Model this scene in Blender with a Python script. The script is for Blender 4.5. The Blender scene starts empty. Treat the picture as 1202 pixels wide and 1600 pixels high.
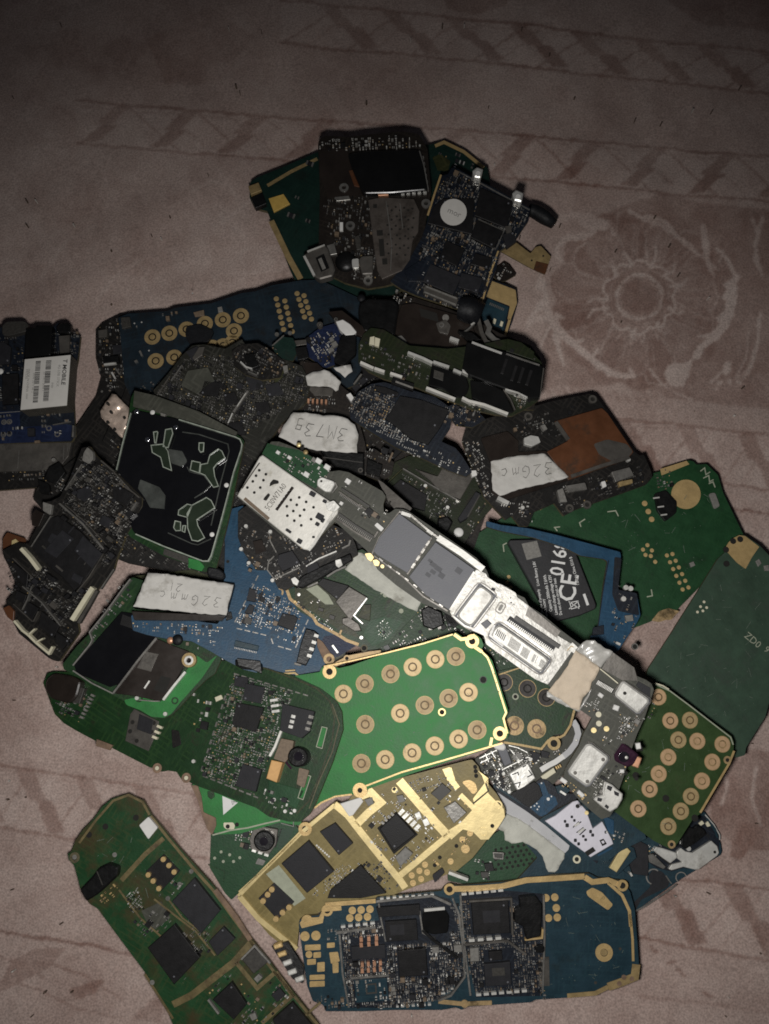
import bpy, math, random
import numpy as np
from mathutils import Vector, Matrix
from mathutils.geometry import tessellate_polygon
random.seed(7)
SC = bpy.context.scene
COL = SC.collection

# ------------------------------------------------------------------ camera
DIST, TILT, FPX = 0.194, math.radians(12), 1386.0      # looking down on the cloth, tipped a little forward
cam = bpy.data.objects.new('camera', bpy.data.cameras.new('camera'))
COL.objects.link(cam)
CAM = Vector((0, -math.sin(TILT) * DIST, math.cos(TILT) * DIST))
cam.location = CAM
cam.rotation_euler = (TILT, 0, 0)
cam.data.sensor_fit = 'VERTICAL'; cam.data.sensor_height = 24; cam.data.lens = FPX * 24 / 1600
cam.data.clip_start = 0.005; cam.data.clip_end = 5
SC.camera = cam
CT, ST = math.cos(TILT), math.sin(TILT)
def ray(u, v):                                          # direction of the line of sight through a photo point
    x, y = (u - 601) / FPX, (800 - v) / FPX
    return Vector((x, y * CT + ST, y * ST - CT))
def ground(u, v, z=0.0):
    d = ray(u, v); t = (z - CAM.z) / d.z
    return CAM + d * t

# ------------------------------------------------------------------ light: a dark room, one small torch held low on the left
w = bpy.data.worlds.new('World'); SC.world = w; w.use_nodes = True
bg = w.node_tree.nodes['Background']
bg.inputs[0].default_value = (0.62, 0.66, 0.80, 1); bg.inputs[1].default_value = 0.024
def lamp(name, loc, aim, energy, size, spot=110, blend=1.0, col=(1, 0.975, 0.94)):
    l = bpy.data.lights.new(name, 'SPOT'); l.energy = energy; l.shadow_soft_size = size
    l.spot_size = math.radians(spot); l.spot_blend = blend; l.color = col
    o = bpy.data.objects.new(name, l); COL.objects.link(o); o.location = loc
    o.rotation_euler = (Vector(aim) - Vector(loc)).to_track_quat('-Z', 'Y').to_euler()
    return o
LP = ground(560, 1180); LP.z = 0.158
LA = ground(600, 1080); LA.z = 0.01
lamp('torch_light', LP, LA, 0.78, 0.007, 114, 1.0)
SC.view_settings.view_transform = 'Standard'; SC.view_settings.look = 'None'
SC.view_settings.exposure = 0.0; SC.view_settings.gamma = 1.0
SC.cycles.use_denoising = False; SC.cycles.filter_width = 1.75
SC.cycles.max_bounces = 5; SC.cycles.sample_clamp_indirect = 4

# ------------------------------------------------------------------ materials
MATS = {}
def base_mat(name, col, rough=0.5, metal=0.0, mottle=0.25, scale=900, bump=0.0, bscale=4000, spec=0.5, coat=0.0, alpha=1.0, dirt=None, trans=0.0):
    m = bpy.data.materials.new(name); m.use_nodes = True; nt = m.node_tree; N = nt.nodes; L = nt.links
    p = N['Principled BSDF']
    p.inputs['Roughness'].default_value = rough; p.inputs['Metallic'].default_value = metal
    p.inputs['Specular IOR Level'].default_value = spec; p.inputs['Coat Weight'].default_value = coat
    p.inputs['Coat Roughness'].default_value = 0.12
    p.inputs['Alpha'].default_value = alpha; p.inputs['Transmission Weight'].default_value = trans
    tc = N.new('ShaderNodeTexCoord')
    n = N.new('ShaderNodeTexNoise'); n.inputs['Scale'].default_value = scale; n.inputs['Detail'].default_value = 5; n.inputs['Roughness'].default_value = 0.65
    L.new(tc.outputs['Object'], n.inputs['Vector'])
    r = N.new('ShaderNodeMapRange'); r.inputs['From Min'].default_value = 0.3; r.inputs['From Max'].default_value = 0.7
    r.inputs['To Min'].default_value = 1 - mottle; r.inputs['To Max'].default_value = 1 + mottle
    L.new(n.outputs['Fac'], r.inputs['Value'])
    mx = N.new('ShaderNodeVectorMath'); mx.operation = 'SCALE'; mx.inputs[0].default_value = col
    L.new(r.outputs['Result'], mx.inputs['Scale'])
    out = mx.outputs['Vector']
    if dirt:                                            # wear and grime in patches
        n2 = N.new('ShaderNodeTexNoise'); n2.inputs['Scale'].default_value = dirt[1]; n2.inputs['Detail'].default_value = 6; n2.inputs['Roughness'].default_value = 0.7
        L.new(tc.outputs['Object'], n2.inputs['Vector'])
        r2 = N.new('ShaderNodeMapRange'); r2.inputs['From Min'].default_value = dirt[2]; r2.inputs['From Max'].default_value = dirt[2] + 0.14
        L.new(n2.outputs['Fac'], r2.inputs['Value'])
        mm = N.new('ShaderNodeMix'); mm.data_type = 'RGBA'; L.new(r2.outputs['Result'], mm.inputs['Factor'])
        L.new(out, mm.inputs['A']); mm.inputs['B'].default_value = (*dirt[0], 1); out = mm.outputs['Result']
    L.new(out, p.inputs['Base Color'])
    rr = N.new('ShaderNodeMapRange'); rr.inputs['To Min'].default_value = max(0.05, rough - 0.12); rr.inputs['To Max'].default_value = min(1, rough + 0.15)
    L.new(n.outputs['Fac'], rr.inputs['Value']); L.new(rr.outputs['Result'], p.inputs['Roughness'])
    if bump:
        nb = N.new('ShaderNodeTexNoise'); nb.inputs['Scale'].default_value = bscale; nb.inputs['Detail'].default_value = 4
        L.new(tc.outputs['Object'], nb.inputs['Vector'])
        b = N.new('ShaderNodeBump'); b.inputs['Strength'].default_value = bump; b.inputs['Distance'].default_value = 0.0002
        L.new(nb.outputs['Fac'], b.inputs['Height']); L.new(b.outputs['Normal'], p.inputs['Normal'])
    MATS[name] = m
    return m
def pcb(name, col, trace, amt=0.5, rough=0.36, dirt=None, ang=30, scale=1):
    """solder mask with copper tracks showing through as slightly lighter lines"""
    m = base_mat(name, col, rough + .1, 0, 0.25, 260, 0.15, 2500, 0.35, 0.0, dirt=dirt)
    nt = m.node_tree; N = nt.nodes; L = nt.links; p = N['Principled BSDF']
    src = p.inputs['Base Color'].links[0].from_socket
    tc = N.new('ShaderNodeTexCoord'); mp = N.new('ShaderNodeMapping'); mp.inputs['Rotation'].default_value = (0, 0, math.radians(ang))
    L.new(tc.outputs['Object'], mp.inputs['Vector'])
    acc = None
    for k, (bw, rh, sc) in enumerate(((9.0, 0.9, 900), (0.7, 6.0, 700), (2.4, 2.1, 520))):
        b = N.new('ShaderNodeTexBrick'); b.inputs['Scale'].default_value = sc * scale
        b.inputs['Brick Width'].default_value = bw; b.inputs['Row Height'].default_value = rh
        b.inputs['Mortar Size'].default_value = 0.14; b.inputs['Mortar Smooth'].default_value = 0.3; b.offset = 0.37 + 0.1 * k
        L.new(mp.outputs['Vector'], b.inputs['Vector'])
        nn = N.new('ShaderNodeTexNoise'); nn.inputs['Scale'].default_value = 170 + 60 * k; nn.noise_dimensions = '4D'; nn.inputs['W'].default_value = k * 3.1
        L.new(tc.outputs['Object'], nn.inputs['Vector'])
        g = N.new('ShaderNodeMapRange'); g.inputs['From Min'].default_value = 0.5; g.inputs['From Max'].default_value = 0.58
        L.new(nn.outputs['Fac'], g.inputs['Value'])
        mu = N.new('ShaderNodeMath'); mu.operation = 'MULTIPLY'; L.new(b.outputs['Fac'], mu.inputs[0]); L.new(g.outputs['Result'], mu.inputs[1])
        if acc is None: acc = mu.outputs[0]
        else:
            mx = N.new('ShaderNodeMath'); mx.operation = 'MAXIMUM'; L.new(acc, mx.inputs[0]); L.new(mu.outputs[0], mx.inputs[1]); acc = mx.outputs[0]
    am = N.new('ShaderNodeMath'); am.operation = 'MULTIPLY'; am.inputs[1].default_value = amt; L.new(acc, am.inputs[0])
    mm = N.new('ShaderNodeMix'); mm.data_type = 'RGBA'; L.new(am.outputs[0], mm.inputs['Factor']); L.new(src, mm.inputs['A'])
    mm.inputs['B'].default_value = (*trace, 1); L.new(mm.outputs['Result'], p.inputs['Base Color'])
    return m
BR = (0.10, 0.065, 0.035)
pcb('pcb_green', (0.022, 0.170, 0.036), (0.03, 0.22, 0.06), 0.08, 0.42, dirt=((0.026, 0.13, 0.032), 120, 0.60))
pcb('pcb_dark_green', (0.008, 0.034, 0.009), (0.024, 0.066, 0.016), 0.45, dirt=((0.018, 0.018, 0.009), 220, 0.55))
pcb('pcb_mid_green', (0.011, 0.052, 0.018), (0.02, 0.075, 0.025), 0.25, dirt=((0.013, 0.036, 0.016), 180, 0.56))
pcb('pcb_night_green', (0.012, 0.018, 0.006), (0.022, 0.028, 0.010), 0.5, dirt=((0.012, 0.010, 0.006), 260, 0.50))
pcb('pcb_grime', (0.017, 0.017, 0.013), (0.045, 0.044, 0.036), 0.7, ang=28, dirt=((0.010, 0.009, 0.007), 260, 0.50))
pcb('pcb_worn_green', (0.011, 0.052, 0.016), (0.05, 0.070, 0.022), 0.35, dirt=((0.048, 0.040, 0.015), 110, 0.47))
pcb('pcb_grey_green', (0.034, 0.066, 0.042), (0.042, 0.078, 0.050), 0.22, 0.5, ang=55, dirt=((0.040, 0.060, 0.044), 90, 0.52))
pcb('pcb_moss', (0.030, 0.060, 0.018), (0.036, 0.072, 0.024), 0.10, dirt=((0.036, 0.050, 0.018), 150, 0.56))
pcb('pcb_teal', (0.006, 0.021, 0.016), (0.009, 0.030, 0.021), 0.4, dirt=((0.008, 0.013, 0.010), 150, 0.55))
pcb('pcb_olive', (0.030, 0.034, 0.012), (0.06, 0.06, 0.022), 0.5, ang=-25, dirt=((0.016, 0.013, 0.007), 300, 0.52))
pcb('pcb_khaki', (0.215, 0.170, 0.066), (0.28, 0.22, 0.09), 0.4, ang=-45, dirt=((0.130, 0.104, 0.042), 260, 0.56))
pcb('pcb_blue', (0.010, 0.050, 0.100), (0.02, 0.080, 0.145), 0.4, ang=12, dirt=((0.012, 0.034, 0.060), 200, 0.55))
pcb('pcb_dull_blue', (0.012, 0.034, 0.048), (0.018, 0.052, 0.066), 0.35, ang=3, dirt=((0.012, 0.025, 0.030), 160, 0.57))
pcb('pcb_deep_blue', (0.009, 0.017, 0.025), (0.013, 0.027, 0.038), 0.35, ang=-14, dirt=((0.010, 0.012, 0.014), 160, 0.50))
pcb('pcb_navy', (0.007, 0.010, 0.017), (0.018, 0.025, 0.036), 0.5, ang=30, dirt=((0.009, 0.009, 0.010), 260, 0.54))
pcb('pcb_royal', (0.008, 0.014, 0.042), (0.018, 0.03, 0.075), 0.4, ang=8)
pcb('pcb_black', (0.008, 0.0072, 0.0065), (0.024, 0.021, 0.018), 0.7, 0.4, ang=35)
pcb('pcb_brown', (0.012, 0.009, 0.007), (0.026, 0.020, 0.015), 0.5, 0.4, ang=20)
pcb('pcb_smoke', (0.056, 0.057, 0.045), (0.10, 0.10, 0.08), 0.4, 0.45, ang=32, dirt=((0.036, 0.036, 0.028), 240, 0.56))
base_mat('trim_olive', (0.155, 0.120, 0.052), 0.5, 0.15, 0.35, 400, 0.2, 1500, dirt=((0.08, 0.055, 0.028), 260, 0.52))
base_mat('board_edge', (0.10, 0.085, 0.045), 0.6, 0, 0.4, 1500)
base_mat('gold', (0.62, 0.44, 0.20), 0.42, 0.45, 0.12, 500, 0.15, 3000)
base_mat('gold_bright', (0.84, 0.68, 0.34), 0.38, 0.45, 0.10, 300, 0.1, 1500)
base_mat('gold_dull', (0.36, 0.26, 0.12), 0.5, 0.35, 0.25, 500, 0.2, 2500, dirt=((0.12, 0.07, 0.03), 260, 0.60))
base_mat('gold_worn', (0.40, 0.28, 0.14), 0.5, 0.3, 0.3, 500, 0.2, 2500, dirt=((0.10, 0.07, 0.03), 200, 0.50))
base_mat('copper', (0.62, 0.33, 0.20), 0.4, 0.5, 0.15, 800)
base_mat('silver', (0.82, 0.81, 0.76), 0.36, 0.55, 0.08, 350, 0.2, 1200)
base_mat('silver_dim', (0.25, 0.24, 0.22), 0.36, 0.6, 0.25, 500, 0.2, 1800)
base_mat('smd_end', (0.52, 0.51, 0.48), 0.34, 0.8, 0.2, 900, 0.2, 2500)
base_mat('silver_bright', (0.60, 0.59, 0.55), 0.46, 0.30, 0.14, 260, 0.4, 700, dirt=((0.40, 0.385, 0.35), 230, 0.54))
base_mat('base_silver', (0.42, 0.41, 0.38), 0.42, 0.35, 0.22, 400, 0.5, 900, dirt=((0.24, 0.23, 0.20), 330, 0.52))
base_mat('tin_white', (0.74, 0.72, 0.66), 0.45, 0.25, 0.10, 300, 0.15, 1500, dirt=((0.48, 0.45, 0.36), 240, 0.62))
base_mat('nickel_grey', (0.115, 0.106, 0.094), 0.42, 0.45, 0.25, 300, 0.2, 1200, dirt=((0.06, 0.055, 0.05), 200, 0.56))
base_mat('lilac_tin', (0.66, 0.64, 0.70), 0.5, 0.2, 0.06, 300, 0.1, 1500)
base_mat('foil', (0.85, 0.68, 0.56), 0.25, 0.55, 0.3, 500, 1.0, 600)
base_mat('chrome', (0.95, 0.95, 0.98), 0.16, 1.0, 0.05, 500)
base_mat('solder', (0.80, 0.80, 0.78), 0.25, 0.85, 0.1, 1200, 0.3, 3000)
base_mat('chip_black', (0.010, 0.0095, 0.010), 0.5, 0, 0.25, 700, 0.12, 4000, 0.3)
base_mat('chip_charcoal', (0.019, 0.019, 0.022), 0.55, 0, 0.2, 700, 0.12, 4000, 0.3)
base_mat('chip_grey', (0.125, 0.128, 0.142), 0.55, 0, 0.14, 500, 0.15, 3500)
base_mat('chip_mark', (0.075, 0.077, 0.085), 0.6, 0, 0.2, 900)
base_mat('chip_print', (0.12, 0.12, 0.115), 0.6, 0, 0.1, 900)
base_mat('ceramic_tan', (0.165, 0.120, 0.080), 0.5, 0, 0.25, 2000)
base_mat('ceramic_grey', (0.185, 0.178, 0.162), 0.5, 0, 0.25, 2000)
base_mat('ceramic_dark', (0.042, 0.039, 0.034), 0.5, 0, 0.3, 2000)
base_mat('resistor_black', (0.014, 0.014, 0.015), 0.4, 0, 0.2, 2000)
base_mat('black_plastic', (0.006, 0.006, 0.006), 0.38, 0, 0.3, 500, 0.3, 1500, 0.35)
base_mat('grey_plastic', (0.075, 0.068, 0.055), 0.5, 0, 0.2, 500, 0.1, 1500)
base_mat('cream_plastic', (0.66, 0.62, 0.46), 0.5, 0, 0.1, 500)
base_mat('white_plastic', (0.72, 0.71, 0.68), 0.5, 0, 0.08, 500)
base_mat('tan_block', (0.62, 0.36, 0.14), 0.5, 0, 0.12, 800)
base_mat('yellow_pad', (0.60, 0.40, 0.10), 0.5, 0.1, 0.12, 800)
base_mat('brown_film', (0.020, 0.0145, 0.0115), 0.30, 0.0, 0.3, 180, 0.15, 400, 0.5, 0.3)
base_mat('kapton', (0.105, 0.040, 0.017), 0.38, 0, 0.25, 220, 0.15, 500, 0.4, 0.15, dirt=((0.045, 0.030, 0.020), 120, 0.52))
base_mat('dark_glass', (0.006, 0.006, 0.007), 0.08, 0, 0.2, 300, 0, 900, 0.6, 1.0)
base_mat('dark_shield', (0.010, 0.010, 0.010), 0.20, 0.3, 0.3, 150, 0.12, 350)
base_mat('smoky_clear', (0.065, 0.070, 0.064), 0.15, 0, 0.5, 300, 0.15, 500, 0.6, 0.8)
base_mat('tray_brown', (0.115, 0.098, 0.085), 0.42, 0.4, 0.25, 300, 0.2, 1200, dirt=((0.06, 0.05, 0.042), 200, 0.54))
base_mat('clear_green', (0.022, 0.032, 0.020), 0.2, 0, 0.25, 300, 0.1, 700, 0.6, 0.8)
base_mat('clear_edge', (0.34, 0.38, 0.32), 0.3, 0, 0.3, 700, 0.1, 700, 0.8, 0.6)
base_mat('paper', (0.56, 0.545, 0.51), 0.85, 0, 0.10, 260, 1.0, 450, 0.3, dirt=((0.36, 0.345, 0.31), 190, 0.54))
base_mat('paper_sticker', (0.62, 0.60, 0.56), 0.7, 0, 0.05, 400, 0.3, 600)
base_mat('grey_paper', (0.50, 0.50, 0.51), 0.8, 0, 0.10, 200, 0.6, 500)
base_mat('fuzzy_paper', (0.52, 0.52, 0.46), 0.9, 0, 0.16, 240, 1.0, 900, dirt=((0.26, 0.25, 0.21), 190, 0.56))
base_mat('masking_tape', (0.60, 0.50, 0.38), 0.7, 0, 0.08, 700, 0.7, 900, dirt=((0.40, 0.31, 0.22), 300, 0.58))
base_mat('clear_tape', (0.42, 0.41, 0.38), 0.35, 0, 0.15, 260, 0.8, 420, 0.5, 0.4)
base_mat('ink_pencil', (0.11, 0.105, 0.10), 0.7, 0, 0.3, 3000)
base_mat('print_dark', (0.045, 0.045, 0.045), 0.7, 0, 0.2, 3000)
base_mat('gold_key', (0.46, 0.34, 0.175), 0.5, 0.3, 0.15, 600, 0.15, 3000, dirt=((0.34, 0.24, 0.12), 400, 0.55))
base_mat('gold_key_dull', (0.36, 0.265, 0.14), 0.55, 0.25, 0.2, 600, 0.15, 3000, dirt=((0.24, 0.16, 0.08), 400, 0.52))
base_mat('groove', (0.13, 0.085, 0.035), 0.6, 0.1, 0.2, 900)
base_mat('gold_tan', (0.56, 0.37, 0.21), 0.5, 0.25, 0.12, 500, 0.15, 3000)
base_mat('print_grey', (0.24, 0.235, 0.22), 0.7, 0, 0.2, 3000)
base_mat('print_white', (0.72, 0.72, 0.70), 0.6, 0, 0.05, 900)
base_mat('silk_cream', (0.34, 0.36, 0.27), 0.6, 0, 0.15, 900)
base_mat('label_black', (0.014, 0.014, 0.016), 0.5, 0, 0.2, 600, 0.1, 2000)
base_mat('scratch', (0.12, 0.15, 0.12), 0.6, 0, 0.3, 2000)
base_mat('lint_dark', (0.10, 0.07, 0.05), 0.9)
base_mat('lint_pale', (0.5, 0.46, 0.42), 0.9)
base_mat('hole_dark', (0.010, 0.009, 0.007), 0.8, 0, 0.2, 900)
base_mat('camera_glass', (0.010, 0.008, 0.012), 0.10, 0, 0.2, 300, 0, 900, 0.8, 1.0)
base_mat('purple_glass', (0.034, 0.012, 0.026), 0.12, 0, 0.3, 900, 0.2, 1500, 0.8, 1.0)
base_mat('black_rubber', (0.006, 0.0065, 0.008), 0.55, 0, 0.3, 500, 0.4, 1500, 0.3)
base_mat('brown_rust', (0.20, 0.13, 0.085), 0.7, 0, 0.4, 400, 0.5, 1200)

# ------------------------------------------------------------------ photo crops: (left, top, zoom)
CR = dict(o=(0, 0, 1), c1=(370, 180, 2.3115), c2=(0, 420, 2.862), c3=(380, 440, 2.404), c4=(0, 580, 3.005), c5=(680, 580, 2.303),
    c6=(340, 660, 2.613), c7=(60, 860, 2.504), c8=(560, 780, 3.005), a=(80, 1200, 2.732), b=(340, 1180, 2.504), c=(430, 1340, 2.037),
    d=(420, 960, 2.3115), e=(740, 960, 2.602), f=(760, 800, 2.719), g=(700, 1120, 2.394), p1=(140, 430, 4.623), p2=(340, 500, 4.623),
    p3=(540, 440, 3.642), p4=(180, 600, 5.332), p5=(0, 680, 4.326), p6=(340, 780, 4.623), p7=(560, 680, 5.008), p8=(860, 1000, 5.335),
    q3=(900, 1250, 3.98), q5=(300, 1200, 6.678), q6=(740, 1130, 5.464), q7=(940, 1230, 5.464), q8=(0, 480, 5.333))
def pts(cr, s):
    x0, y0, k = CR[cr]
    if isinstance(s, str): s = [tuple(float(a) for a in t.split(',')) for t in s.split()]
    return [(x0 + x / k, y0 + y / k) for x, y in s]
def rc(cx, cy, w, h, ang=0, r=0):                       # rectangle in crop units, ang clockwise in the picture
    a = math.radians(ang); c, s = math.cos(a), math.sin(a)
    P = [(-w / 2, -h / 2), (w / 2, -h / 2), (w / 2, h / 2), (-w / 2, h / 2)]
    if r: P = fillet(P, r)
    return [(cx + x * c - y * s, cy + x * s + y * c) for x, y in P]
def circ(cx, cy, r, n=14):
    return [(cx + r * math.cos(2 * math.pi * k / n), cy + r * math.sin(2 * math.pi * k / n)) for k in range(n)]
def fillet(P, r, n=3):
    out = []; m = len(P)
    for i in range(m):
        a, b, c = (Vector(P[i - 1]), Vector(P[i]), Vector(P[(i + 1) % m]))
        d1, d2 = a - b, c - b
        if d1.length < 1e-6 or d2.length < 1e-6: continue
        q = min(r, d1.length * 0.45, d2.length * 0.45)
        p, s = b + d1.normalized() * q, b + d2.normalized() * q
        for k in range(n + 1):
            t = k / n
            out.append(tuple((1 - t) ** 2 * p + 2 * t * (1 - t) * b + t * t * s))
    return out
def inside(P, x, y):
    r = False; j = len(P) - 1
    for i in range(len(P)):
        if (P[i][1] > y) != (P[j][1] > y) and x < (P[j][0] - P[i][0]) * (y - P[i][1]) / (P[j][1] - P[i][1]) + P[i][0]: r = not r
        j = i
    return r

# ------------------------------------------------------------------ mesh collecting
MM = 0.001
class MB:
    def __init__(s): s.v = []; s.f = []; s.mi = []; s.mats = []
    def m(s, name):
        if name not in s.mats: s.mats.append(name)
        return s.mats.index(name)
    def slab(s, P, z0, z1, mat, holes=(), side=None, cham=0.0):
        """P, holes: local xy rings; z0..z1; open bottom is closed too"""
        k = s.m(mat); ks = s.m(side) if side else k
        rings = [list(P)] + [list(h) for h in holes]
        def area(R): return sum(R[i - 1][0] * R[i][1] - R[i][0] * R[i - 1][1] for i in range(len(R)))
        if area(rings[0]) < 0: rings[0].reverse()
        for h in rings[1:]:
            if area(h) > 0: h.reverse()
        top = [inset(R, cham) if (cham and i == 0) else R for i, R in enumerate(rings)]
        tri = tessellate_polygon([[Vector((x, y, 0)) for x, y in R] for R in top])
        flat = [p for R in top for p in R]; n0 = len(s.v)
        s.v += [(x, y, z1) for x, y in flat]
        for t in tri:
            (x0, y0), (x1, y1), (x2, y2) = flat[t[0]], flat[t[1]], flat[t[2]]
            if (x1 - x0) * (y2 - y0) - (x2 - x0) * (y1 - y0) < 0: t = (t[0], t[2], t[1])
            s.f.append(tuple(n0 + q for q in t)); s.mi.append(k)
        o = n0
        zc = z1 - cham * 0.7
        for i, R in enumerate(rings):
            n = len(R); tb = o
            if cham and i == 0:
                mb = len(s.v); s.v += [(x, y, zc) for x, y in R]
                for j in range(n):
                    s.f.append((mb + j, mb + (j + 1) % n, tb + (j + 1) % n, tb + j)); s.mi.append(k)
                tb = mb
            bb = len(s.v); s.v += [(x, y, z0) for x, y in R]
            for j in range(n):
                s.f.append((bb + j, bb + (j + 1) % n, tb + (j + 1) % n, tb + j)); s.mi.append(ks)
            o += n
    def box(s, c, ax, ay, z0, z1, mat):
        """centre c, half axes ax, ay (2d)"""
        k = s.m(mat); n = len(s.v)
        for z in (z0, z1):
            for a, b in ((-1, -1), (1, -1), (1, 1), (-1, 1)):
                s.v.append((c[0] + a * ax[0] + b * ay[0], c[1] + a * ax[1] + b * ay[1], z))
        F = ((4, 5, 6, 7), (0, 1, 5, 4), (1, 2, 6, 5), (2, 3, 7, 6), (3, 0, 4, 7))
        if ax[0] * ay[1] - ax[1] * ay[0] < 0: F = tuple(tuple(reversed(q)) for q in F)
        for q in F: s.f.append(tuple(n + i for i in q)); s.mi.append(k)
    def mesh(s, name):
        me = bpy.data.meshes.new(name); me.from_pydata(s.v, [], s.f)
        for n in s.mats: me.materials.append(MATS[n])
        if len(s.mats) > 1: me.polygons.foreach_set('material_index', s.mi)
        me.update(); return me
def inset(R, d):
    n = len(R); out = []
    for i in range(n):
        a, b, c = Vector(R[i - 1]), Vector(R[i]), Vector(R[(i + 1) % n])
        e1, e2 = b - a, c - b
        if e1.length < 1e-9 or e2.length < 1e-9: out.append(tuple(b)); continue
        e1.normalize(); e2.normalize()
        n1, n2 = Vector((-e1.y, e1.x)), Vector((-e2.y, e2.x))
        m = n1 + n2
        if m.length < 1e-6: m = n1
        m.normalize(); q = max(0.4, m.dot(n1))
        out.append(tuple(b + m * (d / q)))
    return out

class Thing:
    """one board of the heap: an Empty on its own tilted plane; shapes are given by where the photo shows them and built on that plane"""
    def __init__(s, name, label, cat, centre, z, cr='o', group=None):
        zc, sx, sy = z
        (u, v), = pts(cr, [centre])
        s.o = ground(u, v, zc * MM)
        ax, ay = sx / 14.0, sy / 14.0
        s.x = Vector((1, 0, ax)).normalized(); s.n = Vector((-ax, -ay, 1)).normalized(); s.y = s.n.cross(s.x)
        s.root = bpy.data.objects.new(name, None); COL.objects.link(s.root)
        s.root.empty_display_size = 0.005
        s.root.matrix_world = Matrix.Translation(s.o) @ Matrix((s.x, s.y, s.n)).transposed().to_4x4()
        s.root['label'] = label; s.root['category'] = cat
        if group: s.root['group'] = group
        s.cr = cr; s.uv = (u, v)
    def P(s, u, v, h=0.0):
        d = ray(u, v); o = s.o + s.n * h
        t = (o - CAM).dot(s.n) / d.dot(s.n); q = CAM + d * t - s.o
        return (q.dot(s.x), q.dot(s.y))
    def L(s, P, h=0.0, cr=None):
        return [s.P(u, v, h) for u, v in pts(cr or s.cr, P)]
    def link(s, mb, name, sub=None, kind=None, label=None):
        me = mb if isinstance(mb, bpy.types.Mesh) else mb.mesh(name)
        ob = bpy.data.objects.new(name, me); COL.objects.link(ob); ob.parent = sub or s.root
        if kind: ob['kind'] = kind
        if label: ob['label'] = label
        return ob
    def slab(s, name, P, h0, h1, mat, holes=(), side=None, r=0, cham=0, sub=None, cr=None, label=None, kind=None):
        cr = cr or s.cr
        if isinstance(P, str): P = [tuple(float(a) for a in t.split(',')) for t in P.split()]
        if r: P = fillet(P, r)
        mb = MB(); mb.slab(s.L(P, h1 * MM, cr), h0 * MM, h1 * MM, mat, [s.L(q, h1 * MM, cr) for q in holes], side, cham * MM)
        return s.link(mb, name, sub, kind, label)
    def board(s, P, mat, th=0.9, holes=(), r=3, cr=None):
        s.mat = mat
        return s.slab('board_panel', P, -th, 0, mat, holes, 'board_edge', min(r, 1.6) * CR[cr or s.cr][2], cr=cr)
    def chip(s, P, mat='chip_black', h=0.9, name='chip', r=0, cham=0.06, cr=None, sub=None, h0=0.0, label=None):
        ob = s.slab(name, P, h0, h0 + h, mat, r=r, cham=cham, cr=cr, sub=sub, label=label)
        if name == 'chip' and mat in ('chip_black', 'chip_charcoal'):
            Q = [tuple(float(a) for a in q.split(',')) for q in P.split()] if isinstance(P, str) else P
            k = CR[cr or s.cr][2]; cx = sum(q[0] for q in Q) / len(Q); cy = sum(q[1] for q in Q) / len(Q); c0 = random.choice(Q[:4])
            if math.hypot(Q[0][0] - cx, Q[0][1] - cy) / k > 12:
                s.slab('pin_mark', circ(c0[0] * .74 + cx * .26, c0[1] * .74 + cy * .26, 1.5 * k, 10), h0 + h, h0 + h + .008, 'chip_grey', sub=None if sub else ob, cr=cr)
        return ob
    def pads(s, name, C, r, mat='gold', h=0.05, n=14, cr=None, h0=0.0):
        """flat round pads, one object each, sharing a mesh"""
        cr = cr or s.cr; k = CR[cr][2]; u0, v0 = pts(cr, C)[0]
        a, b = s.P(u0, v0), s.P(u0 + r / k, v0); rr = math.hypot(a[0] - b[0], a[1] - b[1])
        mb = MB(); mb.slab(circ(0, 0, rr, n), h0 * MM, (h0 + h) * MM, mat); me = mb.mesh(name)
        for c in pts(cr, C):
            ob = s.link(me, name); x, y = s.P(*c, h0 * MM); ob.location = (x, y, 0)
    def dots(s, name, C, r, mat='gold', h=0.04, cr=None, h0=0.0):
        """tiny pads joined in one piece"""
        cr = cr or s.cr; k = CR[cr][2]; mb = MB()
        for u, v in pts(cr, C):
            a, b = s.P(u, v), s.P(u + r / k, v); rr = math.hypot(a[0] - b[0], a[1] - b[1])
            mb.slab(circ(a[0], a[1], rr, 8), h0 * MM, (h0 + h) * MM, mat)
        return s.link(mb, name, kind='stuff')
    def keys(s, C, r, mat='gold', ring='gold_dull', cr=None, name='keypad_contact'):
        """round keypad contacts: gold washer, groove, gold centre"""
        cr = cr or s.cr; k = CR[cr][2]; u0, v0 = pts(cr, C)[0]
        a, b = s.P(u0, v0), s.P(u0 + r / k, v0); R = math.hypot(a[0] - b[0], a[1] - b[1])
        n = 28; MS = []
        kinds = [(mat, ring)] if mat not in ('gold', 'gold_tan') else [('gold_key', 'groove'), ('gold_key', 'groove'), ('gold_key_dull', 'groove')] if mat == 'gold' else [('gold_tan', 'groove'), ('gold_key', 'groove'), ('gold_tan', 'gold_worn')]
        for mt, rg in kinds:
            mb = MB()
            def ann(r0, r1, h, m):
                mb.slab(circ(0, 0, r1, n), 0, h * MM, m, [circ(0, 0, r0, n)] if r0 else [])
            ann(0.93 * R, R, 0.03, 'gold_dull'); ann(0.50 * R, 0.93 * R, 0.06, mt); ann(0.34 * R, 0.50 * R, 0.02, rg); ann(0, 0.34 * R, 0.06, mt)
            MS.append(mb.mesh(name))
        for c in pts(cr, C):
            ob = s.link(random.choice(MS), name); x, y = s.P(*c); ob.location = (x, y, 0); ob.rotation_euler = (0, 0, random.random() * 3)
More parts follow.
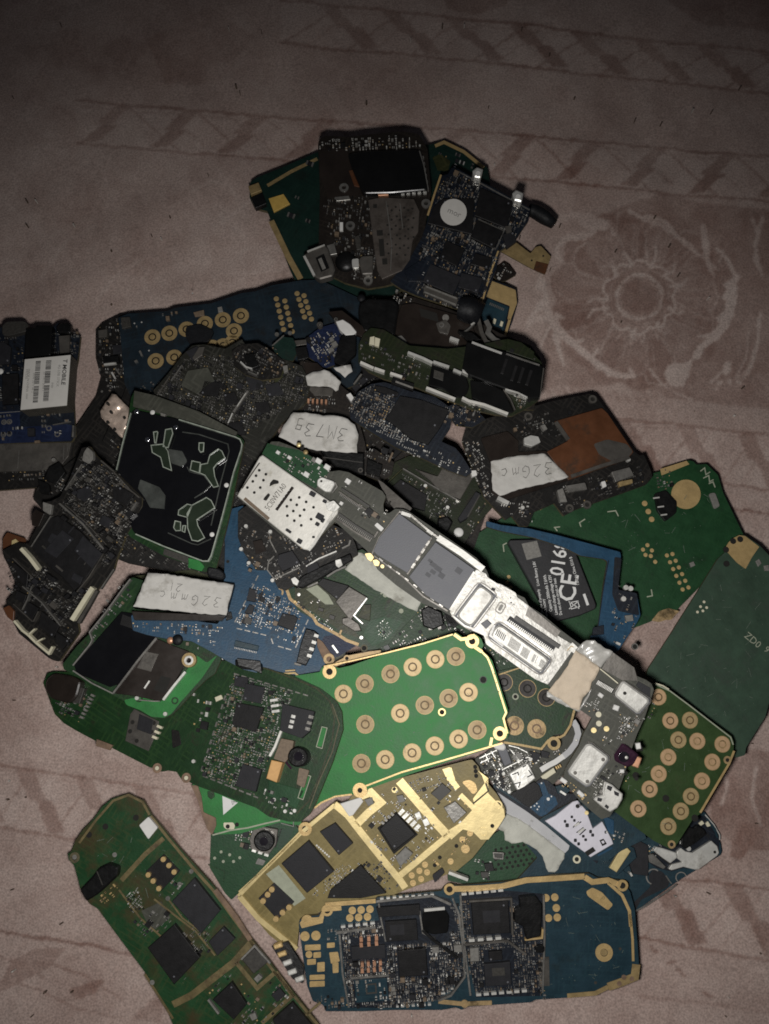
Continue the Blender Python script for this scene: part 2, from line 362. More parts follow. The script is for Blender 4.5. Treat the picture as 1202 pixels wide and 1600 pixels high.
    def eyelet(s, C, r, ri, mat='gold', h=0.08, cr=None, name='screw_ring', h0=0.0):
        cr = cr or s.cr; k = CR[cr][2]
        for u, v in pts(cr, C):
            a, b = s.P(u, v), s.P(u + 1, v); f = math.hypot(a[0] - b[0], a[1] - b[1]) / k
            mb = MB(); mb.slab(circ(a[0], a[1], r * f, 20), h0 * MM, (h0 + h) * MM, mat, [circ(a[0], a[1], ri * f, 14)])
            mb.slab(circ(a[0], a[1], ri * f, 14), h0 * MM, (h0 + 0.012) * MM, 'hole_dark')
            s.link(mb, name)
    def line(s, name, P, w, h0, h1, mat, cr=None, closed=False, sub=None, kind=None, mb=None):
        """a raised strip of width w (crop units) along a path"""
        cr = cr or s.cr
        if isinstance(P, str): P = [tuple(float(a) for a in t.split(',')) for t in P.split()]
        P = [Vector(p) for p in P]; n = len(P); own = mb is None; mb = mb or MB(); Lf = []; Rt = []
        for i in range(n):
            a = P[i - 1] if (i > 0 or closed) else None; c = P[(i + 1) % n] if (i < n - 1 or closed) else None
            e1 = (P[i] - a) if a is not None else (c - P[i]); e2 = (c - P[i]) if c is not None else (P[i] - a)
            if e1.length < 1e-6: e1 = e2
            if e2.length < 1e-6: e2 = e1
            e1 = e1.normalized(); e2 = e2.normalized(); t = e1 + e2
            t = t.normalized() if t.length > 1e-3 else e1
            nn = Vector((-t.y, t.x)); q = max(0.5, abs(nn.dot(Vector((-e1.y, e1.x)))))
            Lf.append(P[i] + nn * (w / 2 / q)); Rt.append(P[i] - nn * (w / 2 / q))
        Lf = s.L([tuple(p) for p in Lf], h1 * MM, cr); Rt = s.L([tuple(p) for p in Rt], h1 * MM, cr)
        k = mb.m(mat); o = len(mb.v); z0, z1 = h0 * MM, h1 * MM
        for l, r_ in zip(Lf, Rt): mb.v += [(*l, z1), (*r_, z1), (*l, z0), (*r_, z0)]
        m = n if closed else n - 1
        for i in range(m):
            a, b = o + 4 * i, o + 4 * ((i + 1) % n)
            for q in ((a, b, b + 1, a + 1), (a + 2, b + 2, b, a), (a + 1, b + 1, b + 3, a + 3)): mb.f.append(q); mb.mi.append(k)
        if not closed:
            a = o; b = o + 4 * (n - 1)
            mb.f.append((a, a + 1, a + 3, a + 2)); mb.mi.append(k); mb.f.append((b, b + 2, b + 3, b + 1)); mb.mi.append(k)
        if own: return s.link(mb, name, sub, kind)
    def row(s, name, p0, p1, n, w, h, mat='solder', z=0.15, z0=0.0, cr=None, each=False):
        """n little tabs from p0 to p1, w along the row, h across"""
        cr = cr or s.cr; k = CR[cr][2]; (u0, v0), (u1, v1) = pts(cr, [p0, p1]); d = Vector((u1 - u0, v1 - v0)); d.normalize()
        mb = MB()
        for i in range(n):
            t = (i + 0.5) / n; u, v = u0 + (u1 - u0) * t, v0 + (v1 - v0) * t
            c = s.P(u, v, z * MM); a = s.P(u + d.x * w / 2 / k, v + d.y * w / 2 / k, z * MM); b = s.P(u - d.y * h / 2 / k, v + d.x * h / 2 / k, z * MM)
            mb.box(c, (a[0] - c[0], a[1] - c[1]), (b[0] - c[0], b[1] - c[1]), z0 * MM, z * MM, mat)
            if each: s.link(mb, name); mb = MB()
        if not each: return s.link(mb, name, kind='stuff')
    def field(s, P, pitch, prob, ang=0, avoid=(), pal='mixed', cr=None, size=(0.35, 0.8), hmax=0.5, h0=0.0, name='component_cluster'):
        """solder-on parts too small to pick apart, laid in rows; photo-pixel pitch"""
        cr = cr or s.cr
        if isinstance(P, str): P = [tuple(float(a) for a in t.split(',')) for t in P.split()]
        P = pts(cr, P); av = []
        for q in avoid:
            if isinstance(q, str): q = [tuple(float(a) for a in t.split(',')) for t in q.split()]
            av.append(pts(cr, q))
        cu = sum(p[0] for p in P) / len(P); cv = sum(p[1] for p in P) / len(P)
        o = s.P(cu, cv, h0 * MM); a = s.P(cu + 1, cv, h0 * MM); b = s.P(cu, cv + 1, h0 * MM)
        U = (a[0] - o[0], a[1] - o[1]); V = (b[0] - o[0], b[1] - o[1])
        th = math.radians(ang); c, sn = math.cos(th), math.sin(th)
        R = max(math.hypot(p[0] - cu, p[1] - cv) for p in P); n = int(R / pitch) + 1; mb = MB()
        for i in range(-n, n + 1):
            for j in range(-n, n + 1):
                if random.random() > prob: continue
                x, y = (i + random.uniform(-.12, .12)) * pitch, (j + random.uniform(-.12, .12)) * pitch
                du, dv = x * c - y * sn, x * sn + y * c
                if not inside(P, cu + du, cv + dv) or any(inside(q, cu + du, cv + dv) for q in av): continue
                q0 = (o[0] + U[0] * du + V[0] * dv, o[1] + U[1] * du + V[1] * dv)
                ln = pitch * random.uniform(size[0], size[1]) / 2 * 1.15; wd = ln * random.uniform(0.42, 0.62)
                e, f_ = ((c, sn), (-sn, c)) if random.random() < 0.5 else ((-sn, c), (c, sn))
                ax = lambda k_: (U[0] * e[0] * k_ + V[0] * e[1] * k_, U[1] * e[0] * k_ + V[1] * e[1] * k_)
                ay = lambda k_: (U[0] * f_[0] * k_ + V[0] * f_[1] * k_, U[1] * f_[0] * k_ + V[1] * f_[1] * k_)
                hh = random.uniform(0.45, 1.0) * hmax * MM; z0 = h0 * MM; r = random.random()
                if random.random() < 0.045: ln *= random.uniform(1.5, 2.3); wd = ln * random.uniform(.5, 1); hh = hmax * 1.3 * MM; r = .7
                PAL = {'mixed': ('ceramic_tan', 'ceramic_grey', 'resistor_black', 'resistor_black', 'ceramic_dark'),
                       'dark': ('resistor_black', 'ceramic_dark', 'chip_charcoal', 'resistor_black'),
                       'bright': ('ceramic_grey', 'silver', 'ceramic_tan', 'resistor_black', 'chip_charcoal'),
                       'gold': ('gold', 'gold_dull', 'ceramic_tan', 'resistor_black')}[pal]
                END = {'mixed': 'smd_end', 'dark': 'silver_dim', 'bright': 'silver_bright', 'gold': 'gold'}[pal]
                if random.random() < 0.09 and pal != 'gold': END = 'silver'  # some ends get a paler silver, colour standing in for glints
                if r < 0.66:                            # chip capacitor or resistor with two metal ends
                    mb.box(q0, ax(ln * 0.56), ay(wd), z0, z0 + hh, random.choice(PAL))
                    for sg in (-1, 1):
                        qq = ax(ln * 0.78 * sg); mb.box((q0[0] + qq[0], q0[1] + qq[1]), ax(ln * 0.22), ay(wd * 1.04), z0, z0 + hh * 1.04, END)
                elif r < 0.80: mb.box(q0, ax(ln * 0.9), ay(ln * 0.8), z0, z0 + hh * 1.2, random.choice(('chip_black', 'chip_charcoal', PAL[0])))
                elif r < 0.90: mb.box(q0, ax(ln * 0.4), ay(ln * 0.4), z0, z0 + 0.04 * MM, 'gold' if pal != 'dark' else 'gold_dull')
                else:                                   # bare pads and solder
                    for sg in (-1, 1):
                        qq = ax(ln * 0.6 * sg); mb.box((q0[0] + qq[0], q0[1] + qq[1]), ax(ln * 0.25), ay(wd), z0, z0 + 0.08 * MM, END)
        if mb.f: return s.link(mb, name, kind='stuff')
    def text(s, string, c, size, ang, mat, h, name='lettering', cr=None, sub=None, bold=0.0, xs=1.0, flip=False):
        cr = cr or s.cr; k = CR[cr][2]
        cu = bpy.data.curves.new('t', 'FONT'); cu.body = string; cu.align_x = 'CENTER'; cu.align_y = 'CENTER'; cu.size = 1; cu.offset = bold; cu.resolution_u = 2
        to = bpy.data.objects.new('t', cu); COL.objects.link(to)
        me = bpy.data.meshes.new_from_object(to.evaluated_get(bpy.context.evaluated_depsgraph_get()))
        bpy.data.objects.remove(to); bpy.data.curves.remove(cu)
        me.name = name; me.materials.clear(); me.materials.append(MATS[mat])
        (u0, v0), = pts(cr, [c]); a = math.radians(ang)
        for vv in me.vertices:
            x, y = vv.co.x * size * xs / k, vv.co.y * size / k
            if flip: x = -x
            u = u0 + x * math.cos(a) + y * math.sin(a); v = v0 + x * math.sin(a) - y * math.cos(a)
            px, py = s.P(u, v, h * MM); vv.co = (px, py, h * MM)
        me.update(); return s.link(me, name, sub)
    def scrawl(s, string, c, size, ang, mat, h, w=1.0, name='handwriting', cr=None, sub=None, adv=0.8):
        """pencil strokes"""
        G = {'3': ['.1,.95 .45,1 .6,.8 .3,.55 .62,.35 .5,.05 .05,.08'], '2': ['.08,.8 .3,1 .58,.8 .45,.4 .05,.03 .65,.06'],
             'G': ['.6,.85 .35,1 .08,.6 .12,.15 .4,0 .62,.2 .6,.45 .35,.45'], 'm': ['.02,0 .08,.55 .1,.45 .25,.58 .3,.05', '.3,.4 .48,.58 .55,.02'],
             'c': ['.5,.5 .28,.58 .08,.3 .2,.02 .52,.08'], 'I': ['.3,1 .28,0'], 'e': ['.1,.3 .5,.36 .4,.58 .1,.4 .15,.05 .52,.08'],
             'M': ['.02,0 .1,1 .32,.45 .56,1 .62,0'], '7': ['.05,.95 .6,.95 .25,0'], 'p': ['.1,.55 .06,-.35', '.1,.5 .4,.55 .45,.2 .1,.1'],
             '5': ['.55,.98 .15,.95 .12,.55 .5,.5 .5,.1 .05,.05'], 'g': ['.5,.5 .15,.55 .12,.2 .48,.2', '.52,.55 .48,-.3 .12,-.28'], ' ': []}
        mb = MB(); W = len(string) * adv * size; a = math.radians(ang); x0 = -W / 2; cr = cr or s.cr
        for ch in string:
            jy = random.uniform(-.06, .06); sl = random.uniform(.05, .2)
            for st in G.get(ch, []):
                q = [tuple(float(t) for t in p.split(',')) for p in st.split()]
                q = [(x0 + (x + y * sl) * size, (y + jy - .5) * size) for x, y in q]
                q = [(c[0] + x * math.cos(a) + y * math.sin(a), c[1] + x * math.sin(a) - y * math.cos(a)) for x, y in q]
                qq = [q[0]]
                for i in range(1, len(q)):
                    pa, pb = Vector(q[i - 1]), Vector(q[i]); qq += [tuple(pa.lerp(pb, .5) + Vector((random.uniform(-1, 1), random.uniform(-1, 1))) * size * .02), q[i]]
                s.line(name, qq, w * random.uniform(.8, 1.2), h - 0.02, h + 0.015, mat, cr, mb=mb)
            x0 += size * adv
        return s.link(mb, name, sub)
    def sheet(s, name, P, h, mat, th=0.08, wob=0.25, r=0, cr=None, sub=None, step=6, holes=()):
        """torn or creased paper / tape: triangulated sheet whose surface is uneven"""
        cr = cr or s.cr; k = CR[cr][2]
        if isinstance(P, str): P = [tuple(float(a) for a in t.split(',')) for t in P.split()]
        P = pts(cr, P); Q = []
        for i in range(len(P)):
            a, b = Vector(P[i - 1]), Vector(P[i]); n = max(1, int((b - a).length / step))
            for j in range(n):
                p = a.lerp(b, j / n); Q.append((p.x + random.uniform(-.8, .8), p.y + random.uniform(-.8, .8)))
        u0, u1, v0, v1 = min(p[0] for p in Q), max(p[0] for p in Q), min(p[1] for p in Q), max(p[1] for p in Q)
        I = [(u, v) for u in np.arange(u0 + step / 2, u1, step) for v in np.arange(v0 + step / 2, v1, step)
             if inside(Q, u, v) and min(math.hypot(u - a, v - b) for a, b in Q) > step * .5]
        from mathutils.geometry import delaunay_2d_cdt
        vs, es, fs, *_ = delaunay_2d_cdt([Vector(p) for p in Q + I], [], [list(range(len(Q)))], 1, 1e-5)
        me = bpy.data.meshes.new(name); V = []
        for p in vs:
            z = h + th + wob * (0.5 + 0.5 * math.sin(p.x * .19 + 2.3 * math.sin(p.y * .11)) * math.cos(p.y * .23 + 1.7)) * random.uniform(.7, 1.0)
            x, y = s.P(p.x, p.y, z * MM); V.append((x, y, z * MM))
        F = [tuple(f) for f in fs]; ff = []
        for f in F:
            a, b, c = V[f[0]], V[f[1]], V[f[2]]
            ff.append(f if (b[0] - a[0]) * (c[1] - a[1]) - (c[0] - a[0]) * (b[1] - a[1]) > 0 else tuple(reversed(f)))
        nV = len(V); ring = []
        cnt = {}
        for f in ff:
            for i in range(len(f)): e = (f[i], f[(i + 1) % len(f)]); cnt[e] = 1
        for (a, b) in list(cnt):
            if (b, a) not in cnt: ring.append((a, b))
        mp = {}
        for a, b in ring:
            for q in (a, b):
                if q not in mp: mp[q] = len(V); V.append((V[q][0], V[q][1], h * MM))
        ff += [(mp[a], mp[b], b, a) for a, b in ring]
        me.from_pydata(V, [], ff); me.materials.append(MATS[mat]); me.update()
        for p in me.polygons: p.use_smooth = True
        return s.link(me, name, sub)
    def tube(s, name, P, r, h, mat, cr=None, sub=None, n=8):
        cr = cr or s.cr
        if isinstance(P, str): P = [tuple(float(a) for a in t.split(',')) for t in P.split()]
        if not isinstance(h, (list, tuple)): h = [h] * len(P)
        if not isinstance(r, (list, tuple)): r = [r] * len(P)
        C = [Vector((*s.P(*pts(cr, [p])[0], q * MM), q * MM)) for p, q in zip(P, h)]
        V = []; F = []
        for i, c in enumerate(C):
            d = (C[min(i + 1, len(C) - 1)] - C[max(i - 1, 0)]).normalized(); sd = d.cross(Vector((0, 0, 1))).normalized(); up = sd.cross(d)
            for k in range(n):
                a = 2 * math.pi * k / n; V.append(tuple(c + (sd * math.cos(a) + up * math.sin(a)) * r[i] * MM))
        for i in range(len(C) - 1):
            for k in range(n): F.append((i * n + k, i * n + (k + 1) % n, (i + 1) * n + (k + 1) % n, (i + 1) * n + k))
        F += [tuple(range(n)), tuple(range((len(C) - 1) * n, len(C) * n))]
        me = bpy.data.meshes.new(name); me.from_pydata(V, [], F); me.materials.append(MATS[mat]); me.update()
        for p in me.polygons: p.use_smooth = True
        return s.link(me, name, sub)
    def dome(s, name, c, r, h0, mat, cr=None, sub=None, hf=1.0):
        cr = cr or s.cr; k = CR[cr][2]; (u, v), = pts(cr, [c]); x, y = s.P(u, v, h0 * MM); x2, y2 = s.P(u + r / k, v, h0 * MM); R = math.hypot(x2 - x, y2 - y)
        V = [(x, y, h0 * MM + R * hf)]; F = []; n = 14
        for i in range(1, 6):
            a = i / 5 * math.pi / 2
            V += [(x + R * math.sin(a) * math.cos(2 * math.pi * j / n), y + R * math.sin(a) * math.sin(2 * math.pi * j / n), h0 * MM + R * hf * math.cos(a)) for j in range(n)]
        F += [(0, 1 + j, 1 + (j + 1) % n) for j in range(n)]
        for i in range(4): F += [(1 + i * n + j, 1 + (i + 1) * n + j, 1 + (i + 1) * n + (j + 1) % n, 1 + i * n + (j + 1) % n) for j in range(n)]
        me = bpy.data.meshes.new(name); me.from_pydata(V, [], F); me.materials.append(MATS[mat]); me.update()
        for p in me.polygons: p.use_smooth = True
        return s.link(me, name, sub)
GR = 'scrap phone circuit boards in the heap'
def board(label, centre, z, outline, mat, cr='o', th=0.9, holes=(), r=3, name='circuit_board', cat='circuit board'):
    t = Thing(name, label, cat, centre, z, cr, GR)
    t.board(outline, mat, th, holes, r)
    return t

# ------------------------------------------------------------------ the cloth: one sheet, woven pattern as a colour attribute
def make_cloth():
    U0, U1, V0, V1, st = -150, 1350, -150, 1850, 2.0
    nx, ny = int((U1 - U0) / st), int((V1 - V0) / st)
    gu, gv = np.meshgrid(U0 + st * np.arange(nx), V0 + st * np.arange(ny))
    rng = np.random.default_rng(3)
    def nz(scale, seed):                                # smooth value noise over the raster
        r = np.random.default_rng(seed); a = r.random((int(2200 / scale) + 3, int(1700 / scale) + 3))
        x = (gu - U0) / scale; y = (gv - V0) / scale; i = x.astype(int); j = y.astype(int); fx = x - i; fy = y - j
        fx = fx * fx * (3 - 2 * fx); fy = fy * fy * (3 - 2 * fy)
        return (a[j, i] * (1 - fx) + a[j, i + 1] * fx) * (1 - fy) + (a[j + 1, i] * (1 - fx) + a[j + 1, i + 1] * fx) * fy
    wx = gu + (nz(6, 31) - .5) * 3.2 + (nz(30, 1) - .5) * 3 + (nz(110, 2) - .5) * 5; wy = gv + (nz(6, 32) - .5) * 3.2 + (nz(30, 5) - .5) * 3 + (nz(110, 6) - .5) * 5
    T = np.zeros_like(gu)
    def poly(s, val):
        P = [tuple(float(a) for a in t.split(',')) for t in s.split()] if isinstance(s, str) else s
        ins = np.zeros(gu.shape, bool); j = len(P) - 1
        for i in range(len(P)):
            (xi, yi), (xj, yj) = P[i], P[j]
            if yi != yj: ins ^= ((yi > wy) != (yj > wy)) & (wx < (xj - xi) * (wy - yi) / (yj - yi) + xi)
            j = i
        T[ins] = val
    def line(s, wd, val, taper=False):
        P = [tuple(float(a) for a in t.split(',')) for t in s.split()] if isinstance(s, str) else s
        for i, ((x0, y0), (x1, y1)) in enumerate(zip(P, P[1:])):
            dx, dy = x1 - x0, y1 - y0; L2 = dx * dx + dy * dy + 1e-6
            t = np.clip(((wx - x0) * dx + (wy - y0) * dy) / L2, 0, 1); d = np.hypot(wx - x0 - t * dx, wy - y0 - t * dy)
            ww = wd * 1.15 * (1 - 0.6 * (i + t) / max(1, len(P) - 1)) if taper else wd
            T[d < ww / 2] = val
    # light ground flowers on the plain bands
    D, Lt = -0.70, 0.62
    # big flower on the right
    def scal(cx, cy, r, k, amp, ph=0, n=200, sq=1.0):
        return [(cx + r * (1 + amp * abs(math.sin(k * a / 2 + ph))) * math.cos(a), cy + sq * r * (1 + amp * abs(math.sin(k * a / 2 + ph))) * math.sin(a)) for a in [2 * math.pi * q / n for q in range(n)]]
    poly('1040,300 1100,318 1210,330 1400,330 1400,640 1210,640 1120,635 1050,625 1000,600 960,560 930,480 900,430 905,380 960,330', D * .75)
    poly('848,520 870,500 930,560 965,600 920,608 880,600 850,610 846,570', D * .6)
    poly(scal(1000, 468, 132, 14, .10), D)
    rp = random.Random(4)
    for k in range(15):                                 # overlapping petals with pale edges
        a = k * .419 + rp.uniform(-.06, .06); w_ = .24; r1 = 128 + rp.uniform(-8, 18)
        pet = [(1000 + r_ * math.cos(a + o_), 467 + r_ * math.sin(a + o_)) for r_, o_ in ((56, -w_ * .5), (80, -w_), (105, -w_ * 1.15), (r1 - 6, -w_ * .7), (r1, 0), (r1 - 6, w_ * .7), (105, w_ * 1.1), (80, w_), (56, w_ * .5))]
        poly(pet, D * (1.05 if k % 2 else .8)); line(pet, 2.4, D * .25 if k % 3 else Lt * .25)
        line([(1000 + 60 * math.cos(a), 467 + 60 * math.sin(a)), (1000 + 112 * math.cos(a + .05), 467 + 112 * math.sin(a + .05))], 2, D * .35)
    for s_, w_ in (('846,438 850,466 858,492 872,514 892,534 914,552 934,566 952,580 966,588', 7), ('1120,388 1138,404 1148,430 1149,462 1142,496', 5)): line(s_, w_, Lt)
    for s_, w_ in (('848,455 838,448 842,430 852,418', 8), ('858,490 838,478', 9), ('862,500 834,500 820,512', 10), ('872,514 866,492 880,500', 7), ('868,518 872,545 880,572', 8), ('900,540 912,532', 6), ('926,560 936,548', 6), ('966,588 990,590 985,578', 8),
                   ('886,374 870,384 868,400 882,410', 6), ('890,372 912,374 930,362 928,350', 9)): line(s_, w_, Lt * .85, True)
    poly('1150,424 1158,430 1148,446 1144,470 1146,490 1138,512 1120,534 1100,546 1092,562 1078,560 1086,548 1104,530 1088,528 1112,520 1126,506 1118,498 1132,488 1134,470 1126,466 1136,452 1128,444 1140,438', Lt * .9)
    line(scal(1000, 465, 50, 10, .16), 3.5, Lt); line(scal(1000, 465, 42, 10, .16, .1), 2.2, D * .3)
    for q in range(10):                                 # small pale lobes round the heart
        a = q * .628 + .25; line([(1000 + 35 * math.cos(a + o_), 465 + 35 * math.sin(a + o_)) for o_ in (-.22, 0, .22)], 6 if q % 2 else 4, Lt * (.9 if q % 3 else .5))
    line(scal(1000, 465, 27, 9, .2), 2, D * .2); poly(scal(1000, 465, 22, 9, .2), D * 1.15)
    for q in range(22):
        a = q * .2856; line([(1000 + 62 * math.cos(a), 465 + 62 * math.sin(a)), (1000 + 74 * math.cos(a + .04), 465 + 74 * math.sin(a + .04))], 2, Lt * .2)
    for k, (a, l) in enumerate(((-1.25, 36), (-.75, 26), (-.35, 30), (.35, 22), (1.0, 20), (2.8, 40), (3.05, 36), (-2.4, 24), (-1.9, 24), (1.7, 18))):
        line([(1000 + 50 * math.cos(a), 465 + 50 * math.sin(a)), (1000 + (50 + l * .6) * math.cos(a + .06), 465 + (50 + l * .6) * math.sin(a + .06)), (1000 + (50 + l) * math.cos(a - .05), 465 + (50 + l) * math.sin(a - .05))], 5, Lt * .8, True)
    for q in range(16):
        a = q * .393 + .2; line([(1000 + 66 * math.cos(a), 465 + 66 * math.sin(a)), (1000 + 115 * math.cos(a + .12), 465 + 115 * math.sin(a + .12))], 2.5, D * .45)
    line('852,490 862,512 880,530 905,548 930,566 955,585', 8, Lt); line('850,470 820,505', 9, Lt, True); line('856,515 842,545', 5, Lt, True); line('866,528 880,572', 7, Lt, True)
    poly('1036,585 1050,570 1072,568 1082,560 1075,590 1066,606 1045,604', Lt); line('1015,578 1030,600 1055,615 1080,628', 3, Lt)
    line('1140,570 1110,598 1160,600 1176,570 1184,530 1182,500', 4, Lt * .8); poly('1128,570 1136,566 1142,580 1134,590 1126,584', Lt)
    poly('1095,357 1100,352 1104,390 1118,430 1108,420 1098,395', Lt * .8); line('1130,390 1124,410', 4, Lt * .8, True); line('1190,340 1180,380 1188,420', 6, Lt * .6)
    line('880,375 900,372 925,365 945,350', 9, Lt * .7, True); line('1010,338 1040,345 1060,370 1085,385', 7, Lt * .6, True)
    for s_, w_ in (('868,345 890,338 925,340 950,352 962,370', 12), ('985,330 1010,345 1035,352 1060,372 1085,392 1110,410 1124,420', 5), ('1100,352 1104,390 1108,420', 7), ('1176,345 1184,370 1180,400 1190,430', 5), ('1168,520 1166,560 1150,592 1120,604', 3),
                   ('1186,490 1182,540 1168,580 1140,606 1108,610', 3)): line(s_, w_, Lt * .6, True)
    poly('905,345 935,340 950,350 948,362 925,362 908,356', Lt * .8); line('950,355 968,372 960,398', 3, D * .2)
    for q in range(26):                                 # ragged edge of the darker ground
        u_ = 850 + q * 14; line([(u_, 618 - abs(q - 9) * 2), (u_ + 8, 630 - abs(q - 9) * 2)], 6, D * .5)
    # faint flower on the left
    for s_ in ('218,440 265,385 300,360 350,345 385,320 420,280', '270,470 310,440 350,425 400,425 440,420', '345,330 352,370 365,395 400,385', '150,470 180,430 230,400 260,372',
               '60,440 100,380 150,350', '300,300 330,282 360,290 372,320', '410,390 440,410 480,420'):
        line(s_, 5, Lt * .45)
    poly(scal(300, 400, 60, 9, .2), Lt * .15); line(scal(300, 400, 74, 9, .2), 3, Lt * .35); poly(scal(300, 400, 28, 7, .2), Lt * .38); poly(scal(95, 300, 46, 8, .2), D * .2); line(scal(95, 300, 60, 8, .25), 3, Lt * .25); poly('400,385 436,380 440,405 420,420 404,412', Lt * .35)
    line('90,170 130,190 160,180', 12, D * .35); poly('60,60 140,40 240,70 200,110 90,110', D * .3); poly('230,60 330,10 400,60 340,130 260,130', D * .35)
    # borders with slanted ribbons
    def band(top, bot, slant, pitch, u0, u1, lean, bw=26, alt=1):
        """between the lines v = top(u) and v = bot(u): ribbons leaning one way, thin crossing lines the other"""
        u = u0; k = 0
        Q_ = np.linspace(u0 - 60, u1, 14); poly([(q, top(q)) for q in Q_] + [(q, bot(q)) for q in Q_[::-1]], Lt * .28)
        while u < u1:
            t0, b0 = top(u), bot(u + lean)
            m = .5
            poly([(u, t0 + 3), (u + bw, t0 + 3), (u + bw + lean * .5, (t0 + b0) / 2), (u + lean * .5 , (t0 + b0) / 2)], D * .7)
            if k % 2 == 0 or alt: poly([(u + lean * .5 + bw * .4, (t0 + b0) / 2), (u + lean * .5 + bw * 1.4, (t0 + b0) / 2), (u + lean + bw * 1.3, b0 - 3), (u + lean + bw * .3, b0 - 3)], D * .85)
            line([(u + bw, top(u + bw) + 4), (u + bw - lean * 1.3, bot(u + bw - lean * 1.3) - 2)], 3, D * .8)
            line([(u + pitch * .6, top(u) + 4), (u + pitch * .6 - lean * 1.3, bot(u) - 2)], 2, D * .5)
            u += pitch; k += 1
        line([(q, top(q)) for q in np.linspace(u0 - 60, u1, 14)], 4.5, D); line([(q, bot(q)) for q in np.linspace(u0 - 60, u1, 14)], 4.5, D); line([(q, top(q) + 8) for q in np.linspace(u0 - 60, u1, 14)], 2, D * .4)
    band(lambda u: 17 + (u - 600) * .108, lambda u: 83 + (u - 600) * .103, 0, 98, 500, 1400, 60)
    band(lambda u: 200 + (u - 650) * .082, lambda u: 268 + (u - 650) * .085, 0, 105, 180, 1400, -58)
    band(lambda u: 656 + (u - 965) * .10, lambda u: 735 + (u - 965) * .13, 0, 96, 960, 1400, 40)
    line('1050,795 1151,797 1202,804 1400,820', 4, D)
    band(lambda u: 1373 + (u - 1076) * .14, lambda u: 1478 + (u - 1076) * .17, 0, 118, 1010, 1400, 58, 30)
    band(lambda u: 1195 + u * .150, lambda u: 1292 + u * .155, 0, 92, -160, 345, 44, 26)
    line('-150,1435 0,1455 150,1476 187,1487 260,1500', 5, D)
    for s_ in ('-20,1560 20,1500 60,1478 105,1480 85,1505 40,1530', '110,1545 150,1528 165,1530 150,1552 118,1562', '205,1590 240,1560 262,1556 250,1600'): poly(s_, D * .6)
    for s_ in ('0,1530 60,1545 120,1575 190,1590', '60,1500 130,1520 190,1560', '0,1490 70,1525'): line(s_, 3, D * .7)
    poly('1100,1180 1160,1170 1230,1180 1400,1200 1400,1310 1230,1330 1160,1330 1120,1300 1105,1250', D * .9); poly('1140,1310 1160,1300 1168,1330 1156,1345 1142,1338', D)
    for s_ in ('1130,1195 1136,1230 1128,1260', '1180,1200 1176,1250 1190,1290'): line(s_, 5, Lt * .4)
    for s_ in ('1018,1480 1028,1486', '1046,1504 1056,1500', '1060,1512 1072,1524', '1100,1550 1112,1556'): line(s_, 5, D)
    line('1000,1556 1100,1566 1202,1580 1400,1600', 6, D * .35)
    poly('1040,0 1120,-20 1400,-30 1400,60 1180,48 1100,40', D * .5); poly('690,-10 800,-20 790,12 740,22 700,14', D * .5)
    line('20,1100 60,1080 40,1010 10,960', 4, Lt * .3); poly('0,980 20,1000 10,1060 -40,1050', Lt * .2)
    # blur a little, add weave irregularity
    T = (T * 4 + np.roll(T, 1, 0) + np.roll(T, -1, 0) + np.roll(T, 1, 1) + np.roll(T, -1, 1)) / 8
    fade = np.clip((nz(140, 9) - .15) * 1.5, .7, 1.0)
    T *= fade
    T += (nz(9, 11) - .5) * .22 + (nz(33, 12) - .5) * .28 + (nz(130, 13) - .5) * .35
    # vertices: even in the middle, wide outside
    px = 0.00014
    xs = np.concatenate([-np.linspace(.9, .12, 12), np.arange(-.112, .112, px * 2.3), np.linspace(.12, .9, 12)])
    ys = np.concatenate([-np.linspace(.9, .13, 12), np.arange(-.122, .152, px * 2.3), np.linspace(.16, .9, 12)])
    X, Y = np.meshgrid(xs, ys)
    def sn(x, y): return np.sin(x) * np.cos(y)
    Z = .0006 * sn(X * 60 + 2 * np.sin(Y * 31), Y * 45 + 1.3) + .0004 * sn(X * 130 + Y * 90, Y * 40 - X * 70) + .00018 * sn(X * 310 - Y * 120 + 3 * np.sin(Y * 60), Y * 260 + X * 90)
    for (cx, cy, dx, dy, a, wd) in ((.07, -.075, .6, -.8, .0009, .006), (.078, .02, .9, .35, .0007, .005), (-.07, -.055, .95, .2, .0008, .005), (-.02, .10, .97, .2, .0007, .008), (.05, .085, .98, -.12, .0006, .006), (-.065, .06, .5, .85, .0007, .007), (.075, -.06, -.3, .95, .0008, .004)):
        al = (X - cx) * dx + (Y - cy) * dy; ac = -(X - cx) * dy + (Y - cy) * dx + .004 * np.sin(al * 90)
        Z += a * np.exp(-(ac / wd) ** 2) * np.exp(-(al / .035) ** 2)
    Z -= .0012
    # photo position of each vertex, to look up the pattern
    rx, ry, rz = X - CAM.x, Y - CAM.y, Z - CAM.z
    cz = -(ry * -ST + rz * CT); cyy = ry * CT + rz * ST
    u = 601 + FPX * rx / cz; v = 800 - FPX * cyy / cz
    fi = np.clip((u - U0) / st, 0, nx - 1.01); fj = np.clip((v - V0) / st, 0, ny - 1.01); i = fi.astype(int); j = fj.astype(int); fi -= i; fj -= j
    val = (T[j, i] * (1 - fi) + T[j, i + 1] * fi) * (1 - fj) + (T[j + 1, i] * (1 - fi) + T[j + 1, i + 1] * fi) * fj
    out = (u < U0) | (u > U1) | (v < V0) | (v > V1); val[out] *= 0.0
    me = bpy.data.meshes.new('tablecloth'); ny_, nx_ = X.shape; nv = X.size; nf = (nx_ - 1) * (ny_ - 1)
    me.vertices.add(nv); me.vertices.foreach_set('co', np.stack([X, Y, Z], -1).astype(np.float32).ravel())
    idx = np.arange(nv).reshape(ny_, nx_); q = np.stack([idx[:-1, :-1], idx[:-1, 1:], idx[1:, 1:], idx[1:, :-1]], -1).reshape(-1)
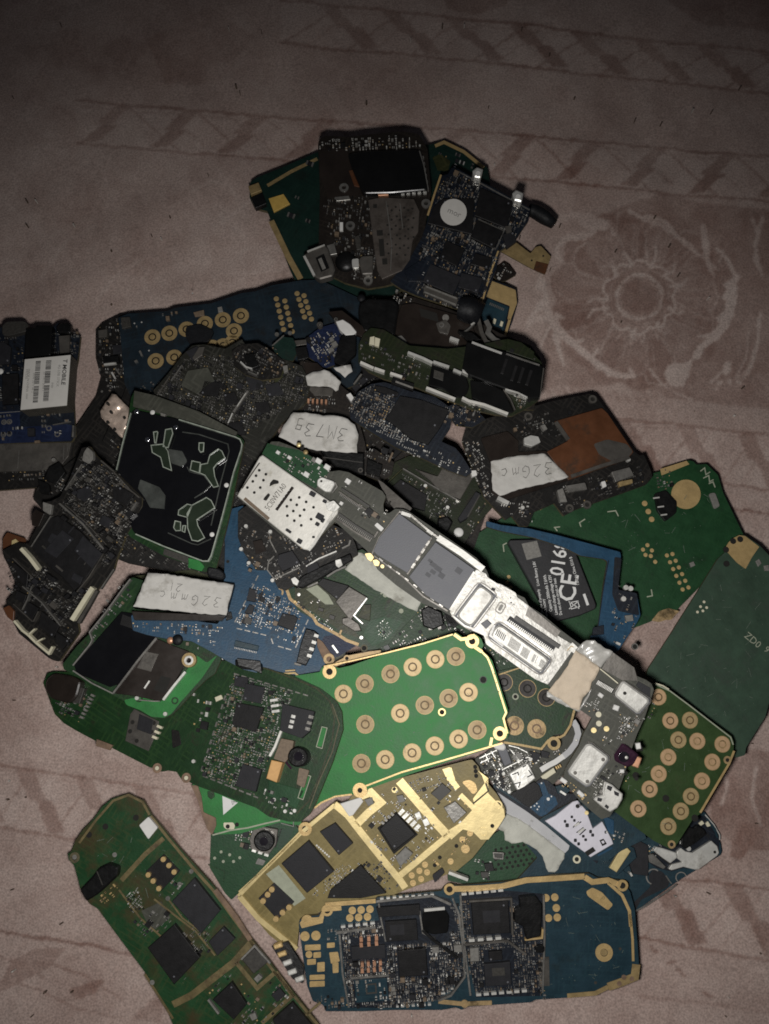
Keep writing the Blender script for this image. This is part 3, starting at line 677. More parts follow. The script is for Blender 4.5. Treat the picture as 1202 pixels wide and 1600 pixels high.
    me.loops.add(nf * 4); me.loops.foreach_set('vertex_index', q.astype(np.int32))
    me.polygons.add(nf); me.polygons.foreach_set('loop_start', (np.arange(nf) * 4).astype(np.int32)); me.polygons.foreach_set('loop_total', np.full(nf, 4, np.int32))
    me.polygons.foreach_set('use_smooth', np.ones(nf, bool))
    at = me.attributes.new('pattern', 'FLOAT', 'POINT'); at.data.foreach_set('value', val.astype(np.float32).ravel())
    me.update(calc_edges=True)
    m = bpy.data.materials.new('cloth'); m.use_nodes = True; nt = m.node_tree; N = nt.nodes; L = nt.links; p = N['Principled BSDF']
    p.inputs['Roughness'].default_value = .9; p.inputs['Specular IOR Level'].default_value = .15; p.inputs['Sheen Weight'].default_value = .15
    a = N.new('ShaderNodeAttribute'); a.attribute_name = 'pattern'
    r = N.new('ShaderNodeValToRGB'); e = r.color_ramp.elements
    e[0].position = .0; e[0].color = (.205, .122, .100, 1); e[1].position = 1; e[1].color = (.56, .465, .42, 1)
    x = r.color_ramp.elements.new(.5); x.color = (.395, .300, .265, 1)
    mr = N.new('ShaderNodeMapRange'); mr.inputs['From Min'].default_value = -.78; mr.inputs['From Max'].default_value = .78
    L.new(a.outputs['Fac'], mr.inputs['Value']); L.new(mr.outputs['Result'], r.inputs['Fac'])
    tc = N.new('ShaderNodeTexCoord'); n1 = N.new('ShaderNodeTexNoise'); n1.inputs['Scale'].default_value = 2600; n1.inputs['Detail'].default_value = 3
    L.new(tc.outputs['Object'], n1.inputs['Vector'])
    m2 = N.new('ShaderNodeMapRange'); m2.inputs['From Min'].default_value = .3; m2.inputs['From Max'].default_value = .7; m2.inputs['To Min'].default_value = .74; m2.inputs['To Max'].default_value = 1.26
    L.new(n1.outputs['Fac'], m2.inputs['Value'])
    vm = N.new('ShaderNodeVectorMath'); vm.operation = 'SCALE'; L.new(r.outputs['Color'], vm.inputs[0]); L.new(m2.outputs['Result'], vm.inputs['Scale']); L.new(vm.outputs['Vector'], p.inputs['Base Color'])
    wv = N.new('ShaderNodeTexWave'); wv.inputs['Scale'].default_value = 420; wv.inputs['Distortion'].default_value = 2.5; wv.inputs['Detail'].default_value = 2; L.new(tc.outputs['Object'], wv.inputs['Vector'])
    ad = N.new('ShaderNodeMath'); ad.operation = 'ADD'; ad.inputs[0].default_value = 0; L.new(n1.outputs['Fac'], ad.inputs[1])
    b = N.new('ShaderNodeBump'); b.inputs['Strength'].default_value = .35; b.inputs['Distance'].default_value = .0002; L.new(ad.outputs[0], b.inputs['Height']); L.new(b.outputs['Normal'], p.inputs['Normal'])
    me.materials.append(m)
    o = bpy.data.objects.new('tablecloth', me); COL.objects.link(o); o['kind'] = 'structure'
    return o
make_cloth()

# ================================================================== the heap, lowest boards first
# ---- top of the heap
t = board('teal green board fanned out under the topmost black board, with a yellow pad', (570, 340), (3.2, .3, -.4),
    '392,284 402,277 440,262 495,238 560,222 672,226 693,220 725,235 735,247 762,262 772,330 700,400 620,458 605,465 570,468 540,462 512,447 488,438 478,442 462,440 452,418 418,330 398,325 390,308', 'pcb_teal')
t.chip([(420, 310), (443, 303), (453, 318), (428, 331)], 'yellow_pad', .5, 'battery_pad')
t.chip([(388, 291), (404, 285), (409, 297), (392, 304)], 'gold_dull', 1.2, 'edge_connector'); t.chip([(392, 309), (410, 301), (416, 318), (399, 325)], 'black_plastic', 1.4, 'edge_connector')
t.line('edge_strip', '418,290 455,268 496,248', 5, 0, .05, 'gold_dull'); t.line('edge_strip', '424,345 450,400 470,436', 9, 0, .05, 'gold_dull')
t.line('edge_strip', '680,228 694,222 725,237 756,262', 5, 0, .06, 'gold'); t.line('edge_strip', '520,450 560,465 600,464', 3, 0, .05, 'pcb_teal')
t.field([(430, 265), (495, 245), (500, 400), (470, 400)], 14, .16, 20, pal='dark'); t.field([(680, 232), (725, 240), (750, 262), (700, 270)], 9, .4, 20, pal='dark')
t.slab('logo_patch', [(676, 246), (688, 240), (704, 252), (700, 268), (684, 266)], 0, .05, 'pcb_olive')

t = board('narrow gold flex strip poking out right of the blue board with the round sticker', (825, 402), (2.0, -.6, .3),
    '781,392 790,380 807,379 829,396 837,386 845,384 861,401 858,410 852,429 840,424 824,416', 'gold_dull', r=2, name='flex_strip', cat='flex strip', th=.3)
t.slab('stiffener', [(838, 408), (857, 413), (852, 428), (834, 421)], 0, .3, 'kapton'); t.dots('rivet_hole', [(831, 407), (849, 400), (846, 417)], 1.6, 'hole_dark')
t = board('small dark component board between the gold flex strip and the blue board', (787, 425), (1.5, -.4, .4),
    '768,424 787,409 796,414 807,429 793,437 779,442', 'pcb_brown', r=2, th=.6)
t.field([(772, 424), (787, 412), (803, 428), (780, 440)], 5.5, .7, 30, pal='bright')
t = Thing('rubber_plug', 'black rubber plug sticking out at the upper right of the heap', 'plug', (849, 340), (3.5, .2, -.4))
t.tube('plug_body', [(826, 326), (838, 331), (852, 340), (866, 350)], [1.4, 1.7, 1.7, 1.2], [0, 0, 0, 0], 'black_rubber', n=12)

t = board('blue board with bare gold corner under the round-sticker board', (745, 482), (3.0, -.3, .4), '627,449 650,440 761,435 790,444 807,452 809,474 800,505 787,537 760,540 700,520 640,478', 'pcb_navy')
t.slab('gold_corner', [(761, 436), (806, 453), (808, 474), (798, 500), (793, 499), (797, 478), (756, 462)], 0, .06, 'gold', r=2)
t.slab('gold_corner', [(627, 449), (641, 444), (655, 449), (652, 463)], 0, .06, 'gold'); t.line('edge_strip', '797,498 786,536', 4, 0, .06, 'gold')
t.slab('blue_panel', [(762, 466), (795, 480), (786, 520), (750, 500)], 0, .07, 'pcb_dull_blue'); t.row('contact_row', (765, 474), (788, 484), 9, 1.8, 4, 'silver_dim', .1, .07)
t.chip([(772, 497), (776, 499), (774, 506), (770, 504)], 'cream_plastic', .4, 'small_contact'); t.chip([(783, 501), (787, 503), (785, 510), (781, 508)], 'cream_plastic', .4, 'small_contact')
t.chip([(766, 508), (784, 514), (780, 528), (764, 522)], 'chip_black', 1.0)

t = board('black brown phone board with glossy dark shield and grey SIM tray, top of the heap', (585, 330), (7.5, .6, .4),
    '497,226 500,216 510,212 545,214 575,210 630,205 655,210 668,232 674,300 666,345 662,380 648,400 628,440 600,447 575,451 540,442 505,425 498,380 500,300', 'pcb_brown', r=5)
t.cr = 'c1'
t.chip('400,140 470,128 655,124 668,140 690,268 560,280 455,282 420,200', 'dark_shield', 1.5, 'shield_can', r=12, cham=.2)
t.line('shield_edge', '660,128 676,180 692,266', 4, .2, 1.55, 'silver_dim'); t.row('solder_clip', (590, 284), (690, 278), 5, 12, 6, 'silver', .6); t.row('solder_clip', (672, 140), (690, 250), 5, 9, 5, 'silver_dim', .9)
t.slab('brown_film', '300,125 395,120 470,285 330,300 300,220', .1, .25, 'brown_film'); t.chip('405,200 430,195 455,262 425,255', 'kapton', .5, 'copper_film'); t.chip('505,270 545,266 548,288 512,290', 'copper', 1.2, 'spring_contact')
t.field('300,95 400,88 640,78 670,118 650,124 400,134 300,125', 5.2, .75, -3, pal='bright')
t.field('300,300 470,290 500,470 520,590 420,580 330,420', 5.2, .55, 8, avoid=['360,240 420,240 420,290 360,290', '385,375 440,375 440,430 385,430'], pal='mixed')
t.field('350,440 440,420 500,560 440,600 370,560', 6, .3, 8, pal='dark')
t.chip('475,305 520,296 640,302 660,345 656,420 636,450 626,520 598,560 525,592 508,560 495,470', 'tray_brown', .8, 'sim_card_tray', r=2, cham=.12)
sl = [rc(517, 425, 22, 20, -5), rc(524, 478, 18, 62, -4), rc(535, 528, 18, 22, -4), rc(500, 328, 14, 14, 0)]
for q in sl: t.slab('tray_slot', q, .8, .83, 'hole_dark')
t.dots('tray_hole', [(545 + 30 * i + 4 * (j % 2), 335 + 34 * j + 3 * i) for i in range(4) for j in range(6) if not (i > 2 and j > 3)] + [(560 + 30 * i, 350 + 34 * j) for i in range(3) for j in range(5)], 4.2, 'hole_dark', .02, h0=.8)
t.line('tray_fold', '540,310 552,400 560,470 556,560', 3, .78, .86, 'silver_dim'); t.line('tray_fold', '590,318 600,410', 3, .78, .86, 'silver_dim')
t.eyelet([(388, 265), (411, 402), (475, 600), (684, 322)], 17, 8, 'silver_dim', .5)
t.chip('440,520 452,508 492,506 492,572 452,574', 'nickel_grey', 1.6, 'metal_connector', r=5, cham=.2); t.chip('415,520 440,516 442,552 418,552', 'silver', 1.0, 'connector_tab', r=6)
t.chip('372,386 384,386 384,416 372,416', 'white_plastic', .7, 'small_contact'); t.chip('355,295 405,290 410,305 360,310', 'silver_dim', .6, 'small_contact'); t.chip('425,440 440,432 448,450 448,484 434,486', 'ceramic_dark', 1., 'coil')
t.dome('camera_module', (395, 530), 40, 0, 'black_plastic', hf=.5)

t = Thing('usb_socket', 'shiny silver charging socket at the left edge of the top black board', 'connector', (500, 414), (6.2, .6, .2))
t.cr = 'c1'
t.chip('240,504 262,492 316,466 330,480 356,556 346,580 300,592 282,582', 'nickel_grey', 2.2, 'socket_shell', r=5, cham=.3)
t.slab('socket_tongue', '285,515 315,500 335,552 305,566', 2.2, 2.25, 'black_plastic'); t.slab('socket_tongue', '294,520 306,514 322,552 310,558', 2.25, 2.4, 'ceramic_grey')
t.line('shell_fold', '244,508 258,535 280,578', 9, 1.9, 2.5, 'silver_bright'); t.line('shell_fold', '255,492 318,468', 5, 2., 2.4, 'silver_bright'); t.chip('325,470 352,462 362,500 336,505', 'silver_dim', 1.2, 'solder_tab')

t = board('navy board with a round white sticker and dark chips near the top', (725, 375), (8.2, .2, .3),
    '688,275 700,272 706,262 716,264 752,284 765,290 829,325 826,345 820,353 803,379 794,384 781,392 776,420 757,470 747,488 716,482 690,474 652,462 628,452 610,440 622,425 640,405 660,370 668,345', 'pcb_navy', r=3)
t.cr = 'c1'
t.line('gold_edge', '738,215 716,280 690,362', 7, 0, .06, 'gold'); t.line('gold_edge', '945,490 915,575 885,680', 6, 0, .06, 'gold'); t.line('gold_edge', '790,198 900,256 1058,342', 5, 0, .06, 'silver_dim')
av = []
for nm, q, mt in (('chip', '880,262 1000,312 975,408 860,362', 'chip_black'), ('chip', '866,378 962,418 928,480 844,440', 'chip_black'), ('chip', '756,452 824,482 795,545 734,515', 'chip_black'), ('chip', '862,498 924,516 908,555 846,538', 'chip_black'),
                  ('chip', '700,536 812,584 782,648 672,600', 'chip_charcoal'), ('chip', '812,568 890,588 872,642 800,620', 'chip_charcoal'), ('chip', '745,300 860,300 850,430 690,390 712,330', 'chip_black')):
    t.chip(q, mt, .8, nm, cham=.08); av.append(q)
t.line('shield_frame', '862,370 850,438 936,482 966,418 872,374', 3, 0, .5, 'silver_dim')
t.slab('round_sticker', circ(783, 350, 48, 28), .82, .90, 'paper_sticker')
t.text('mor', (786, 352), 30, 24, 'print_grey', .93, 'handwriting')
t.field('735,225 800,205 1055,345 1035,400 1000,455 950,485 885,685 800,700 650,645 640,560 700,400', 4.6, .82, 24, avoid=av, pal='mixed', size=(.4, .9))
t.chip('680,612 800,658 794,690 674,640', 'nickel_grey', 1.2, 'board_connector'); t.line('connector_strip', '684,618 796,662', 5, 1.2, 1.4, 'ceramic_grey'); t.line('connector_strip', '678,638 792,684', 5, 1.2, 1.4, 'ceramic_grey')
t.chip('606,560 700,500 725,560 690,600 620,600', 'pcb_navy', .5, 'module')
for q in ('852,200 868,186 890,194 882,225 858,222', '996,280 1010,268 1036,280 1030,312 1002,306'):
    c = t.chip(q, 'silver', 2.4, 'antenna_socket', r=4, cham=.3)
    P_ = [tuple(float(a) for a in z.split(',')) for z in q.split()]; cx = sum(p[0] for p in P_) / 5; cy = sum(p[1] for p in P_) / 5
    t.slab('socket_cap', circ(cx + 2, cy + 4, 9), 2.4, 2.7, 'white_plastic')
t.chip('960,430 1000,420 1010,455 975,480', 'chip_charcoal', 1.0); t.chip('970,400 990,398 995,425 975,430', 'nickel_grey', 1.0, 'metal_can')

# ---- blue keypad board and neighbours, left
t = board('dark brown component board at the left end of the dark blue keypad board', (170, 600), (2.2, .5, .2),
    '150,516 160,505 188,491 212,488 240,520 235,600 250,640 230,740 160,740 100,720 118,668 150,620 158,590 150,560', 'pcb_black', r=4)
t.cr = 'p1'
t.field('60,380 210,300 240,480 260,700 300,830 120,850 60,700', 5.5, .55, 0, avoid=['60,390 135,385 130,445 65,450'], pal='mixed')
t.chip('62,398 128,388 126,442 66,448', 'nickel_grey', 1.0, 'metal_can'); t.line('metal_strip', '104,645 192,635', 13, .3, .9, 'silver_bright'); t.chip('95,590 205,580 210,625 100,630', 'black_plastic', 1.3, 'connector')
t.line('metal_strip', '160,700 185,745', 12, .3, .8, 'silver'); t.line('metal_strip', '185,668 215,712', 10, .3, .8, 'silver_dim'); t.chip('165,505 235,500 240,560 170,570', 'chip_charcoal', .9)
t.dots('screw_ring', [(135, 800), (90, 840)], 9, 'silver_dim')
t = board('dark blue keypad board with gold ring contacts, half buried on the left of the heap', (360, 550), (4.6, .3, .2),
    '185,496 200,490 262,486 272,481 330,474 378,458 400,455 425,446 470,438 500,437 560,465 575,520 560,600 450,640 300,660 215,640 195,600 190,540', 'pcb_deep_blue', r=4)
t.cr = 'c2'
t.keys([(682, 305), (758, 288), (835, 270), (917, 245), (997, 228), (1078, 210), (1047, 278), (697, 412), (780, 396), (950, 352), (998, 345), (1040, 330)], 36, 'gold_dull', 'pcb_brown')
t.cr = 'c3'
C_ = [(125 + (i % 2) * 32 + 5 * (i // 2) * 1.1, 65 + (i // 2) * 23 + (i % 2) * 8) for i in range(12)] + [(203 + (i % 2) * 26 + 5 * (i // 2) * 1.4, 45 + (i // 2) * 22 + (i % 2) * 8) for i in range(10)]
t.pads('test_pad', C_, 10, 'gold_dull', .05, 10)
t.cr = 'p1'
t.field('230,290 470,270 560,262 700,240 740,250 560,330 240,400', 7, .35, -6, pal='mixed'); t.chip('750,268 825,250 830,290 762,298', 'ceramic_tan', .5, 'square_pad'); t.chip('925,232 955,225 965,260 930,268', 'ceramic_grey', .5, 'square_pad')
t.chip('700,370 800,350 900,400 860,480 720,500 690,430', 'black_rubber', .9, 'rubber_pad', r=20); t.line('metal_clip', '362,545 378,580', 14, 0, .6, 'silver_dim'); t.line('metal_clip', '325,625 345,615', 14, 0, .6, 'silver_dim')
t.chip('225,305 290,300 300,370 235,385', 'ceramic_dark', .8, 'module'); t.dots('tiny_pad', [(325, 348), (377, 340), (430, 545), (745, 130)], 6, 'silver')

t = board('dark olive board crowded with parts, tilted across the middle left of the heap', (345, 590), (9.0, .5, .6),
    '240,610 262,585 285,555 300,540 318,538 352,545 378,530 398,560 440,560 472,572 486,600 478,630 440,662 400,720 372,700 340,690 290,660 250,640', 'pcb_grime', r=4)
t.cr = 'c2'
t.field('700,560 830,400 1000,380 1080,420 1250,420 1350,440 1380,560 1180,680 1100,740 1000,700 800,600', 4.6, .85, 18, avoid=['840,440 960,440 940,560 820,560'], pal='dark', size=(.4, .95))
for q, mt in (('840,455 930,440 960,500 880,560 810,520', 'pcb_smoke'), ('1100,480 1165,470 1180,530 1120,545', 'chip_charcoal'), ('915,500 985,510 975,570 895,560', 'chip_black'), ('1185,520 1245,505 1270,560 1200,570', 'chip_charcoal'),
              ('1000,560 1050,550 1070,600 1010,610', 'chip_black'), ('1140,600 1200,590 1210,640 1150,650', 'chip_black'), ('830,370 880,345 910,375 860,410', 'chip_charcoal'), ('1020,690 1080,680 1100,740 1040,745', 'chip_black')): t.chip(q, mt, .7)
t.line('metal_rail', '1110,545 1085,580 1045,640', 10, .2, 1.4, 'silver_dim'); t.line('metal_rail', '1100,555 1060,615', 3, 1.4, 1.6, 'silver_bright'); t.line('metal_rail', '1040,645 1020,690', 5, .2, .6, 'silver'); t.line('metal_rail', '765,500 815,430', 5, .2, .8, 'silver_dim')
t.line('metal_rail', '640,660 760,480', 5, .1, .4, 'nickel_grey'); t.chip('890,350 915,348 905,385 870,410 860,398', 'nickel_grey', 1.0, 'metal_clip')
t.cr = 'p2'
t.field('150,170 330,180 420,300 280,400 150,330', 5.2, .6, 20, pal='mixed'); t.chip('380,380 500,320 520,360 420,460', 'pcb_olive', .5, 'module'); t.line('metal_clip', '165,305 210,340', 10, 0, .8, 'silver'); t.line('metal_clip', '210,370 285,400', 10, 0, .8, 'silver_dim')

t = Thing('foil_tag', 'crinkled shiny foil tag, left of the clear plastic frame', 'foil', (180, 650), (6.5, .4, -.2))
t.sheet('foil_sheet', [(175, 615), (182, 617), (204, 641), (205, 650), (196, 686), (186, 680), (158, 652), (157, 642)], 0, 'foil', .1, 1.0, step=5)
t.dots('punched_hole', [(171, 633), (176, 646), (171, 662), (182, 673), (197, 655)], 2.2, 'hole_dark', 1.0, h0=.2)

# ---- cellular module board at the left edge
t = board('dark grey metal-topped board under the white barcode label at the left edge', (45, 715), (1.8, 0, .2), '-40,680 60,676 118,674 112,745 92,752 80,760 0,766 -40,770', 'pcb_black', r=3)
t.cr = 'q8'
t.chip('-60,1150 0,1135 520,1120 600,1105 570,1240 500,1330 340,1360 0,1370 -60,1370', 'nickel_grey', .9, 'shield_can')
t.line('shield_seam', '160,1190 148,1345', 5, .9, .98, 'silver_dim'); t.line('shield_seam', '535,1150 528,1270', 5, .9, .98, 'silver_dim'); t.line('shield_seam', '570,1095 562,1200', 5, .9, .98, 'silver_dim')
t.field('-60,1370 250,1370 420,1330 400,1420 100,1470 -60,1470', 6, .6, -3, pal='mixed')
t = board('navy board carrying the white barcode label at the left edge of the photo', (55, 600), (4.2, 0, .3),
    '-60,505 8,512 12,505 40,505 45,520 82,512 90,505 108,505 112,520 126,524 122,560 114,600 118,680 112,690 -60,694', 'pcb_navy', r=3)
t.cr = 'q8'
t.chip('215,170 285,165 295,150 435,150 420,400 200,430', 'dark_shield', 2.2, 'black_block', r=10, cham=.3); t.chip('470,165 500,130 560,125 590,150 585,215 470,205', 'black_plastic', 2.0, 'camera_module', r=12, cham=.3)
t.chip('20,150 60,120 200,115 235,140 220,200 60,240 20,230', 'ceramic_dark', 1.5, 'rubber_pad', r=20)
t.field('430,210 660,215 650,400 440,390', 5, .7, -2, pal='mixed', avoid=['480,240 580,230 590,380 500,390']); t.chip('490,240 580,232 578,385 500,390', 'nickel_grey', .8, 'metal_can')
t.field('-60,240 200,240 200,860 -60,860', 6, .35, -2, pal='dark'); t.chip('20,560 150,550 150,800 20,810', 'chip_black', .9); t.chip('-60,300 30,290 90,330 80,470 -60,480', 'chip_charcoal', .9); t.dome('white_dome', (4, 535), 26, 0, 'white_plastic', hf=.5)
t.field('-60,880 600,880 600,1120 -60,1120', 9, .25, -2, pal='mixed'); t.keys([(35, 958), (80, 955), (30, 1062), (80, 1055)], 25, 'silver_dim', 'pcb_royal', name='ring_pad')
t.slab('blue_field', '-60,868 165,862 170,1000 560,975 600,985 590,1110 -60,1140', 0, .04, 'pcb_royal')
t.eyelet([(410, 1010), (480, 1060)], 24, 14, 'silver_dim'); t.chip('285,1112 330,1108 332,1128 290,1132', 'ceramic_tan', .6, 'small_contact'); t.line('metal_strip', '612,985 606,1080', 14, 0, 1.4, 'silver_dim'); t.line('silk_line', '-60,885 170,868', 5, .04, .09, 'ceramic_grey')
t.field('560,430 640,430 610,900 580,900', 5, .5, -2, pal='mixed'); t.line('metal_strip', '440,980 590,952', 7, 0, .5, 'silver_dim')
blk = t.chip('208,432 590,395 560,822 172,860', 'grey_plastic', 4.6, 'shield_block', cham=.1)
lb = t.slab('barcode_label', '208,435 590,398 558,818 172,856', 4.6, 4.68, 'paper_sticker', sub=blk)
mb = MB(); rr = random.Random(5)
for x0, x1, y0, y1 in ((385, 430, 445, 790), (300, 342, 450, 800)):
    for seg, (a, b) in enumerate(((0, .22), (.26, .55), (.6, .98))):
        y = y0 + (y1 - y0) * a
        while y < y0 + (y1 - y0) * b:
            hh = rr.choice((3, 4, 6, 8)); k0 = (x0 - (y - 440) * .075, y); k1 = (x1 - (y - 440) * .075, y - 3)
            mb.slab(t.L([k0, k1, (k1[0], k1[1] + hh), (k0[0], k0[1] + hh)], 4.7 * MM), 4.68 * MM, 4.71 * MM, 'print_dark'); y += hh + rr.choice((3, 4, 5))
t.link(mb, 'barcode', lb, 'stuff')
t.text('T MOBILE', (535, 540), 48, 95, 'print_dark', 4.71, 'lettering', sub=lb, bold=.02, xs=1.05)
for x, y, st_ in ((488, 570, '4G USB STICK'), (365, 620, '35 7412 0098 1'), (278, 630, '0098 3571 44 2'), (232, 640, 'MADE IN CHINA  HW'), (435, 650, 'IMEI'), (222, 560, 'MODEL')):
    t.text(st_, (x, y), 26 if x != 488 else 30, 95, 'print_grey', 4.71, 'lettering', sub=lb)

# ---- small dark scraps wedged in the upper middle
t = board('small black socket board with bent silver clips right of the gold ring contacts', (400, 562), (10.4, .2, -.3), '362,548 376,538 404,536 430,552 446,566 438,590 410,594 384,586 366,572', 'pcb_black', th=.7)
t.cr = 'p2'; t.field('110,230 420,200 480,320 440,420 200,400', 4.6, .7, 25, pal='mixed'); t.chip('190,250 260,240 300,330 220,360', 'black_plastic', 1.3, 'socket_body', r=8); t.line('metal_clip', '165,300 205,338 250,352', 11, .2, 1.4, 'silver'); t.line('metal_clip', '220,370 285,398', 11, .2, 1.4, 'silver_dim'); t.chip('470,330 505,325 510,370 480,380', 'ceramic_grey', .9, 'capacitor')
t = board('teal wedge of a board between the gold dot rows and the royal blue board', (446, 544), (9.2, .1, 0), '424,540 440,526 458,528 466,548 458,564 436,562', 'pcb_teal', th=.6)
t.cr = 'p2'; t.dots('solder_dot', [(430, 108), (525, 98), (742, 45)], 16, 'silver_dim', .4); t.line('edge_line', '395,185 480,110', 7, 0, .3, 'silver_dim'); t.chip('560,200 640,190 660,270 580,290', 'black_plastic', 1.2, 'connector', r=6)
t = board('small dark blue scrap of board just below the silver-edged shields', (716, 650), (9.9, .2, -.2), '694,638 712,630 744,640 760,656 738,668 712,664', 'pcb_navy', th=.6)
t.cr = 'p3'; t.field('560,720 700,700 800,780 640,830', 4.8, .7, 20, pal='mixed'); t.chip('700,735 760,750 745,790 690,775', 'chip_black', .9)
t = board('narrow dark metal strip board left of the pointed grey lever', (592, 730), (8.2, .2, -.2), '568,708 584,700 616,722 612,742 596,752 572,744', 'pcb_brown', th=.6)
t.cr = 'p7'; t.line('metal_strip', '240,205 270,135', 14, 0, 1.0, 'ceramic_tan'); t.field('30,110 260,120 240,330 60,330', 5.5, .5, 20, pal='dark'); t.chip('70,180 190,230 170,320 60,290', 'black_plastic', 1.3, 'metal_block', cham=.15)

# ---- upper centre
t = board('dark brown metal-backed board between the blue keypad board and the gold-cornered board', (690, 500), (8.0, .3, .2),
    '612,478 625,468 640,462 700,482 742,500 780,520 830,540 845,560 835,640 760,640 700,600 620,560 600,520', 'pcb_brown', r=3)
t.cr = 'p3'
t.chip('320,130 390,120 640,190 720,230 745,330 660,470 480,420 270,320 300,180', 'brown_film', 1.0, 'metal_cover', r=10, cham=.15)
t.slab('cover_opening', '420,150 520,180 530,230 430,200', 1.0, 1.03, 'hole_dark'); t.slab('round_sticker', circ(570, 205, 19, 16), 1.02, 1.1, 'ceramic_grey'); t.chip('515,235 570,215 600,250 585,300 530,285', 'nickel_grey', 1.4, 'spring_clip', r=8); t.eyelet([(545, 262)], 16, 8, 'silver_dim', 1.6)
t.field('255,45 400,100 350,140 300,150 260,90', 5, .6, 20, pal='bright'); t.line('metal_rail', '595,318 645,336', 16, 0, 1.9, 'silver'); t.chip('285,312 320,305 350,340 340,365 290,345', 'silver_dim', 1.4, 'spring_clip', r=6)
t.field('480,330 660,400 640,450 480,400', 6, .25, 20, pal='dark')
t = Thing('headphone_jack', 'round black jack with bent metal leg and grey flex, above the twin-shield board', 'connector', (735, 490), (10.5, 0, 0))
t.cr = 'p3'
t.tube('jack_barrel', '650,150 700,160 770,190', [2.4, 2.9, 2.6], [0, .3, 0], 'black_rubber', n=14); t.line('metal_leg', '735,235 700,270 655,300', 9, -.5, .6, 'silver_dim'); t.line('metal_leg', '735,232 715,245', 9, .6, .8, 'silver_bright')
t.line('flex_cable', '755,210 775,290 800,340 860,365 900,350', 22, -.3, .1, 'nickel_grey'); t.line('flex_cable', '800,220 820,260 810,290 850,330 900,350', 26, -.2, .3, 'silver_dim'); t.chip('640,280 720,290 770,330 700,340', 'black_plastic', 1., 'socket_body')
t = Thing('black_connector', 'black plastic block, right of the gold dot rows on the blue keypad board', 'connector', (585, 505), (8.4, .2, -.3))
t.cr = 'p3'
t.chip('80,120 130,95 270,100 305,130 280,310 100,280 70,180', 'black_plastic', 2.2, 'connector_body', r=14, cham=.4); t.dome('round_boss', (90, 95), 24, .5, 'black_rubber', hf=.6)
t = Thing('battery_clip', 'silver metal clip on dark bracket, left of the twin-shield board', 'clip', (540, 510), (9.4, .2, -.5))
t.cr = 'p2'
t.chip('800,-60 900,-70 1080,70 1040,120 960,80 870,20', 'brown_film', 1.0, 'bracket', r=6); t.chip('855,10 905,-5 960,30 1005,85 985,105 925,110 880,65', 'white_plastic', 1.6, 'metal_plate', r=6, cham=.15); t.chip('925,70 1000,110 1000,240 900,330 840,300 880,150', 'black_plastic', 1.5, 'contact_block', r=10)
t.eyelet([(860, 22)], 14, 7, 'silver_dim', 1.9); t.eyelet([(742, 48)], 22, 12, 'nickel_grey', 1.0)
t = board('small royal blue board with silver parts between the clip and the torn paper', (500, 540), (7.4, 0, -.3),
    [(476, 530), (500, 512), (540, 500), (548, 530), (530, 568), (508, 576), (480, 556)], 'pcb_royal', th=.7)
t.cr = 'p2'; t.field('640,120 880,80 920,200 800,340 680,260', 4.6, .75, -30, pal='bright', size=(.4, .9)); t.chip('535,150 640,140 645,175 545,190', 'nickel_grey', .8, 'metal_strip')
t = Thing('torn_paper_scrap', 'small torn white paper scrap above the big torn paper label', 'paper', (506, 590), (10.6, 0, .2)); t.cr = 'p2'
t.sheet('paper_sheet', '640,405 690,375 770,360 810,370 890,445 870,500 850,515 815,480 760,480 650,470', 0, 'paper', .1, .5, step=5)
t.sheet('paper_sheet', '835,345 900,335 965,322 972,370 920,415 885,385', -.2, 'paper', .1, .4, step=5)
t = board('dark brown board with copper-edged parts under the torn paper label', (520, 660), (8.4, 0, .1),
    [(470, 560), (490, 566), (545, 612), (556, 640), (570, 690), (578, 735), (560, 748), (515, 742), (470, 700), (440, 690), (460, 620)], 'pcb_brown')
t.cr = 'p2'; t.field('600,540 820,540 920,660 560,660', 6, .55, 3, pal='mixed'); t.row('copper_leg', (610, 580), (800, 590), 6, 14, 30, 'copper', .8); t.chip('620,300 720,310 760,350 640,400', 'brown_film', .8, 'film_patch'); t.chip('640,480 840,490 830,545 700,545', 'nickel_grey', .9, 'metal_can')
t.line('metal_strip', '985,465 1040,390', 12, 0, 1., 'silver_dim'); t.chip('930,540 960,525 985,560 965,590', 'white_plastic', 1.3, 'small_contact')
t.chip('740,940 1060,960 1060,1120 960,1110 850,1060', 'black_plastic', 2.2, 'metal_block', cham=.3); t.line('block_seam', '760,990 1050,1030', 6, 2.2, 2.3, 'ceramic_dark'); t.eyelet([(1035, 1105)], 18, 9, 'nickel_grey', 2.4)
t = Thing('torn_paper_label', 'large torn white paper label with pencil scrawl, above the silver SIM tray', 'paper', (505, 678), (12.6, .1, .4)); t.cr = 'p2'
pp = t.sheet('paper_sheet', '545,665 640,670 760,690 870,690 940,712 990,760 1018,830 1010,900 1005,955 900,955 720,940 600,910 560,905 520,880 440,840 480,760', 0, 'paper', .1, .45, step=6)
t.scrawl('3M73g', (740, 805), 95, 187, 'ink_pencil', .66, 3.6, sub=pp, adv=.85)

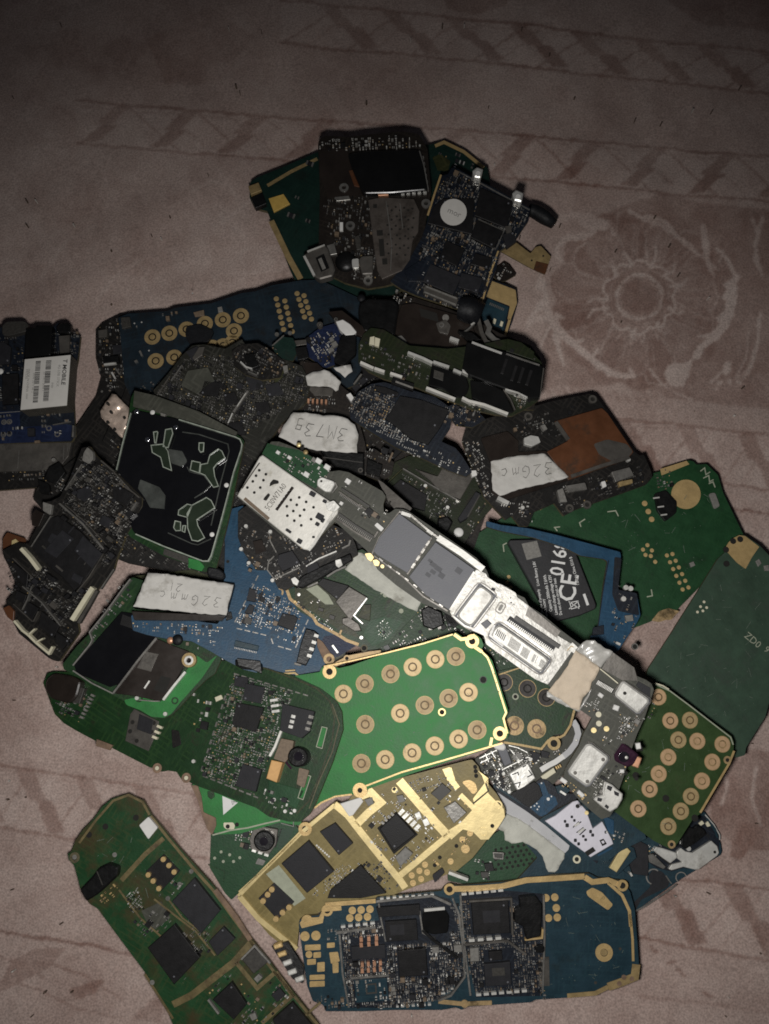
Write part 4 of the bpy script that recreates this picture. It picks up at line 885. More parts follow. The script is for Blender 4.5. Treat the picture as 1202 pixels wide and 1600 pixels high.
t = board('olive board with two long silver-edged shields and a black glossy can, upper centre', (715, 575), (12.2, .3, .2),
    '560,540 568,522 580,512 600,515 640,540 700,545 742,540 790,530 800,531 812,534 826,545 846,566 850,580 842,625 830,634 800,650 775,648 740,640 700,625 650,605 600,592 575,580 560,565', 'pcb_night_green', r=3)
t.cr = 'p3'
t.chip('690,340 920,400 1125,480 1105,660 1040,665 910,610 700,530 665,490', 'dark_shield', 1.8, 'shield_can', r=10, cham=.25)
for q in ((905, 480, 1.2), (960, 520, .8), (1000, 530, .8), (1045, 545, .8)): t.chip(rc(q[0], q[1], 18, 90, 18), 'chip_black', 2.0, 'can_rib')
t.line('shield_edge', '720,345 800,375 890,408', 12, .5, 1.9, 'silver'); t.line('shield_edge', '915,410 1000,440 1105,475', 8, .5, 1.9, 'silver_dim'); t.line('shield_edge', '910,612 980,632 1035,660', 9, .3, 2.0, 'silver_bright'); t.line('shield_edge', '1108,490 1128,495 1104,665', 7, .2, 1.2, 'nickel_grey')
t.chip('495,460 600,500 690,545 705,600 690,640 640,660 560,610 470,590', 'dark_shield', .9, 'shield_can', r=14, cham=.2); t.chip('710,560 800,570 900,620 960,740 900,745 720,660', 'dark_shield', 1.1, 'shield_can', r=8, cham=.2); t.line('shield_edge', '900,615 940,670 965,730', 7, .2, 1.3, 'nickel_grey')
for p in ('355,402 440,435 495,462', '500,455 590,485', '615,500 660,520'): t.line('silver_rail', p, 15, 0, 1.5, 'silver')
for p in ('85,458 160,492', '165,492 222,512', '255,520 322,542', '460,603 560,642 625,668', '665,660 700,678 790,700 925,752'): t.line('silver_rail', p, 15, 0, 1.4, 'tin_white')
t.chip('140,315 165,310 165,360 135,355', 'cream_plastic', .9, 'spring_contact'); t.chip('168,315 198,325 190,370 166,362', 'cream_plastic', .9, 'spring_contact'); t.chip('665,498 700,510 700,530 665,515', 'silver_bright', 1.6, 'solder_clip')
t.chip('270,540 390,580 385,620 260,575', 'black_plastic', 1.2, 'connector'); t.line('connector_strip', '285,568 385,605', 10, 1.2, 1.35, 'ceramic_grey'); t.chip('505,500 560,520 555,565 500,545', 'ceramic_dark', 1.05, 'camera_module')
t.field('90,330 480,460 460,600 300,560 80,450', 6, .3, 20, pal='mixed'); t.field('920,340 1060,380 1080,450 920,400', 6, .4, 20, pal='dark'); t.field('560,660 800,720 760,770 600,720', 5.5, .5, 20, pal='mixed'); t.field('960,640 1050,660 1040,710 980,730', 4.6, .8, 20, pal='mixed')
t.chip('920,325 1000,345 1075,400 1070,445 915,395', 'pcb_night_green', .6, 'module')

t = board('navy board with one big black chip and rows of silver capacitors', (630, 660), (9.4, .3, .2),
    '546,640 560,612 580,600 600,597 680,620 708,640 704,668 690,690 712,700 722,712 738,738 728,745 700,735 660,716 620,700 575,672 548,655', 'pcb_navy', r=2)
t.cr = 'p3'
t.chip('310,650 420,670 590,730 540,830 470,925 370,890 230,780', 'chip_black', 1.0); t.chip('160,590 225,600 300,630 285,655 180,620', 'chip_black', .8)
t.field('60,640 160,590 310,640 230,790 130,840 20,740', 4.2, .92, 22, pal='mixed', size=(.4, .95)); t.field('160,790 240,790 470,925 440,950 180,860', 4.4, .85, 22, pal='bright', size=(.4, .9)); t.field('560,740 620,730 500,900 480,930', 4.6, .7, 22, pal='mixed'); t.field('240,900 420,960 520,960 700,1080 620,1090 400,1010', 6, .5, 22, pal='bright')

t = board('green populated board with a plain grey metal shield, right of the navy chip board', (695, 775), (5.6, .3, -.2),
    '608,735 618,722 640,712 680,720 750,742 764,760 772,790 745,820 725,850 690,835 640,800 608,770', 'pcb_night_green', r=3)
t.cr = 'p7'
t.chip('440,260 620,320 700,180 760,200 830,250 900,330 800,500 640,440 560,350', 'nickel_grey', .9, 'shield_can', r=8, cham=.15); t.line('shield_frame', '350,260 520,360 640,430 800,520', 9, 0, .9, 'silver_dim'); t.line('shield_frame', '345,262 220,380', 9, 0, .8, 'pcb_olive')
t.chip('330,345 540,470 520,590 420,560 270,400', 'chip_black', 1.1); t.field('340,290 800,540 700,680 520,640 540,480 330,350', 4.6, .6, 30, pal='mixed'); t.chip('920,440 960,460 850,650 800,680 780,650', 'chip_charcoal', 1.5, 'board_connector', cham=.1); t.chip('620,650 700,630 740,680 700,760 620,720', 'black_plastic', 1.6, 'camera_module', r=10, cham=.3)
t.line('connector_strip', '950,470 855,640', 10, 1.5, 1.7, 'ceramic_dark'); t.field('960,480 1020,580 900,780 830,750', 5, .5, 30, pal='mixed'); t.dome('white_dome', (786, 760), 38, .3, 'white_plastic', hf=.35); t.dots('solder_joint', [(525, 400), (775, 520), (698, 568)], 14, 'silver', .6)
t = Thing('metal_lever', 'pointed grey metal lever poking out over the notch of the long diagonal board', 'metal strip', (612, 775), (14.0, 1.5, .3)); t.cr = 'p7'
t.slab('lever_blade', '150,345 195,370 330,490 420,570 400,600 330,620 285,580 240,530', 0, .35, 'nickel_grey', r=3, cham=.05)

t = board('black phone board with copper film, grey metal cover and a torn white paper label', (850, 715), (7.2, -1.0, -.3),
    '722,688 730,662 760,654 800,643 841,633 862,627 923,615 934,622 962,662 992,706 1000,712 1006,710 1016,732 1020,745 1010,757 960,775 900,796 881,806 866,786 858,790 834,800 826,822 812,822 800,806 790,812 767,788 756,776 740,735', 'pcb_black', r=4)
t.cr = 'c5'
t.chip('165,240 260,215 300,250 300,290 400,285 480,392 440,405 250,465 205,440 200,330', 'brown_film', .7, 'metal_cover', r=5, cham=.1)
t.chip('430,180 600,132 620,150 715,290 690,318 480,392 402,290 480,250', 'kapton', .75, 'copper_film', r=4, cham=.08); t.line('metal_strip', '434,182 480,246', 14, .7, 1.1, 'nickel_grey'); t.line('film_fold', '490,378 600,340 700,310', 12, .5, .95, 'nickel_grey')
t.slab('dark_stain', '570,262 620,245 690,262 712,288 700,305 640,325 590,300', .75, .775, 'nickel_grey', r=8)
for q, mt, nm in (('635,362 700,345 716,375 650,398', 'silver_dim', 'metal_can'), ('660,398 710,388 712,402 665,416', 'gold_dull', 'metal_strip'), ('470,412 540,400 548,425 480,436', 'silver_dim', 'metal_can'), ('598,398 612,394 618,414 604,420', 'white_plastic', 'small_contact'), ('440,428 460,420 476,470 450,470', 'ceramic_grey', 'metal_clip'),
                  ('320,240 345,230 372,235 380,255 350,270 322,262', 'silver', 'metal_can'), ('380,195 395,190 405,208 392,214', 'ceramic_grey', 'small_contact'), ('128,358 148,356 152,374 134,380', 'white_plastic', 'small_contact')):
    t.chip(q, mt, 1.1, nm, r=3)
t.field('250,200 400,170 430,180 460,240 300,230', 5, .4, -15, pal='mixed'); t.field('290,180 380,150 560,100 580,120 430,170', 7, .3, -15, pal='dark'); t.field('90,250 150,250 210,440 190,460 130,370', 5, .6, 60, pal='bright'); t.field('420,430 740,330 760,400 460,510', 6, .45, -18, pal='dark'); t.field('210,470 340,470 350,550 260,530', 5.5, .5, 10, pal='bright')
t.eyelet([(334, 165), (482, 495), (545, 482), (565, 103)], 15, 8, 'nickel_grey', .5); t.line('metal_clip', '225,455 265,475', 14, 0, 1.4, 'silver'); t.dots('solder_joint', [(692, 322), (312, 494)], 7, 'silver_bright', .9)
pp = t.sheet('paper_label', '202,325 270,308 395,295 440,340 482,382 400,402 300,425 235,447 208,430', .75, 'paper', .1, .3, step=5)
t.scrawl('32Gmc', (325, 362), 44, 172, 'ink_pencil', 1.14, 1.7, sub=pp, adv=.92)

# ---- right side
t = board('large dark green board with a gold disc and rows of gold dots, right side', (960, 860), (3.0, -.1, 0),
    '745,835 800,800 880,780 1018,740 1026,738 1046,733 1076,719 1084,721 1088,726 1104,725 1122,742 1130,770 1163,838 1162,850 1120,890 1056,955 1040,962 1000,978 981,984 940,1000 760,1000 700,900', 'pcb_mid_green', r=4)
t.cr = 'c5'
t.slab('gold_disc', circ(903, 443, 53, 36), 0, .05, 'gold'); t.slab('gold_strip', '810,352 905,322 915,335 815,375', 0, .06, 'gold'); t.pads('test_pad', [(754, 476), (767, 505), (779, 533)], 10, 'gold', .06)
t.pads('via_pad', [(764, 626), (748, 642), (780, 645), (757, 661), (776, 665), (792, 686)] + [(834 + 11.3 * i, 663 + 24.5 * i) for i in range(6)] + [(854 + 11.5 * i, 658 + 24 * i) for i in range(6)], 7.5, 'gold', .05, 10)
t.chip('790,440 830,428 870,470 868,510 830,540 800,500', 'black_plastic', .9, 'sim_contact_block', r=6)
for q in ((796, 455), (812, 487), (823, 516)): t.line('contact_leg', [(q[0] - 11, q[1] + 2), (q[0] + 12, q[1] - 1)], 5, .9, 1.05, 'silver_bright')
t.chip('985,440 1008,436 1026,485 1006,497', 'ceramic_grey', .5, 'metal_can', r=8); t.chip('916,690 930,684 937,698 922,706', 'ceramic_grey', .5, 'small_contact')
for p in ('620,506 650,502 660,522', '525,560 520,545 540,532', '762,812 782,808 778,785', '440,575 430,562 450,560', '955,360 970,348 975,372 990,362', '965,385 985,375 988,398 1002,390', '985,405 1000,398 1008,418', '248,650 245,625 258,618'): t.line('silk_mark', p, 4, 0, .05, 'silk_cream')
t.field('790,365 850,350 850,420 800,430', 5, .6, -10, pal='mixed'); t.chip('360,482 400,465 412,478 380,500', 'gold_dull', .2, 'gold_strip'); t.dots('via_pad', [(265, 740), (258, 760), (272, 778)], 7, 'gold_dull')
t.slab('brown_stain', [(1030, 955), (1045, 950), (1062, 955), (1050, 966), (1030, 972), (1018, 970)], 0, .04, 'gold_worn', cr='o', r=2); t.eyelet([(1044, 960)], 9, 5, 'gold_worn', .3, cr='o')

t = Thing('battery', 'black battery sticker chip with CE0168 lettering, framed by the blue strip', 'battery', (862, 905), (4.6, 0, 0)); t.cr = 'f'
bd = t.slab('battery_body', '92,128 100,118 330,112 380,170 468,395 465,412 400,440 290,468 272,455', -1.0, .9, 'label_black', r=8, cham=.2)
t.text('CE', (352, 322), 104, -81, 'print_white', .93, 'lettering', bold=.012, xs=.95); t.text('0168', (312, 196), 84, -81, 'print_white', .93, 'lettering', bold=.012, xs=.9)
t.slab('code_patch', '150,135 215,122 235,188 172,204', .9, .912, 'ceramic_grey')
for x, y, st_, sz in ((212, 262, 'Li-ion Battery 3.8V', 15), (262, 345, 'Capacity 2000mAh 7.6Wh', 16), (284, 352, 'Limited charge voltage 4.35V', 16), (304, 360, 'Do not short circuit or heat', 15), (374, 250, 'Made in China 5510 B', 15), (230, 380, 'Dispose of properly', 14), (250, 410, 'Replace battery', 14)):
    t.text(st_, (x, y), sz * 1.15, -100 if x != 374 else -105, 'print_white', .93, 'lettering', xs=.8, bold=.012)
mb = MB()
for p in ('350,380 395,410', '352,412 392,378', '355,385 388,378 396,402 362,412 355,385'): t.line('x', p, 3.5, .9, .93, 'print_white', mb=mb)
t.line('x', '415,348 432,396', 11, .9, .93, 'print_white', mb=mb); t.link(mb, 'bin_symbol')

t = board('bent bright blue narrow frame strip around the CE battery, right of centre', (930, 900), (7.0, -.2, .3),
    '0,38 60,55 180,70 300,98 440,135 568,170 572,185 560,330 640,350 655,440 640,470 560,590 540,600 500,585 440,530 470,500 480,470 500,300 515,210 500,200 400,185 330,150 200,108 60,80 0,62', 'pcb_blue', 'f', 1.0, r=6)
t.cr = 'f'
t.slab('dark_area', '545,190 575,195 560,330 640,345 650,440 560,420 535,350', 0, .05, 'pcb_navy', r=8); t.field('550,300 650,340 640,480 560,560 520,540', 6, .35, 20, pal='mixed'); t.dots('solder_joint', [(580, 370), (590, 322), (610, 326)], 11, 'silver_bright', .7); t.chip('590,440 622,436 626,462 596,466', 'ceramic_grey', .8, 'small_contact'); t.line('metal_clip', '552,555 570,563', 10, 0, .5, 'silver'); t.eyelet([(630, 572)], 14, 10, 'silver_dim', .3)
t.line('strip_edge', '470,520 500,310 520,205', 4, 0, .08, 'pcb_navy'); t.chip('455,490 500,480 500,520 450,525', 'pcb_navy', .5, 'module')

t = board('plain grey green board with a chewed gold corner at the right edge', (1110, 1010), (4.8, -.2, -.2),
    '1122,873 1134,862 1137,852 1142,845 1150,838 1163,836 1187,852 1202,868 1260,930 1260,1030 1202,1098 1196,1120 1166,1168 1164,1180 1150,1184 1138,1172 1140,1150 1073,1099 1047,1079 1010,1056 1013,1045 1052,985 1056,978 1090,925', 'pcb_grey_green', r=4)
t.cr = 'f'
t.slab('gold_corner', '1020,165 1018,148 1030,128 1048,112 1075,98 1100,102 1160,148 1130,190 1102,242 1065,215', 0, .1, 'gold', r=4); t.pads('screw_hole', [(1048, 124), (1078, 116), (1018, 160), (1020, 220)], 13, 'hole_dark', .13, 12)
t.pads('via_pad', [(925, 382), (910, 402), (936, 406), (920, 420), (897, 425)], 6, 'cream_plastic', .05, 9); t.chip('1145,208 1160,198 1170,218 1156,232', 'ceramic_grey', .4, 'small_contact'); t.chip('1180,228 1200,224 1204,250 1184,250', 'ceramic_grey', .4, 'small_contact')
t.text('ZD0', (1132, 545), 42, 40, 'silk_cream', .04, 'lettering'); t.text('9', (1192, 585), 40, 40, 'silk_cream', .04, 'lettering')
t.line('silk_line', [(1047, 1079), (1074, 1100), (1100, 1120), (1130, 1142)], 1.8, 0, .05, 'silk_cream', cr='o')

t = board('olive green keypad board with tan ring contacts, lower right of the heap', (1055, 1205), (9.4, -.8, 1.0),
    '960,1100 1000,1070 1024,1068 1030,1070 1047,1079 1074,1100 1143,1150 1147,1160 1146,1178 1141,1194 1094,1272 1084,1278 1056,1322 1048,1327 1038,1322 1022,1314 955,1264 930,1240 940,1150', 'pcb_moss', r=3)
t.cr = 'e'
t.keys([(800, 432), (880, 430), (833, 510), (910, 515), (1012, 528), (792, 580), (971, 600), (753, 648), (929, 677), (716, 710), (884, 740), (843, 800), (670, 790), (792, 862), (752, 336)], 33, 'gold_tan', 'gold_worn')
t.line('gold_edge', '1060,555 1040,606 922,806', 9, 0, .07, 'gold'); t.line('gold_edge', '740,284 800,312 875,368 1046,500 1056,530', 5, 0, .07, 'silk_cream'); t.line('gold_edge', '740,280 770,290 795,305', 5, .07, .1, 'cream_plastic'); t.eyelet([(805, 935), (1032, 592)], 16, 8, 'gold_worn', .12)
t.pads('screw_hole', [(782, 748), (900, 828), (660, 655)], 14, 'hole_dark', .05, 12)

# ---- left side
t = board('square black keypad frame board with clear rim and raised Y shapes, left of centre', (285, 745), (10.6, .9, 0),
    '195,690 205,622 210,612 240,618 300,640 375,682 382,690 376,720 362,790 345,862 338,888 320,894 300,884 255,868 205,840 190,820 184,740', 'pcb_dark_green', r=4)
t.cr = 'p4'
t.slab('olive_margin', '160,55 330,95 700,230 1020,400 1000,440 700,340 400,250 150,190', 0, .5, 'pcb_smoke', r=6); t.slab('grey_margin', '410,1370 610,1440 615,1500 400,1420', 0, .5, 'ceramic_dark'); t.slab('green_margin', '610,1450 700,1470 745,1520 720,1560 610,1530', 0, .5, 'pcb_green', r=6)
t.slab('dark_panel', '140,230 160,215 520,290 1010,440 1045,465 1055,500 940,900 880,1160 800,1440 770,1475 700,1460 160,1240 140,1210 20,760 0,700', .1, 1.0, 'dark_glass', r=14, cham=.15)
t.line('clear_rim', '530,295 760,365 1000,440 1040,460 1057,500 1050,545 985,740 940,920 890,1110', 9, .9, 1.7, 'clear_edge'); t.line('clear_rim', '890,1110 860,1220 800,1430 775,1475 730,1475 400,1350 170,1250', 10, .9, 1.7, 'clear_edge'); t.line('clear_rim', '10,715 60,500 130,240', 7, .9, 1.4, 'clear_edge')
t.line('inner_groove', '560,400 700,420 940,500 950,560 880,820 800,1180', 9, .98, 1.1, 'smoky_clear'); t.line('inner_groove', '600,690 620,730 740,760 800,840 740,900 660,950', 8, .98, 1.1, 'smoky_clear'); t.line('inner_groove', '440,1240 640,1330 690,1340 800,1290', 8, .98, 1.1, 'smoky_clear')
def yshape(q):
    s_ = t.slab('y_shape', q, 1.0, 1.7, 'clear_green', r=8, cham=.08); t.line('y_edge', q, 7, 1.6, 1.9, 'clear_edge', closed=True, sub=s_)
yshape('770,660 790,590 860,540 890,560 915,615 850,660 820,700 830,770 860,850 820,860 750,760 705,740 715,670'); yshape('640,640 710,655 700,740 625,715'); yshape('600,1080 640,1010 760,945 800,970 830,1030 740,1090 680,1130 690,1180 745,1280 690,1310 640,1300 605,1200')
yshape('530,1050 600,1000 640,1010 600,1110 525,1090'); yshape('300,510 400,500 440,560 470,720 400,690 380,610 310,570'); yshape('400,520 420,380 470,370 480,410 440,530'); yshape('330,490 320,400 350,395 355,400 340,490')
yshape('700,490 740,490 735,560 712,568 698,545'); yshape('500,1140 545,1150 545,1220 505,1222 488,1195'); yshape('565,1180 588,1180 580,1235 558,1225')
t.slab('smoky_patch', '210,795 370,860 420,930 410,1040 290,1030 250,950 190,870', 1.0, 1.25, 'smoky_clear', r=10); t.slab('smoky_patch', '440,540 560,560 600,640 560,690 470,660', 1.0, 1.2, 'smoky_clear', r=10)
for c in ((180, 230), (505, 362), (272, 465)): t.dome('reflection_dome', c, 22, 1.0, 'chrome', hf=.5)  # chrome domes added to stand in for light reflections on the panel
for c in ((312, 236), (928, 843), (808, 1254)): t.dome('grey_stud', c, 20, .98, 'white_plastic', hf=.3)
t.chip('375,235 420,250 415,270 380,262', 'ceramic_grey', 1.2, 'small_contact')

t = board('long black board packed with dark parts sloping onto the cloth, left side', (112, 865), (7.8, 2.0, 2.2),
    '128,700 140,697 148,710 160,722 176,734 222,778 222,790 204,826 196,838 182,875 178,890 150,925 122,975 124,988 92,1034 84,1032 76,1028 30,990 20,970 12,958 10,940 22,925 24,910 14,885 6,870 4,860 18,853 30,848 45,850 50,838 72,798 68,785 80,783 94,776 108,750', 'pcb_black', r=2)
t.cr = 'p5'
av = ['390,470 700,800 510,1060 300,850 340,560', '770,350 900,400 860,480 760,430']
t.chip('390,545 540,650 690,805 560,1000 500,1050 420,960 280,850 210,760 340,560', 'chip_black', 1.0, 'shield_can', cham=.15)
for q in ('560,680 690,800 620,900 500,780', '350,660 390,680 345,740 320,710', '500,930 560,960 540,1010 480,970', '420,640 500,700 380,830 300,780'): t.chip(q, 'chip_charcoal', 1.15, 'chip'); av.append(q)
t.chip('760,350 810,345 905,400 860,480 770,430', 'chip_black', 1.0); t.line('shield_frame', '765,345 810,325 905,390 940,420', 10, 0, .9, 'nickel_grey'); t.chip('520,370 600,340 625,400 570,450 520,420', 'chip_charcoal', .9, r=6); t.chip('690,540 750,560 740,630 670,600', 'chip_charcoal', .9)
t.line('silver_rail', '400,460 560,600 700,770', 12, 0, 1.3, 'silver_dim'); t.line('silver_rail', '440,470 580,590 720,740', 6, 0, 1.4, 'nickel_grey'); t.line('silver_rail', '555,195 500,280 440,370', 9, 0, 1.2, 'silver_dim'); t.line('silver_rail', '345,545 210,755', 8, 0, 1.1, 'silver_dim'); t.line('silver_rail', '680,170 770,245', 9, 0, .8, 'nickel_grey')
t.line('silver_rail', '770,250 900,390', 7, 0, .8, 'nickel_grey'); t.line('silver_rail', '925,450 845,570', 13, 0, .9, 'silver_dim'); t.line('silver_rail', '820,610 790,665', 8, 0, .9, 'silver_dim'); t.line('silver_rail', '700,800 600,960 520,1060', 8, 0, 1.2, 'nickel_grey'); t.line('silver_rail', '150,1020 280,1130 410,1290', 8, 0, 1.2, 'silver_dim')
t.line('silver_rail', '215,1020 185,1110 150,1180', 8, 0, 1.1, 'silver_dim'); t.line('silver_rail', '90,1140 220,1260', 6, 0, 1.1, 'nickel_grey'); t.line('silver_rail', '260,1190 225,1260', 8, 0, 1.1, 'nickel_grey'); t.line('silver_rail', '85,830 220,960', 7, 0, 1., 'nickel_grey'); t.line('silver_rail', '770,905 680,1040', 9, 0, .8, 'silver_dim')
t.line('cream_connector', '140,765 200,830 260,910', 24, 0, 1.3, 'cream_plastic'); t.line('cream_connector', '625,1030 560,1130 485,1250', 30, 0, 1.3, 'cream_plastic'); t.line('connector_body', '655,1050 600,1150 530,1270', 20, 0, 1.1, 'nickel_grey')
t.line('cream_frame', '95,1255 150,1320 190,1350 240,1400 330,1475 355,1430', 15, 0, 1.0, 'cream_plastic'); t.line('cream_frame', '190,1350 235,1310', 9, 0, 1., 'cream_plastic'); t.line('cream_frame', '240,1400 290,1375', 9, 0, 1., 'cream_plastic')
for q in ('180,1120 260,1170 215,1250 160,1200', '110,1050 180,1080 160,1140 100,1100', '280,1190 400,1290 360,1370 260,1290', '90,860 190,940 180,1040 120,960', '380,1330 470,1390 420,1450 370,1400'): t.chip(q, 'chip_black', .8); av.append(q)
t.field('560,150 700,180 930,420 860,700 700,900 420,520 480,300', 4.8, .72, 40, avoid=av + ['520,370 600,340 625,400 570,450'], pal='dark', size=(.45, 1.0), hmax=.8); t.field('560,200 700,200 900,450 800,640 600,640 500,400', 5.2, .35, 40, avoid=av, pal='mixed', size=(.4, .9))
t.field('200,960 300,880 500,1060 620,1040 420,1300 180,1080', 5, .65, 40, avoid=av, pal='dark', size=(.45, 1.0), hmax=.8); t.field('60,830 200,950 140,1060 60,1100', 6, .4, 40, avoid=av, pal='dark'); t.field('380,1300 500,1260 520,1360 400,1500', 6, .5, 40, pal='dark')
for q in ((430, 560, 40, 24, 40), (480, 640, 60, 12, -50), (380, 720, 50, 12, -50), (300, 760, 40, 14, 40), (590, 850, 70, 10, -50), (540, 820, 60, 8, -50), (480, 880, 50, 10, -50), (400, 900, 60, 14, 40), (330, 960, 44, 30, 40), (300, 1050, 40, 30, 30), (360, 1150, 50, 36, 40), (250, 1060, 30, 40, 20), (450, 1090, 36, 24, -40), (640, 470, 30, 22, 30), (700, 330, 40, 14, 40), (600, 300, 36, 26, 20), (670, 640, 44, 20, -40), (740, 700, 50, 24, 40), (560, 500, 30, 30, 10)):
    t.chip(rc(*q), random.choice(('nickel_grey', 'chip_charcoal', 'ceramic_dark', 'chip_black')), random.uniform(.9, 1.4), random.choice(('chip', 'metal_can')) if q[2] > 35 else 'capacitor')
t.chip('565,120 590,80 625,110 630,160 600,195 555,170', 'ceramic_grey', 1.1, 'antenna_clip', r=8); t.chip('290,450 350,470 340,540 290,510', 'ceramic_grey', .9, 'antenna_clip', r=8); t.chip('215,540 240,500 300,530 260,620 215,610', 'brown_film', .8, 'flex_tab', r=6); t.chip('20,1170 60,1150 95,1190 90,1260 50,1230', 'kapton', .5, 'flex_tab', r=6)
t = board('small dark board with black connectors just above the long black left board', (85, 765), (3.5, .3, .2),
    '60,760 80,745 92,735 118,715 130,700 112,770 90,790 68,798 52,780 55,768', 'pcb_black', r=3)
t.cr = 'p5'; t.chip('330,220 400,180 440,250 380,330 300,300', 'black_plastic', 1.5, 'connector', r=8); t.chip('260,300 330,330 340,400 270,390', 'black_plastic', 1.2, 'connector', r=8); t.field('250,300 440,200 440,380 300,440', 6, .5, 30, pal='mixed'); t.dots('solder_joint', [(372, 172)], 14, 'ceramic_grey', .8)
t = Thing('amber_flex_tab', 'amber flex tab with one gold square, sticking out left of the black board', 'flex strip', (22, 846), (3.2, .3, 0)); t.cr = 'p5'
t.slab('flex_film', '20,700 50,655 90,670 150,690 180,700 160,760 60,780 20,810', 0, .25, 'kapton', r=12); t.chip('80,712 105,700 126,720 120,752 95,752 78,738', 'gold_bright', .8, 'gold_contact')

# ---- dark filler boards added so the gaps read dark instead of showing cloth
for lab, c, z, o_, mt in (('nearly black filler board added to darken the gap left of the silver SIM tray', (440, 860), (5.0, 0, 0), '330,760 400,740 560,830 620,900 600,1000 470,960 380,930 330,860', 'pcb_black'),
        ('added dark green filler board darkening the gap between diagonal and bright green keypad boards', (690, 960), (6.5, .3, 0), '560,900 640,930 700,900 800,960 900,1060 860,1100 780,1060 700,1000 600,1030 560,1000', 'pcb_dark_green'),
        ('dark brown filler board added to darken gaps in the middle of the heap', (640, 720), (3.6, 0, 0), '470,640 560,600 700,690 760,800 740,860 620,800 520,760 470,730', 'pcb_brown'),
        ('dark filler board added to darken gaps under the black plastic blocks, upper centre', (560, 560), (3.5, 0, 0), '440,560 480,500 600,450 700,480 720,560 640,640 540,640 450,640', 'pcb_black'),
        ('black filler board added to darken gaps under the square clear frame board', (240, 690), (4.0, .3, 0), '160,690 200,600 280,560 420,640 450,720 380,800 380,900 300,900 200,880 150,860 180,780', 'pcb_black'),
        ('dark olive filler board added to darken gaps under the blue board with the paper-topped block', (320, 1000), (4.6, 0, 0), '210,900 300,890 420,930 540,980 540,1060 420,1080 260,1060 200,980', 'pcb_olive')):
    t = board(lab, c, z, o_, mt); P_ = pts('o', o_); cx = sum(p[0] for p in P_) / len(P_); cy = sum(p[1] for p in P_) / len(P_)
    t.field([(cx + (x - cx) * .93, cy + (y - cy) * .93) for x, y in P_], 7, .5, random.randint(0, 60), pal='dark', hmax=.8)
    for k in range(4): t.chip(rc(cx + random.uniform(-60, 60), cy + random.uniform(-40, 40), 26, 22, random.randint(0, 90)), 'chip_black', .9)

# ---- lower left
t = board('dark green board with square shield fields, brass trimmed camera corner and tan block, lower left', (300, 1140), (7.8, 2.3, -.6),
    '68,1068 74,1052 84,1049 110,1050 130,1060 200,1060 300,1040 364,1030 372,1034 460,1056 500,1075 512,1084 526,1096 534,1112 536,1140 520,1190 492,1258 484,1272 470,1284 452,1284 420,1276 400,1262 308,1228 296,1222 290,1216 284,1218 276,1206 262,1204 252,1206 244,1196 236,1200 170,1166 150,1158 120,1142 100,1130 86,1116 80,1100', 'pcb_dark_green', r=2)
t.cr = 'c7'
t.line('board_rim', '770,432 900,465 1010,505 1090,540 1140,590 1160,650 1150,740 1110,860 1060,980 1010,1030', 6, 0, .08, 'pcb_olive'); t.line('board_rim', '1150,600 1178,680 1150,790 1100,900 1060,1010', 4, 0, .08, 'board_edge')
av = ['800,585 875,600 870,700 760,680', '830,520 890,530 870,590 820,580', '800,840 870,850 850,950 780,930', '950,610 1060,630 1030,720 940,700']
t.chip('775,595 880,615 850,712 758,682', 'chip_black', 1.1); t.chip('810,520 885,535 870,600 800,585', 'chip_charcoal', 1.0); t.chip('800,835 872,858 850,945 770,922', 'chip_charcoal', 1.1); t.chip('770,490 820,498 815,540 765,530', 'chip_charcoal', .9)
t.slab('bare_field', '755,470 1000,540 945,760 905,830 850,970 635,880 650,790 700,640', 0, .03, 'pcb_dark_green', r=6)
t.field('765,480 1000,555 940,700 905,800 850,960 640,875 660,790 720,640', 4.5, .80, 18, avoid=av, pal='mixed', size=(.4, .85), h0=.03)
t.row('shield_clip', (760, 480), (1060, 570), 10, 20, 5, 'silver_dim', .35); t.row('shield_clip', (735, 560), (635, 870), 9, 20, 6, 'silver_dim', .35); t.row('shield_clip', (640, 880), (865, 970), 8, 20, 6, 'silver_dim', .35)
t.line('silver_rail', '950,705 925,770 905,805', 9, 0, .8, 'tin_white'); t.chip('955,600 1080,630 1060,710 1030,735 945,705', 'chip_charcoal', 1.2, 'sim_connector')
t.row('sim_contact', (1000, 640), (985, 700), 3, 12, 16, 'silver', 1.5, 1.1, each=True); t.row('sim_contact', (1070, 640), (1050, 710), 3, 12, 18, 'silver_dim', 1.3, .6, each=True); t.row('sim_contact', (920, 575), (930, 640), 3, 10, 30, 'silver', 1.0, each=True)
t.chip('950,735 1000,745 990,800 965,830 920,815', 'ceramic_tan', 1.5, 'camera_bracket', r=5); t.chip('912,820 955,830 932,908 892,892', 'tan_block', 2.0, 'tan_block', cham=.12)
c = t.chip([(x, y) for x, y in circ(1015, 808, 40, 20)], 'black_plastic', 2.6, 'camera_module', cham=.3); t.slab('camera_lens', circ(1018, 806, 18, 16), 2.6, 2.75, 'camera_glass', sub=c)
t.line('red_wire', '975,790 970,830 990,855', 8, .4, 1.0, 'purple_glass'); t.chip('1020,850 1060,860 1040,930 1010,915', 'ceramic_tan', .6, 'metal_plate', r=5); t.chip('900,900 1040,940 1010,1010 900,960', 'pcb_mid_green', .1, 'bare_patch')
for p in ('1112,690 1128,700 1108,770 1090,765', '1040,880 1062,885 1035,970 1018,965'): t.slab('slot_frame', p, 0, .1, 'pcb_green', r=8)
t.line('slot_edge', '1110,690 1130,695 1110,775 1088,768', 3, .1, .15, 'silk_cream', closed=True); t.line('slot_edge', '1045,876 1066,884 1036,975 1016,968', 3, .1, .15, 'silk_cream', closed=True)
